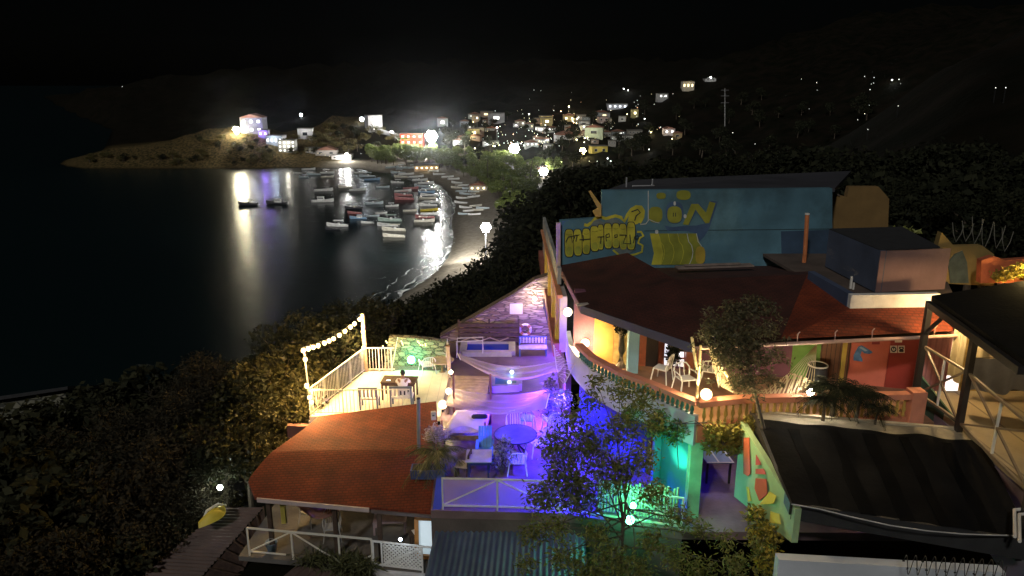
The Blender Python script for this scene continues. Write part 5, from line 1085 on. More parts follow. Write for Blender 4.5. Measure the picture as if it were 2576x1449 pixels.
# ================================================================ pavilion at the right
o = thing('pavilion', 'dark roofed open pavilion on slim posts at the right edge', 'pavilion', (13, 18, 36.95))
pc0, pc1 = P(2343, 744, 40.0), P(2580, 907, 40.0)
MB().prism([pc0, P(2590, 703, 40.0), Vector((24, 24, 40.0)), Vector((24, 12, 40.0)), Vector((pc1.x - .3, 12, 40.0)), pc1], (0, 0, -.14)).build('roof', M('pav_roof', (.012, .011, .01), .9, .3, 1, .2, 0, None, .08), o)
MB().bar(pc0 + Vector((-.06, -.1, -.24)), pc1 + Vector((-.06, 0, -.24)), .14, .18).build('roof_beam', steel_dark, o)
for x, y, z in ((11.62, 20.2, 36.2), (11.75, 18.2, 36.3), (11.3, 14.7, 35.5)): MB().bar((x, y, z), (x, y, 39.85), .15).build('post', steel_dark, o)
MB().bar((11.62, 20.2, 38.9), (11.66, 19.4, 39.75), .08).build('brace', steel_dark, o)
MB().prism([Vector((11.95, 20.7, 36.95)), Vector((20, 20.7, 36.95)), Vector((20, 13, 36.95)), Vector((11.7, 13, 36.95))], (0, 0, -.2)).build('floor', M('pav_floor', (.3, .24, .15), .6, .25, 1, .15, stripe=('X', 1.1, .05, .45), dirt=.3), o)
MB().prism([Vector((11.95, 20.7, 36.74)), Vector((11.62, 13.4, 36.74)), Vector((11.62, 13.4, 34)), Vector((11.95, 20.7, 35.6))], (.2, 0, 0)).build('base_wall', M('pav_base', (.16, .12, .16), .9, .3, .8, .2), o)
MB().prism([Vector((11.9, 20.6, 37.5)), Vector((11.9, 18.6, 37.0)), Vector((11.9, 18.6, 36.4)), Vector((11.9, 20.6, 36.2))], (.05, 0, 0)).build('side_wall', M('pav_green', (.04, .09, .06), .9, .3, 1, .2), o)
ro = thing('pavilion_railing', 'metal railing with crossed braces between the pavilion posts', 'railing', (11.7, 17, 37))
rm2 = M('rail_brown', (.2, .15, .1), .5, .2, 4, .1)
for (a, b) in (((11.64, 20.1), (11.75, 18.3)), ((11.73, 18.1), (11.32, 14.8))):
    a, b = Vector((a[0], a[1], 37.05)), Vector((b[0], b[1], 37.05))
    for z in (.1, 1.5): MB().bar(a + up * z, b + up * z, .06).build('rail', rm2, ro)
    MB().bar(a + up * 1.5, b + up * .1, .05).build('brace', rm2, ro); MB().bar(a + up * .1, b + up * 1.5, .05).build('brace', rm2, ro); MB().bar(a.lerp(b, .5) + up * .1, a.lerp(b, .5) + up * 1.5, .05).build('post', white_metal, ro)
def sheet(label, x0, y0, x1, y1, Y, col_, n, sag=0, skew=0):
    o = thing('hanging_sheet', label, 'sheet', D((x0 + x1) / 2, y1, Y))
    a, b = D(x0, y0, Y), D(x1, y0 + skew, Y - .1); h = (D(x0, y0, Y) - D(x0, y1, Y)).length
    MB().grid(lambda u, v: a.lerp(b, u) + Vector((0, .06 * math.sin(u * n * 2 * PI) * (.4 + v), -h * v * (1 - .06 * math.sin(u * n * PI)))), 24, 8).build('cloth', M('sheet_%d' % int(col_[0] * 100), col_, .9, .15, 3, .1), o, True)
    MB().tube([a + up * .02, b + up * .02], .012, 5).build('line', wood_dark, o)
sheet('narrow cream cloth hanging between the pavilion posts', 2404, 808, 2440, 952, 20.5, (.5, .45, .33), 2)
sheet('wide cream sheet hanging under the pavilion roof', 2452, 838, 2590, 945, 20.0, (.55, .48, .32), 4)
sheet('grey sheet hanging in front of the wide cream sheet', 2450, 902, 2605, 985, 19.2, (.22, .23, .27), 3)
# ================================================================ furniture
def arm_chair(name, label, loc, yaw, mat, seat_mat, h=.43, back=.85, w=.56, arms=True, r=.018, grp=None, woven=True):
    """metal tube chair with a round open back"""
    o = thing(name, label, 'chair', world=False, group=grp); o.location = loc; o.rotation_euler = (0, 0, yaw)
    k = w / 2
    MB().prism([(-k * .9, -k * .9, h), (k * .9, -k * .9, h), (k * .8, k * .85, h - .03), (-k * .8, k * .85, h - .03)], (0, 0, .03)).build('seat', seat_mat, o)
    for sx, sy in ((-1, -1), (1, -1), (1, 1), (-1, 1)): MB().tube([(sx * k * .85, sy * k * .85, h), (sx * k * 1.08, sy * k * 1.1, 0)], r, 6).build('leg', mat, o)
    b = MB(); pts = [(-k * .85, k * .8, h), (-k * .95, k * 1.05, back - .14), (-k * .6, k * 1.18, back), (0, k * 1.22, back + .03), (k * .6, k * 1.18, back), (k * .95, k * 1.05, back - .14), (k * .85, k * .8, h)]
    b.tube(pts, r, 6); b.build('back_frame', mat, o)
    s_ = MB()
    for i in range(5 if woven else 2): u = (i + 1) / (6 if woven else 3) * 2 - 1; s_.tube([(u * k * .8, k * .82, h), (u * k * .75, k * (1.2 - .1 * abs(u)), back + .01 - .1 * abs(u) ** 3)], r * .7, 5)
    s_.build('back_spindles', mat, o)
    if arms:
        for sx in (-1, 1): MB().tube([(sx * k * .95, k * 1.05, back - .2), (sx * k * 1.08, 0, h + .2), (sx * k * 1.0, -k * .8, h + .17), (sx * k * .9, -k * .9, h)], r, 6).build('arm', mat, o)
    return o
lav = M('chair_white', (.75, .74, .76), .4, .1, 4, .05)
def table_rect(name, label, loc, yaw, w, d, h, top, leg, th=.05, cat='table'):
    o = thing(name, label, cat, world=False); o.location = loc; o.rotation_euler = (0, 0, yaw)
    MB().box((0, 0, h - th / 2), (w, d, th)).build('tabletop', top, o)
    for sx in (-1, 1):
        for sy in (-1, 1): MB().bar((sx * (w / 2 - .06), sy * (d / 2 - .06), 0), (sx * (w / 2 - .06), sy * (d / 2 - .06), h - th), .06).build('leg', leg, o)
    MB().box((0, -d / 2 + .05, h - th - .06), (w - .15, .03, .08)).build('apron', leg, o)
    return o
def at(x, y, z=TZ): p = P(x, y, z); return (p.x, p.y, p.z)
# deck: table, person, benches, phone
table_rect('wooden_table', 'dark brown wooden table on the white deck', (-4.35, 27.25, TZ + .02), R(-4), 1.35, .72, .75, wood_dark, wood_dark)
slat_blue = M('slat_pale', (.66, .64, .62), .6, .1, 3, .05)
slat_bench('garden_bench', 'empty pale slatted bench with grey blue frame at the front of the deck', (-5.35, 26.3, TZ + .02), .72, PI, M('frame_greyblue', (.13, .16, .22), .6), slat_blue, n=5)
slat_bench('garden_bench', 'pale slatted bench under the person at the deck table', (-4.15, 26.42, TZ + .02), .85, PI, M('frame_greyblue', (.13, .16, .22), .6), slat_blue, n=6)
ph = thing('phone', 'small glowing phone lying on the brown deck table', 'phone', (-4.75, 27.1, TZ + .79)); MB().box((-4.75, 27.1, TZ + .785), (.16, .09, .012)).build('case', blk, ph); MB().box((-4.75, 27.1, TZ + .794), (.145, .08, .004)).build('screen', E('phone_screen', (.9, .95, 1), 2.5), ph)
def skin(name, vs, es, mat, parent, sub=2):
    me = bpy.data.meshes.new(name); me.from_pydata([v[:3] for v in vs], es, []); me.materials.append(mat)
    o = bpy.data.objects.new(name, me); COL.objects.link(o); o.parent = parent
    md = o.modifiers.new('skin', 'SKIN'); md.use_smooth_shade = True
    if not me.skin_vertices: me.attributes.new('skin', 'FLOAT', 'POINT')
    for i, v in enumerate(vs):
        r = v[3] if isinstance(v[3], tuple) else (v[3], v[3]); me.skin_vertices[0].data[i].radius = r
    me.skin_vertices[0].data[0].use_root = True
    s_ = o.modifiers.new('sub', 'SUBSURF'); s_.levels = sub; s_.render_levels = sub; return o
pr = thing('person', 'person in a white shirt with black hair sitting at the deck table, seen from behind', 'person', world=False); pr.location = (-4.12, 26.5, TZ + .02)
skn = M('skin', (.28, .15, .09), .55, .1, 8, .02)
SV = [(0, 0, .56, (.15, .11)), (0, .02, .72, (.13, .1)), (0, .06, .92, (.16, .11)), (0, .1, 1.06, (.09, .08)), (0, .13, 1.13, (.05, .05)), (0, .15, 1.2, (.07, .08)), (0, .15, 1.29, (.078, .09)), (0, .14, 1.35, (.05, .06)),
      (-.19, .09, 1.0, .055), (-.27, .25, .82, .045), (-.17, .46, .8, .036), (-.13, .53, .8, (.04, .02)), (.19, .09, 1.0, .055), (.27, .25, .82, .045), (.17, .46, .8, .036), (.13, .53, .8, (.04, .02)),
      (-.1, .02, .53, .085), (-.12, .42, .5, .065), (-.12, .46, .1, .045), (-.12, .56, .05, .038), (.1, .02, .53, .085), (.12, .42, .5, .065), (.13, .46, .1, .045), (.13, .56, .05, .038)]
SE = [(0, 1), (1, 2), (2, 3), (3, 4), (4, 5), (5, 6), (6, 7), (2, 8), (8, 9), (9, 10), (10, 11), (2, 12), (12, 13), (13, 14), (14, 15), (0, 16), (16, 17), (17, 18), (18, 19), (0, 20), (20, 21), (21, 22), (22, 23)]
for sg, wv in ((-1, 11), (1, 15)):   # five fingers on each hand, resting on the table
    for k, (dx, dy, L) in enumerate(((-.03, .01, .065), (-.012, .02, .075), (.006, .02, .07), (.022, .016, .055), (sg * -.045, -.03, .05))):
        n0 = len(SV); SV += [(SV[wv][0] + dx, .53 + dy + .02, .805, .011), (SV[wv][0] + dx * 1.25, .53 + dy + L * .6, .81, .009), (SV[wv][0] + dx * 1.3, .53 + dy + L, .795, .008)]; SE += [(wv, n0), (n0, n0 + 1), (n0 + 1, n0 + 2)]
SV += [(0, .235, 1.24, .016), (-.078, .15, 1.24, (.012, .022)), (.078, .15, 1.24, (.012, .022))]; SE += [(5, len(SV) - 3), (5, len(SV) - 2), (5, len(SV) - 1)]
skin('body', SV, SE, skn, pr)
skin('shirt', [(0, 0, .56, (.175, .135)), (0, .02, .72, (.155, .125)), (0, .06, .93, (.18, .13)), (0, .1, 1.05, (.11, .09)), (-.19, .09, 1.0, .075), (-.245, .2, .87, .065), (.19, .09, 1.0, .075), (.245, .2, .87, .065)], [(0, 1), (1, 2), (2, 3), (2, 4), (4, 5), (2, 6), (6, 7)], M('shirt_white', (.75, .72, .68), .85, .1, 6, .1), pr)
skin('trousers', [(0, 0, .54, (.165, .12)), (-.1, .02, .53, .105), (-.12, .42, .5, .085), (-.12, .46, .14, .06), (.1, .02, .53, .105), (.12, .42, .5, .085), (.13, .46, .14, .06)], [(0, 1), (1, 2), (2, 3), (0, 4), (4, 5), (5, 6)], M('trousers_dark', (.04, .04, .05), .9), pr)
MB().ball((0, .125, 1.285), .1, 12, 8, 1.08).build('hair', M('hair_black', (.012, .01, .009), .6, .3, 20, .4), pr, True)
# corner of the deck
arm_chair('wire_chair', 'white wire armchair beside the low round table before the green lit wall', at(1075, 938), R(200), lav, lav, .4, .8, .6)
o = thing('round_table', 'low pale round table beside the wire armchair at the back of the deck', 'table', at(1112, 936)); p = Vector(at(1112, 936))
MB().lathe([(.5, .52), (.52, .54), (.5, .56)], p, 24).build('tabletop', M('table_straw', (.45, .38, .25), .7, .2, 8, .2), o); MB().lathe([(.22, 0), (.05, .05), (.05, .52)], p, 10).build('pedestal', wood_mid, o)
o = thing('wooden_post', 'stout pale wooden post with a lamp at its foot between deck and terrace', 'post', at(1131, 945)); p = Vector(at(1131, 948)); MB().bar(p, p + Vector((-.05, 0, 1.35)), .14).build('shaft', M('post_wood', (.45, .35, .22), .7, .3, 5, .3), o); MB().box(p + Vector((-.05, 0, 1.37)), (.18, .18, .05)).build('cap', wood_mid, o)
# pallet lounger and day bed
def pallet(name, label, cs, z, mat, n, cat='lounger'):
    o = thing(name, label, cat, (cs[0].x, cs[0].y, TZ)); a, b, c, d = cs
    for i in range(n):
        u0, u1 = (i + .06) / n, (i + .94) / n; MB().prism([a.lerp(d, u0), b.lerp(c, u0), b.lerp(c, u1), a.lerp(d, u1)], (0, 0, -.05)).build('plank', mat, o)
    for q in cs:
        m_ = (a + b + c + d) / 4; q = q.lerp(m_, .06); MB().bar((q.x, q.y, TZ), (q.x, q.y, z - .06), .1).build('leg', wood_dark, o)
    for q, r2 in ((a, b), (d, c)): MB().bar(q.lerp(r2, .04) - Vector((0, 0, .1)), q.lerp(r2, .96) - Vector((0, 0, .1)), .06, .09).build('beam', wood_mid, o)
    return o
z_ = TZ + .5
pallet('pallet_table', 'wooden pallet platform glowing yellow under the bright lamps', [P(1122, 1012, z_), P(1222, 1008, z_), P(1232, 946, z_), P(1137, 944, z_)], z_, M('pallet_pine', (.5, .38, .2), .7, .3, 4, .3), 9, 'platform')
z_ = TZ + .42; bd_ = [P(1112, 1096, z_), P(1220, 1098, z_), P(1234, 1038, z_), P(1142, 1036, z_)]
o = pallet('day_bed', 'low day bed with a pale pink mattress and four posts', bd_, z_, wood_mid, 6, 'day bed')
mz = MB(); cm = sum(bd_, Vector()) / 4
def mat_s(u, v):
    p = bd_[0].lerp(bd_[1], u).lerp(bd_[3].lerp(bd_[2], u), v); e = min(u, 1 - u, v, 1 - v); return cm.lerp(p, .97) + Vector((0, 0, .16 * min(1, e * 14) ** .5 + .012 * math.sin(u * 9 + v * 4)))
MB().grid(mat_s, 20, 14).build('mattress', M('mattress', (.66, .55, .6), .9, .1, 3, .2), o, True)
for q, hh in ((bd_[0], 1.0), (bd_[1], .95), (bd_[2], 1.9), (bd_[3], 1.9)): MB().bar((q.x, q.y, TZ), (q.x, q.y, TZ + hh), .07).build('post', M('bed_post', (.4, .16, .14), .7), o)
o = thing('bolster', 'dark oval bolster at the far right corner of the day bed', 'cushion', P(1206, 1050, z_ + .2)); c = P(1206, 1048, z_ + .22); MB().tube([c + Vector((-.28, 0, 0)), c + Vector((-.22, 0, 0)), c + Vector((.22, .02, 0)), c + Vector((.28, .02, 0))], [.04, .085, .085, .04], 10).build('cover', blk, o, True)
o = thing('blanket', 'crumpled lilac blanket at the near edge of the day bed', 'blanket', P(1165, 1086, z_ + .2))
MB().grid(lambda u, v: P(1120 + 92 * u, 1094 - 18 * v * math.sin(PI * u) - 3, z_ + .2) + Vector((0, 0, .07 * math.sin(u * 8) * math.sin(v * 3) + .03)), 18, 8).build('cloth', M('blanket', (.5, .4, .55), .95, .2, 5, .3), o, True)
# round table group
c = Vector(at(1296, 1143)); o = thing('glass_table', 'large round table with a shiny top in the blue light', 'table', c)
MB().lathe([(.66, .71), (.7, .72), (.7, .745), (.66, .75)], c, 32).build('tabletop', M('table_glass', (.22, .2, .24), .12, .3, 2, 0), o, False); MB().tube([c + Vector((.7 * math.cos(a), .7 * math.sin(a), .735)) for a in [2 * PI * i / 32 for i in range(33)]], .022, 6).build('rim', steel_dark, o, True)
for a in (45, 135, 225, 315): MB().tube([c + Vector((.12 * math.cos(R(a)), .12 * math.sin(R(a)), .71)), c + Vector((.1 * math.cos(R(a)), .1 * math.sin(R(a)), .35)), c + Vector((.42 * math.cos(R(a)), .42 * math.sin(R(a)), 0))], .025, 6).build('leg', steel_dark, o)
gc = 'wire armchairs round the blue lit table'
arm_chair('wire_chair', 'white wire armchair behind the round blue lit table', at(1297, 1105), R(180 - 175), lav, lav, .42, .88, .62, True, .02, gc)
arm_chair('wire_chair', 'white wire armchair at the right of the round blue lit table', at(1352, 1140), R(-70), lav, lav, .42, .82, .6, True, .02, gc)
arm_chair('wire_chair', 'white wire armchair in front of the round blue lit table', at(1300, 1186), R(182), lav, lav, .42, .8, .58, True, .02, gc)
arm_chair('metal_chair', 'tall metal chair with a pale blue seat on the blue lit floor', at(1326, 1092), R(170), lav, M('seat_cyan', (.2, .5, .65), .5), .62, 1.0, .5, False, .018)
arm_chair('metal_chair', 'tall metal chair with curved arms nearest the blue lit bush', at(1388, 1098), R(200), lav, lav, .62, 1.0, .55, True, .018)
bl2 = M('paint_sky_blue', (.14, .36, .6), .6, .2, 3, .1)
o = thing('deck_chair', 'light blue wooden chair leaning back beside the day bed', 'chair', at(1222, 1150)); p = Vector(at(1220, 1150))
for i in range(5): MB().prism([p + Vector((-.22 + .09 * i, -.1, .1)), p + Vector((-.14 + .09 * i, -.1, .1)), p + Vector((-.14 + .09 * i, .35, .95)), p + Vector((-.22 + .09 * i, .35, .95))], (0, .03, 0)).build('back_slat', bl2, o)
MB().box(p + Vector((0, -.25, .32)), (.5, .5, .04), 0, 0, R(8)).build('seat', bl2, o)
for sx in (-.25, .25): MB().bar(p + Vector((sx, -.5, 0)), p + Vector((sx, -.45, .55)), .07).build('leg', bl2, o); MB().bar(p + Vector((sx, -.5, .56)), p + Vector((sx, .25, .5)), .1, .03).build('arm', bl2, o)
o = table_rect('square_table', 'square table with a pale blue top and cream rim at the front of the terrace', at(1205, 1200), 0, .72, .72, .74, M('top_blue', (.28, .5, .62), .5, .1, 3, .05), M('leg_navy', (.03, .04, .1), .6))
MB().box((0, 0, .735), (.8, .8, .03)).build('rim', M('rim_cream', (.6, .55, .5), .6), o)
o = slat_bench('small_chair', 'small dark wooden chair with a pale slatted back left of the square table', at(1163, 1200), .42, R(-100), wood_dark, M('slat_cream', (.65, .5, .32), .6), n=3, cat='chair', dep=.4, back_h=.85)
# terrace front railing with sheer panel
o = thing('terrace_railing', 'pale metal railing with sheer panels along the front of the purple terrace', 'railing', (-2, 19.4, TZ))
fp = [Vector((-2.0, 19.42, TZ)), Vector((-.42, 19.36, TZ)), Vector((1.36, 19.25, TZ)), Vector((3.05, 18.8, TZ)), Vector((4.68, 18.36, TZ))]
pan = NET('sheer_panel', (.5, .42, .48), .6)
for i, (a, b) in enumerate(zip(fp, fp[1:])):
    for z in (.12, 1.0): MB().bar(a + up * z, b + up * z, .045).build('rail', white_metal, o)
    s_, e_ = (a + up * .14, b + up * .97) if i % 2 == 0 else (a + up * .97, b + up * .14); MB().bar(s_, e_, .035).build('brace', white_metal, o)
    MB().bar(a, a + up * 1.02, .05).build('post', white_metal, o)
    if i < 2: MB().quad(a + up * .14 + Vector((0, .03, 0)), b + up * .14 + Vector((0, .03, 0)), b + up * .97 + Vector((0, .03, 0)), a + up * .97 + Vector((0, .03, 0))).build('panel', pan, o)
MB().bar(fp[-1], fp[-1] + up * 1.02, .05).build('post', white_metal, o)
o = thing('bamboo_screen', 'green lit reed screen hanging behind the right end of the terrace railing', 'screen', (3.6, 19.1, TZ))
for i in range(26): MB().tube([(2.5 + .085 * i, 19.35 - .022 * i, TZ + .02), (2.5 + .085 * i, 19.35 - .022 * i, TZ + 1.0 + .08 * math.sin(i * 2.1))], .035, 5).build('reed', M('reed', (.4, .42, .25), .8, .3, 5, .2), o)
# nets and hammocks
shade = NET('shade_net', (.7, .56, .56), .5); mesh_net = NET('hammock_net', (.62, .56, .45), .5, .055, .28)
def hang(name, label, a, b, c, d, sag, mat, cat='net', n=26, puck=.0):
    o = thing(name, label, cat, a)
    def fn(u, v): return a.lerp(b, u).lerp(d.lerp(c, u), v) - Vector((0, 0, sag * math.sin(PI * u) * (.6 + .4 * math.sin(PI * v)))) + Vector((0, puck * math.sin(v * 26) * math.sin(PI * u), 0))
    MB().grid(fn, n, 28).build('mesh_cloth', mat, o, True)
    for p, q in ((a, d), (b, c)): MB().tube([p, q], .018, 5).build('spreader', white_metal, o)
    return o
hang('shade_net', 'upper sheer net strung across the terrace before the pool', D(1150, 888, 28.5), D(1432, 900, 26.2), D(1405, 935, 25.6), D(1158, 905, 27.6), .75, shade, puck=.09)
hang('shade_net', 'lower sheer net strung across the terrace above the day bed', D(1135, 975, 25.6), D(1385, 978, 24.6), D(1372, 1028, 23.4), D(1120, 1020, 24.6), .42, shade, puck=.09)
hang('hammock', 'gathered net hammock hanging on the side wall left of the balcony', D(1392, 868, 25.2), D(1446, 915, 23.6), D(1420, 965, 23.6), D(1400, 930, 25.0), .25, mesh_net, 'hammock', puck=.06)
hk = thing('hammock', 'cream string hammock slung between the tree and the green wall on the balcony', 'hammock', D(2050, 868, 20.6))
k0 = D(2054, 866, 20.9); ends = [D(1984 + 62 * i / 9, 938 + 24 * i / 9 - 6 * math.sin(i / 9 * PI), 20.4 - .08 * i) for i in range(10)]
st = MB()
for e in ends: st.tube([k0, e], .008, 4)
st.build('strings', M('rope_cream', (.62, .52, .33), .9, .15, 9, .2), hk); MB().tube([ends[0], ends[-1]], .022, 6).build('spreader', wood_mid, hk)
k1 = D(1775, 850, 19.6); e2 = [D(1806 + 42 * i / 9, 968 + 22 * i / 9, 19.3) for i in range(10)]
MB().grid(lambda u, v: ends[int(v * 9)].lerp(e2[int(v * 9)], u) - Vector((0, 0, .42 * math.sin(PI * u))), 26, 9).build('net_bed', NET('hammock_cream', (.62, .52, .33), .5, .07, .34), hk, True)
s2 = MB()
for e in e2: s2.tube([k1, e], .008, 4)
s2.build('strings', M('rope_cream', (.62, .52, .33), .9), hk)
hp = thing('hammock', 'brownish hammock hanging in the dark lower porch', 'hammock', (-7, 22.5, PZ + 1))
a_, b2 = Vector((-7.35, 21.9, PZ + 1.75)), Vector((-5.1, 22.3, PZ + 1.65))
MB().grid(lambda u, v: a_.lerp(b2, u) + Vector((0, (v - .5) * .7 * math.sin(PI * u), -.95 * math.sin(PI * u) + .12 * (2 * v - 1) ** 2 * math.sin(PI * u))), 18, 6).build('cloth', M('hammock_brown', (.26, .14, .12), .9, .3, 4, .2), hp, True)
MB().tube([a_, a_ + Vector((-.2, 0, .2))], .012, 4).build('rope', M('rope_cream', (.62, .52, .33), .9), hp)
# the porch
arm_chair('wire_chair', 'grey wire chair under the eave in the middle of the lower porch', (-5.95, 22.0, PZ), R(10), M('wire_grey', (.4, .4, .4), .5), M('wire_grey', (.4, .4, .4), .5), .43, .95, .55)
arm_chair('wire_chair', 'grey wire chair farther left behind the hammock on the lower porch', (-6.9, 22.9, PZ), R(-30), M('wire_grey', (.4, .4, .4), .5), M('wire_grey', (.4, .4, .4), .5), .43, .95, .55)
slat_bench('garden_bench', 'pinkish wooden bench against the dark right part of the porch', (-4.1, 22.4, PZ), 1.1, R(4), M('bench_pink', (.35, .25, .26), .7), M('bench_pink', (.35, .25, .26), .7), cat='bench', n=2)
table_rect('side_table', 'small dark side table with papers beside the porch doorway', (-3.1, 21.6, PZ), R(20), .5, .4, .5, wood_dark, wood_dark)
o = thing('paper', 'white papers on the dark side table by the porch doorway', 'paper', (-3.1, 21.6, PZ + .52)); MB().box((-3.12, 21.58, PZ + .512), (.22, .28, .015), .5).build('sheet', c_wh, o); MB().box((-3.02, 21.65, PZ + .53), (.18, .2, .015), -.3).build('sheet', c_wh, o)
o = thing('bucket', 'pale blue bucket on the porch floor behind the left railing', 'bucket', (-7.75, 21.25, PZ)); MB().lathe([(.13, 0), (.19, .34), (.2, .35), (.18, .35), (.125, .03)], (-7.75, 21.25, PZ), 16).build('pail', M('bucket_blue', (.25, .35, .42), .4), o, True); MB().tube([Vector((-7.75 + .19 * math.cos(a), 21.25, PZ + .34 + .14 * math.sin(a))) for a in [PI * i / 10 for i in range(11)]], .008, 4).build('handle', steel, o)
# upper balcony
gw_ = 'white metal chairs on the balcony'
arm_chair('metal_chair', 'white metal chair with a tall round back, leftmost on the balcony', at(1664, 958, UZ), R(235), white_paint, white_paint, .45, .92, .5, False, .022, gw_, False)
arm_chair('metal_chair', 'white metal armchair in the middle of the balcony beside the bamboo poles', at(1722, 985, UZ), R(15), white_paint, white_paint, .45, .82, .56, True, .022, gw_, False)
arm_chair('metal_chair', 'white metal armchair half hidden by the tree on the balcony', at(1785, 962, UZ), R(160), white_paint, white_paint, .45, .82, .55, True, .022, gw_, False)
o = thing('lounge_chair', 'yellow painted wooden lounge chair beside the bright lamp on the balcony', 'chair', at(1516, 908, UZ)); p = Vector(at(1514, 906, UZ)); ym_ = M('chair_yellow', (.6, .42, .04), .6, .15, 3, .1)
MB().prism([p + Vector((-.3, 0, .35)), p + Vector((.3, -.1, .3)), p + Vector((.3, .5, .3)), p + Vector((-.3, .5, .35))], (0, 0, .05)).build('seat', ym_, o); MB().prism([p + Vector((-.3, 0, .4)), p + Vector((-.3, .5, .4)), p + Vector((-.6, .5, .95)), p + Vector((-.6, 0, .95))], (.04, 0, .02)).build('backrest', ym_, o)
for dx, dy in ((.28, 0), (.28, .45), (-.3, 0), (-.3, .45)): MB().bar(p + Vector((dx, dy, 0)), p + Vector((dx, dy, .55)), .06).build('leg', ym_, o)
for dy in (0, .48): MB().bar(p + Vector((-.4, dy, .6)), p + Vector((.34, dy - .03, .56)), .09, .03).build('arm', ym_, o)
o = thing('carved_post', 'pale carved tree trunk post holding a plant on the balcony', 'post', at(1560, 918, UZ)); p = Vector(at(1560, 922, UZ)); MB().tube([p, p + Vector((.03, 0, .6)), p + Vector((-.03, 0, 1.3)), p + Vector((.02, 0, 2.2))], [.17, .13, .12, .15], 9).build('trunk', M('driftwood', (.42, .33, .24), .85, .4, 5, .6), o, True)
o = thing('table_lamp', 'round cream lampshade on a wooden console on the balcony', 'lamp', at(1712, 930, UZ)); p = Vector(at(1715, 930, UZ))
MB().lathe([(.34, 1.0), (.3, 1.12), (.18, 1.22), (.05, 1.25)], p, 20).build('shade', M('shade_cream', (.55, .46, .32), .8), o, True); MB().bar(p + up * .85, p + up * 1.1, .05).build('stem', wood_dark, o)
table_rect('console', 'brown wooden console under the round lampshade on the balcony', (p.x, p.y, UZ), R(-10), .9, .4, .84, wood_mid, wood_dark)
o = thing('barrel', 'black barrel with a pale rim before the green wall', 'barrel', at(2052, 985, UZ)); p = Vector(at(2050, 978, UZ)); MB().lathe([(.26, 0), (.31, .4), (.28, .8)], p, 18).build('body', blk, o, True); MB().tube([p + Vector((.285 * math.cos(a), .285 * math.sin(a), .8)) for a in [2 * PI * i / 18 for i in range(19)]], .025, 6).build('rim', c_wh, o)
bam = M('bamboo', (.62, .5, .28), .6, .2, 5, .1)
for (a, b, l) in (((1740, 848), (1752, 930), 'shorter bamboo pole leaning left at the balcony corner'), ((1762, 868), (1752, 1006), 'taller bright bamboo pole at the balcony corner lamp'), ((1788, 890), (1832, 948), 'slanting bamboo pole below the tree crown at the balcony')):
    o = thing('bamboo_pole', l, 'pole', D(b[0], b[1], 19.35)); MB().tube([D(b[0], b[1], 19.3), D((a[0] + b[0]) / 2, (a[1] + b[1]) / 2, 19.32), D(a[0], a[1], 19.35)], .04, 7).build('cane', bam, o)
    for t_ in (.25, .5, .75): MB().lathe([(.045, -.02), (.05, 0), (.045, .02)], D(b[0], b[1], 19.3).lerp(D(a[0], a[1], 19.35), t_), 8).build('node', bam, o)
# table tennis under the house
t0 = [P(1778, 1164, 34.56), P(1846, 1164, 34.56), P(1800, 1106, 34.56), P(1740, 1106, 34.56)]
o = thing('tennis_table', 'grey blue table tennis table with white lines under the balcony', 'table', (t0[0].x, t0[0].y, TZ))
MB().prism(t0, (0, 0, -.03)).build('tabletop', M('table_bluegrey', (.2, .25, .36), .5, .15, 3, .05), o); ln = MB()
def lerp2(u, v): return t0[0].lerp(t0[1], u).lerp(t0[3].lerp(t0[2], u), v) + Vector((0, 0, .004))
for (a, b) in (((0, .01), (1, .01)), ((.98, 0), (.98, 1)), ((.45, 0), (.45, 1)), ((0, .99), (1, .99))): ln.bar(lerp2(*a), lerp2(*b), .05, .004)
ln.build('lines', c_wh, o); MB().prism([lerp2(-.02, .49), lerp2(1.02, .49), lerp2(1.02, .49) + up * .15, lerp2(-.02, .49) + up * .15], (0, .01, 0)).build('net', M('net_dark', (.05, .06, .1), .9), o)
for q in t0: q = q.lerp(sum(t0, Vector()) / 4, .15); MB().bar((q.x, q.y, TZ), (q.x, q.y, 34.52), .06).build('leg', steel_dark, o)
o = thing('grey_pole', 'slim grey pole standing at the edge of the red roof', 'pole', D(1052, 1120, 22.3)); MB().tube([D(1053, 1128, 22.3), D(1052, 1003, 22.3)], .055, 8).build('shaft', M('pole_grey', (.3, .3, .3), .6), o); MB().lathe([(.06, 0), (.06, .03)], D(1052, 1003, 22.3), 8).build('cap', steel_dark, o)
o = thing('loudspeaker', 'small pale box hung near the lamp at the corner of the red roof', 'box', D(1096, 1044, 24)); MB().box(D(1090, 1045, 24.0), (.16, .14, .28), .2).build('cabinet', c_wh, o); MB().lathe([(.05, 0), (.03, .01)], D(1090, 1045, 23.9), 10).build('cone', blk, o)

# ================================================================ lamps
LM = 10; WRM = (1, .62, .22); bulbm = E('bulb_warm', (1, .72, .26), 3.2)
sl = thing('string_lights', 'string of warm bulbs on a cord above the deck railing', 'string lights', D(770, 880, 26))
pA, pB = Vector((-7.42, 25.6, TZ)), Vector((-6.15, 29.9, TZ)); tA = D(763, 872, 25.9); tB = D(911, 789, 29.9)
MB().tube([pA, Vector((-7.42, 25.6, TZ + 1.1)), tA], .03, 6).build('pole', white_metal, sl)
MB().bar(pB, tB, .14).build('pole', M('post_wood', (.45, .35, .22), .7), sl)
cord = []
for i in range(41): t_ = i / 40; p = tA.lerp(tB, t_); p.z -= .22 * math.sin(PI * t_) + .02; cord.append(p)
MB().tube(cord, .012, 4).build('cord', blk, sl)
bulbs = [cord[i] for i in (0, 3, 6, 9, 13, 16, 19, 23, 27, 31, 34, 38)] + [D(768, 896, 25.7), D(772, 962, 25.65), D(779, 992, 25.6), D(783, 1005, 25.6), D(913, 828, 29.7), D(915, 868, 29.7)]
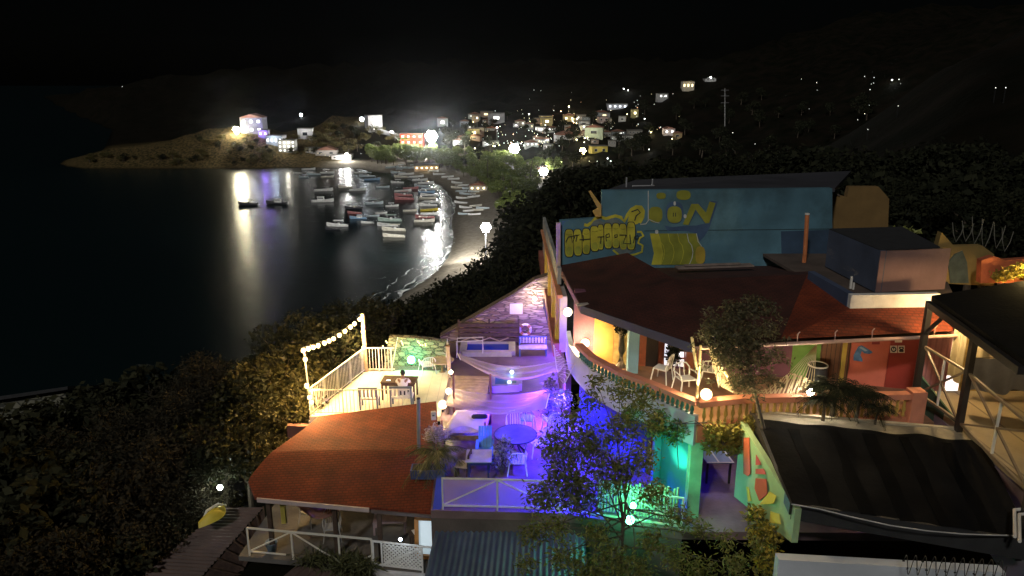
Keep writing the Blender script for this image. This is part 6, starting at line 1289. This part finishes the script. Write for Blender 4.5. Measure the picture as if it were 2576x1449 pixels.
for i, p in enumerate(bulbs):
    p = p - Vector((0, .05, .1)); MB().ball(p, .085, 10, 7, 1.15).build('bulb', bulbm, sl, True); MB().lathe([(.03, .06), (.03, .12)], p, 6).build('socket', blk, sl)
    light(p, 50 * LM, WRM, .1, sl)
def globe(label, p, r, watts, rgb, em, lr=None, bracket=(0, 0, -1), name='globe_lamp', down=False):
    o = thing(name, label, 'lamp', p); p = Vector(p); b = Vector(bracket)
    MB().ball(p, r, 14, 10).build('globe', E('globe_%d_%d_%d_%d' % tuple(int(c * 99) for c in rgb + (em / 99,)), rgb, em), o, True)
    MB().tube([p + b * r * .9, p + b * (r + .12)], r * .3, 8).build('base', steel_dark, o)
    if down: light(p - up * (r + .02), watts * LM, rgb, .06, o, 156, p - up * 3, .35)
    else: light(p, watts * LM, rgb, lr or r * 1.12, o)
    return o
GW = (1, .7, .33)
globe('dazzling warm globe lamp on the balcony parapet beside the yellow chair', D(1472, 863, 24.0), .15, 170, (1, .74, .36), 3.6)
globe('dazzling warm wall lamp high on the side of the house left of the roof corner', D(1428, 785, 25.6), .16, 18, (1, .8, .5), 3.6, None, (1, 0, 0))
globe('dazzling warm globe lamp at the outer corner of the balcony rail', D(1776, 992, 19.0), .16, 210, (1, .74, .36), 3.6)
globe('small white globe lamp on the balcony rail beside the palm', D(2039, 988, 19.35), .11, 170, (1, .86, .66), 30)
globe('dazzling warm globe lamp at the near end of the yellow platform', D(1113, 1018, 25.2), .16, 42, (1, .74, .36), 3.6)
globe('bright lamp glaring above the left edge of the yellow platform', D(1128, 984, 25.7), .12, 34, (1, .8, .45), 3.6)
globe('small warm lamp at the foot of the stout wooden post', D(1134, 936, 28.6), .08, 7, (1, .75, .4), 30)
globe('cyan green lamp glowing before the low stone wall', D(1034, 905, 30.0), .16, 42, (.1, 1, .62), 22)
globe('white lamp shining on the top of the stone wall', D(1345, 752, 33.0), .08, 38, (1, .86, .6), 30, None, (0, 1, 0))
globe('green flood lamp among the leaves at the front of the terrace', D(1584, 1308, 18.1), .12, 24, (.12, 1, .45), 26)
globe('smaller green lamp just above the green flood lamp', D(1592, 1272, 18.7), .09, 16, (.12, 1, .5), 26)
globe('small bright lamp under the back edge of the pavilion roof', Vector((12.6, 19.9, 39.72)), .08, 130, (1, .66, .28), 20, None, (0, 0, 1))
globe('added unseen lamp inside the pavilion lighting the hanging sheets and the floor', Vector((13.6, 16.6, 39.5)), .06, 26, (1, .7, .35), 20, None, (0, 0, 1))  # added out of view to brighten the sheets and the floor
globe('cool white porch lamp over the lattice gate', Vector((-3.35, 19.85, 32.5)), .05, 3.5, (.72, .85, 1), 20, None, (0, 1, 0))
globe('white lamp in the bushes above the curled yellow tarp', D(553, 1226, 24.6), .1, 26, (.9, 1, .85), 26)
globe('orange lamp lighting the flower bank at the right edge', D(2600, 700, 22.0), .1, 90, (1, .7, .25), 20)
globe('blue party lamp on the side wall above the blue lit terrace', Vector((1.62, 23.1, 35.9)), .06, 210, (.022, .012, 1), 8, .15, (1, 0, 0), 'globe_lamp', True)
globe('added blue lamp hidden behind the loose tree above the front of the terrace', Vector((1.7, 21.3, 35.7)), .06, 190, (.03, .012, 1), 8, .15, (0, 0, 1), 'globe_lamp', True)  # second blue source, added to bring more blue onto the terrace front
globe('violet party lamp under the lower net of the terrace', D(1372, 1000, 25.0), .08, 170, (.13, .03, 1), 8, .15, (0, 0, 1))
globe('violet lamp beside the stone wall near the pool bench', D(1388, 835, 31.6), .07, 60, (.16, .05, 1), 8, .12, (1, 0, 0))
globe('lamp under the balcony lighting the tennis table', Vector((7.0, 21.6, 36.05)), .06, 22, (.9, .85, 1), 10, None, (0, 0, 1))
o = thing('spot_lamp', 'green spot lamp aimed at the teal wall under the balcony corner', 'lamp', D(1660, 1240, 18.6)); p = D(1665, 1235, 18.6); MB().lathe([(.04, 0), (.08, .16), (.07, .16)], p, 10).build('housing', steel_dark, o); MB().tube([p, p - up * .3], .02, 5).build('stand', steel_dark, o)
light(p + Vector((.05, .1, .2)), 18 * LM, (.15, 1, .62), .03, o, 40, D(1707, 1158, 19.5), .8); light(p + Vector((0, 0, .4)), 5 * LM, (.12, 1, .5), .05, o)

o = thing('cable', 'black cables drooping along the green lit parapet under the balcony corner', 'cable', D(1700, 1065, 19.2))
for k_, pts_ in enumerate((((1632, 1030), (1680, 1062), (1730, 1066), (1778, 1062)), ((1640, 1040), (1700, 1068), (1748, 1058), (1776, 1078)), ((1704, 1068), (1702, 1110), (1706, 1180)))): MB().tube([D(x, y, 18.7) for x, y in pts_], .014, 5).build('wire', blk, o)
o = thing('cable', 'thin white cables crossing beside the green flood lamp', 'cable', D(1640, 1280, 18))
for a_, b_ in (((1620, 1250), (1682, 1302)), ((1600, 1292), (1680, 1288))): MB().tube([D(a_[0], a_[1], 17.9), D(b_[0], b_[1], 17.9)], .014, 5).build('wire', c_wh, o)
# ================================================================ near vegetation
rg = random.Random(99)
def big_tree(name, label, base, h, blobs, n, size, leaf, thin=.4, cat='tree', grp=None, nl=10, r=None, lean=(0, 0), shell=.3):
    o = thing(name, label, cat, world=False, group=grp); o.location = base
    limbs(MB(), h, r or h * .025 + .03, blobs, rg, nl, lean).build('trunk', bark, o)
    leaves(MB(), blobs, n, size, thin, .35, rg, shell).build('crown', leaf, o); return o
def rel(base, lst): return [((D(x, y, Y) - base).x, (D(x, y, Y) - base).y, (D(x, y, Y) - base).z, r, r, r * .85) for x, y, Y, r in lst]
lf_thin = LEAF('leaf_thin', (.08, .095, .02), (.23, .22, .06)); lf_grey = LEAF('leaf_greyolive', (.05, .05, .025), (.16, .14, .075)); lf_deck = LEAF('leaf_decktree', (.022, .024, .007), (.075, .064, .02))
# the loose tree in front of the blue terrace
b = D(1560, 1560, 16.2)
f1 = [(1400, 1120, 16.6, .5), (1440, 1060, 16.8, .42), (1480, 1010, 17, .4), (1500, 960, 17.2, .3), (1560, 985, 17.2, .4), (1620, 1000, 17, .38), (1420, 1190, 16.2, .6), (1480, 1120, 16.4, .6), (1560, 1080, 16.6, .5), (1640, 1060, 16.8, .34), (1370, 1250, 16, .55), (1460, 1250, 15.8, .6), (1540, 1190, 16.2, .6), (1610, 1150, 16.4, .48), (1640, 1240, 16, .45), (1500, 1340, 15.4, .5), (1340, 1340, 15.4, .5), (1420, 1400, 15.2, .55), (1400, 1330, 15.6, .45), (1540, 1400, 15, .55), (1640, 1360, 15.2, .5), (1700, 1400, 15, .5), (1760, 1330, 15.4, .42), (1700, 1300, 15.6, .4), (1600, 1440, 14.8, .6), (1480, 1440, 14.8, .6), (1760, 1440, 14.8, .6), (1850, 1420, 14.8, .5), (1820, 1360, 15.2, .4), (1320, 1420, 15, .4), (1900, 1380, 15, .3)]
big_tree('loose_tree', 'loose leafy tree in front of the blue lit terrace', b, 5.6, rel(b, [(q[0], q[1], q[2], q[3] * (.85 if q[1] > 1320 else 1.08)) for q in f1]), 15500, .13, lf_thin, .28, nl=26, r=.055, shell=.15)
b = D(1930, 1020, 18.6)
f2 = [(1850, 790, 18.6, .5), (1900, 770, 18.6, .42), (1940, 775, 18.6, .26), (1800, 830, 18.6, .5), (1870, 850, 18.5, .58), (1930, 830, 18.6, .36), (1765, 845, 18.6, .24), (1840, 900, 18.4, .55), (1900, 900, 18.4, .5), (1950, 890, 18.5, .32), (1880, 960, 18.3, .42), (1930, 950, 18.3, .3), (1850, 955, 18.3, .3), (1810, 880, 18.5, .4), (1738, 872, 18.6, .17), (1782, 782, 18.6, .2), (1962, 806, 18.6, .17), (1976, 852, 18.6, .15), (1984, 908, 18.5, .17), (1768, 920, 18.4, .18), (1962, 962, 18.3, .2), (1905, 1000, 18.2, .2), (1880, 742, 18.6, .16), (1830, 760, 18.6, .16), (1790, 960, 18.3, .18)]
big_tree('grey_tree', 'small greyish tree standing before the balcony hammock', b - Vector((.1, .15, .6)), 3.6, rel(b - Vector((.1, .15, .6)), f2), 6500, .12, lf_grey, .3, nl=16, r=.055, lean=(-.7, 0), shell=.15)
# palms by the coral rail
pp_ = palm_t(5, .95, 1.05, 30, .1, lf_dark, 'potted_palm', 9, .06)
for (x, y, Y, s_, l) in ((2100, 985, 19.0, .85, 'bushy palm in front of the coral rail, below the painted bird'), (2160, 1000, 19.1, .8, 'smaller palm right of the bushy palm by the coral rail'), (2075, 1010, 18.8, .75, 'low palm left of the bushy palm above the canopy edge'), (2205, 1032, 18.6, .5, 'short spiky plant at the right end of the coral rail')):
    p = D(x, y, Y); q = dup(pp_, (p.x, p.y, p.z - .9 * s_), rg.uniform(0, 6), l, 'palms at the coral rail', s_); q['category'] = 'palm'
rmtree(pp_)
# fern on its planter between roof and terrace
o = thing('planter', 'blue concrete planter at the corner of the red roof', 'planter', P(1080, 1190, TZ)); c = P(1078, 1186, TZ + .1); MB().box(c, (1.1, .45, .3)).build('trough', M('planter_blue', (.06, .09, .28), .8, .2, 2, .1), o); MB().box(c + up * .152, (1.0, .36, .02)).build('soil', M('soil', (.04, .03, .02), .95), o)
MB().prism([Vector((-2.3, 19.4, 33.2)), Vector((-2.05, 19.4, 33.2)), Vector((-2.05, 21, 33.6)), Vector((-2.3, 21, 33.6))], (0, 0, .6)).build('side', M('planter_blue', (.06, .09, .28), .8), o)
fn_ = palm_t(8, .35, 1.1, 26, .02, LEAF('leaf_fern', (.06, .07, .02), (.2, .19, .06)), 'fern', 9, .08)
q = dup(fn_, (c.x + .25, c.y, c.z + .3), 0, 'big arching fern in the planter at the corner of the red roof', None, 1.0); q['category'] = 'fern'; rmtree(fn_)
def bush(label, p, blobs, n, size, leaf, name='bush', cat='bush', grp=None, thin=.5):
    o = thing(name, label, cat, world=False, group=grp); o.location = p
    st = MB()
    for b_ in blobs: st.tube([(0, 0, 0), (b_[0] * .5, b_[1] * .5, b_[2] * .6), b_[:3]], [.03, .02, .008], 5)
    st.build('stem', bark, o); leaves(MB(), blobs, n, size, thin, .2, rg, .3).build('crown', leaf, o); return o
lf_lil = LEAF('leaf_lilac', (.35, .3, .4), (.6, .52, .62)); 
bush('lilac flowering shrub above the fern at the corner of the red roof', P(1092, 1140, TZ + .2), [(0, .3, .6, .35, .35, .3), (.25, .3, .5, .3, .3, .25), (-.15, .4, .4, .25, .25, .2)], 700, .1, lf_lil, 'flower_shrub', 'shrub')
bush('shrub with white flowers between the square table and the round table', Vector(at(1262, 1195)), [(0, 0, .9, .3, .3, .3), (.2, .1, .6, .3, .3, .3), (-.15, 0, .5, .25, .25, .3), (.1, 0, 1.2, .2, .2, .2)], 650, .11, LEAF('leaf_flower', (.05, .06, .02), (.5, .45, .35)), 'flower_shrub', 'shrub')
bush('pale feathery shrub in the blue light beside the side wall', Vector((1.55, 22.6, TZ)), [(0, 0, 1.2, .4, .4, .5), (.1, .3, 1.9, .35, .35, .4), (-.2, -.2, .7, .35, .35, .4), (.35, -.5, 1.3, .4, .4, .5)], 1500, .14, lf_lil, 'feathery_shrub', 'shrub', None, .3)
bush('rough hanging plant on the violet lit wall', Vector((1.25, 24.3, TZ)), [(0, 0, 1.0, .35, .35, .5), (.1, .2, 1.7, .3, .3, .4)], 900, .13, LEAF('leaf_violet', (.12, .1, .1), (.4, .33, .35)), 'climber', 'climber', None, .35)
bush('green climber spilling over the parapet below the bamboo poles', Vector((4.25, 19.7, 36.1)), [(0, 0, .5, .4, .3, .35), (-.5, .7, .5, .35, .3, .35), (.4, -.5, .4, .35, .3, .3), (-.1, .1, .1, .4, .3, .35), (-.75, .9, .1, .35, .3, .4), (.3, -.35, .0, .3, .25, .25)], 2000, .12, LEAF('leaf_climber', (.06, .09, .02), (.22, .24, .06)), 'climber', 'climber', None, .35)
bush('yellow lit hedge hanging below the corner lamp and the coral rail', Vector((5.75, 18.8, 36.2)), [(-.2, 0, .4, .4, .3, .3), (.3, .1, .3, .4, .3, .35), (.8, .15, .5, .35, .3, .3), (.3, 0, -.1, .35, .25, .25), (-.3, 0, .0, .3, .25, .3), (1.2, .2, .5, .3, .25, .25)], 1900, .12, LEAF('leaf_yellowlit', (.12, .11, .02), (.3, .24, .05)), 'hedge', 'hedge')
bush('potted plant hanging on the carved post of the balcony', Vector(at(1556, 922, UZ)) + up * 1.2, [(0, 0, .3, .25, .25, .25), (.1, 0, .1, .2, .2, .2)], 450, .13, lf_dark, 'potted_plant', 'plant')
bush('dark potted plant beside the round lampshade on the balcony', Vector(at(1690, 945, UZ)), [(0, 0, .7, .25, .25, .3), (0, .1, 1.0, .2, .2, .25)], 450, .13, lf_dark, 'potted_plant', 'plant')
bush('orange flowering hedge on the upper wall below the balcony', Vector((6.2, 19.0, 36.0)), [(0, 0, .1, .4, .25, .2), (.5, .1, .15, .4, .25, .2), (-.4, 0, .1, .3, .25, .2)], 700, .1, LEAF('leaf_orange', (.2, .1, .02), (.5, .2, .05)), 'flower_hedge', 'hedge')
bush('spiky grass plants in front of the porch railing', Vector((-6.2, 20.6, PZ - .1)), [(0, 0, .3, .7, .2, .25), (1.0, -.1, .3, .6, .2, .25)], 500, .4, LEAF('leaf_spiky', (.05, .055, .02), (.14, .14, .06)), 'grass_plant', 'plant', None, .1)
bush('dark tangle of spiky leaves left of the lattice gate', Vector((-4.6, 20.2, PZ - .1)), [(0, 0, .3, .45, .2, .3), (-.6, .1, .25, .5, .2, .25)], 500, .38, LEAF('leaf_spiky', (.05, .055, .02), (.14, .14, .06)), 'grass_plant', 'plant', None, .1)
bush('dark bush with yellow flowers below the painted wall', Vector((6.2, 16.3, 35.0)), [(0, 0, 0, .45, .4, .4), (-.1, -.7, -.2, .4, .4, .4), (0, .7, .1, .3, .35, .35)], 1500, .13, LEAF('leaf_yflower', (.04, .05, .015), (.4, .3, .04)), 'flower_shrub', 'shrub')
lfl = LEAF('leaf_bank', (.12, .1, .015), (.4, .3, .05))
bush('yellow lit shrub on the flower bank at the right edge', D(2520, 700, 22.6), [(0, 0, .1, .35, .25, .22), (.5, 0, .25, .4, .25, .25), (.9, .1, .1, .35, .25, .2)], 900, .12, lfl, 'flower_shrub', 'shrub')
bush('little lit shrub among the dark trees right of the teal building', D(2275, 590, 28), [(0, 0, .1, .6, .3, .2)], 160, .2, LEAF('leaf_lit_small', (.2, .22, .05), (.4, .42, .15)), 'shrub', 'shrub')
# low hanging vines and fairy lights on the net before the stone wall
hang('garden_net', 'fine garden net stretched over the green lit stone wall', D(1000, 848, 30.4), D(1125, 852, 30.2), D(1120, 925, 30.1), D(985, 930, 30.1), .12, NET('garden_mesh', (.3, .4, .22), .35, .07, .07), 'net')
fl_ = thing('fairy_lights', 'small yellow fairy lights in two bunches on the garden net', 'string lights', D(1050, 860, 30.2)); fa = M('leaf_yellow_bits', (.5, .45, .05), .6)
z3 = zoom(850, 880, 3.916)
wps = [z3(x, y) for x, y in ((1100, 470), (1110, 485), (1275, 470), (1285, 490), (1292, 510), (1465, 475), (1480, 490), (1498, 512), (1520, 515), (1550, 500), (1555, 520), (1065, 530))]
MB().tube([D(x, y - 2, 30.05) for x, y in wps[:-1]], .006, 4).build('cord', blk, fl_)
for x, y in wps: MB().ball(D(x, y, 30.02), .035, 6, 5).build('bulb', E('fairy', (1, .85, .2), 2.2), fl_)

# trees and bushes of the slopes: pattern trees copied and turned
lf_sl = [LEAF('leaf_slope', (.011, .013, .005), (.042, .042, .017), .85), LEAF('leaf_slope_brown', (.013, .012, .006), (.048, .038, .02), .85)]
TL = [tree_t('slope_tree', 241 + i, 6.5, 2.6, (2400, 4200, 1500, 3000)[i], (.34, .22, .5, .28)[i], lf_sl[i % 2], (13, 19, 9, 15)[i], (1.35, 1.0, 1.6, 1.15)[i], (.5, .3, .6, .4)[i]) for i in range(4)]
TN = [tree_t('slope_tree', 201 + i, 6.0, 2.4, 2600, .3, [lf_deck, lf_dark, lf_deck][i], 13, 1.2, .45) for i in range(3)]
TK = [tree_t('dark_tree', 221 + i, 6.5, 2.7, (2600, 4200, 1700)[i], (.34, .24, .46)[i], lf_dark, (13, 18, 10)[i], (1.35, 1.05, 1.6)[i], (.5, .35, .6)[i]) for i in range(3)]
def put(lst, temps, fmt, grp, cat='tree'):
    lst = sorted(lst, key=lambda q: q[0])
    for i, (x, y, Y, s_) in enumerate(lst):
        c_ = D(x, y, Y); t = rg.choice(temps); h = 6.0 * s_ * .72
        q = dup(t, (c_.x, c_.y, c_.z - h), rg.uniform(0, 6.28), fmt % ordn(i), grp, s_); q['category'] = cat
dt = [(905, 850, 33, .62), (850, 880, 31, .75), (800, 860, 34, .8), (740, 900, 32, .85), (700, 960, 29, .8), (660, 1000, 28, .8), (720, 1030, 26.5, .62), (660, 1080, 26, .7), (740, 985, 29, .75), (600, 960, 33, .8), (690, 1130, 25, .55), (620, 1150, 25.5, .62), (955, 800, 38, .62), (870, 810, 38, .7), (610, 1060, 28, .8)]
put(dt, TN, 'leafy tree beside the deck lit yellow by the bulbs, %s from the left', 'trees beside the deck')
lt_ = [(560, 1010, 30, .9), (480, 1010, 33, .9), (400, 1010, 36, .9), (330, 1030, 36, .9), (250, 1060, 36, 1.0), (170, 1090, 34, 1.0), (80, 1110, 34, 1.0), (20, 1130, 32, 1.0), (520, 1090, 28, .8), (430, 1100, 29, .9), (340, 1130, 29, .9), (240, 1170, 28, .9), (130, 1200, 27, .9), (40, 1230, 26, .9), (560, 1160, 26, .65), (470, 1190, 25.5, .8), (370, 1230, 25, .8), (270, 1280, 24, .8), (160, 1310, 23, .8), (50, 1350, 22, .8), (510, 1260, 25, .5), (420, 1300, 24, .55), (320, 1360, 22.5, .6), (210, 1400, 21.5, .7), (100, 1440, 20.5, .7), (440, 1370, 23, .42), (20, 1460, 20, .7), (300, 1450, 21, .5)]
put(lt_, TL, 'dark tree on the unlit slope at the lower left, %s from the left', 'dark trees on the lower left slope')
cl = [(1000, 815, 46, .6), (1040, 812, 42, .65), (1090, 800, 42, .7), (1130, 790, 43, .75), (1180, 772, 44, .75), (1230, 755, 45, .85), (1195, 735, 50, .6), (1250, 715, 52, .75), (1290, 680, 54, .95), (1325, 640, 56, 1.0), (1355, 600, 58, 1.1), (1390, 560, 60, 1.1), (1300, 720, 46, .9), (1350, 690, 46, 1.0), (1405, 525, 64, .85), (1345, 545, 64, .45), (1365, 500, 68, .45), (1440, 520, 58, 1.1), (1500, 505, 60, 1.1), (1370, 650, 48, 1.0), (1060, 845, 38, .65), (1120, 832, 38, .7), (1190, 815, 38, .7), (1250, 790, 38, .6), (1000, 850, 38, .5)]
put(cl, TK, 'dark leafy tree on the slope between the house and the beach, %s from the left', 'dark trees above the beach')
rt = [(1470, 478, 66, .9), (1580, 475, 60, .9), (1660, 470, 60, .9), (1740, 466, 58, .9), (1830, 462, 56, .9), (1920, 458, 56, .95), (2010, 455, 54, .95), (2090, 455, 52, 1.0), (2160, 470, 46, .9), (2230, 470, 46, .9), (2310, 465, 44, .9), (2390, 460, 44, .9), (2470, 470, 40, .9), (2550, 465, 40, .9), (2260, 520, 38, .85), (2340, 540, 34, .85), (2420, 520, 34, .8), (2500, 540, 32, .8), (2580, 520, 32, .9), (2290, 580, 31, .6), (2460, 570, 28, .7), (2550, 600, 27, .65), (2360, 590, 30, .6)]
put(rt, TK, 'tall dark tree of the unlit wood at the right, %s from the left', 'dark trees of the right wood')
wv = thing('hanging_vines', 'pale looping vines hanging from the dark trees above the mustard wall', 'vine', D(2450, 600, 25)); vm = M('vine_grey', (.16, .15, .12), .9)
for i, (x, y) in enumerate(((2395, 560), (2420, 555), (2445, 545), (2470, 550), (2500, 560), (2520, 575))):
    a = D(x, y, 25); L = rg.uniform(.5, 1.1); MB().tube([a, a + Vector((.1, 0, -L * .6)), a + Vector((.22, 0, -L)), a + Vector((.35, 0, -L * .6)), a + Vector((.4, 0, -.1))], .016, 5).build('vine', vm, wv)
lv = TS[2]
bs_ = [(470 + 30 * i, 1215 + 8 * (i % 3), 25.4, .62) for i in range(4)]
put([(505, 1235, 25, .5), (535, 1215, 26, .55), (575, 1225, 26.2, .5), (560, 1200, 27, .6)], TS, 'white lit bush above the curled yellow tarp, %s from the left', 'bushes above the yellow tarp', 'bush')
for t in TN + TK + TS + TL: rmtree(t)
# ================================================================ damp sea air: glows round the lamps
def haze():
    m = bpy.data.materials.new('haze'); m.use_nodes = True; nt = m.node_tree; nt.nodes.remove(nt.nodes['Principled BSDF'])
    v = nt.nodes.new('ShaderNodeVolumePrincipled'); v.inputs['Color'].default_value = (.9, .93, 1, 1); v.inputs['Density'].default_value = .00003; v.inputs['Anisotropy'].default_value = .97
    nt.links.new(v.outputs[0], nt.nodes['Material Output'].inputs['Volume'])
    o = MB().prism([(-2600, -60, -6), (2600, -60, -6), (2600, 2800, -6), (-2600, 2800, -6)], (0, 0, 156)).build('haze', m)
    return tag(o, 'thin damp sea air hanging over the whole bay', kind='stuff')
haze()
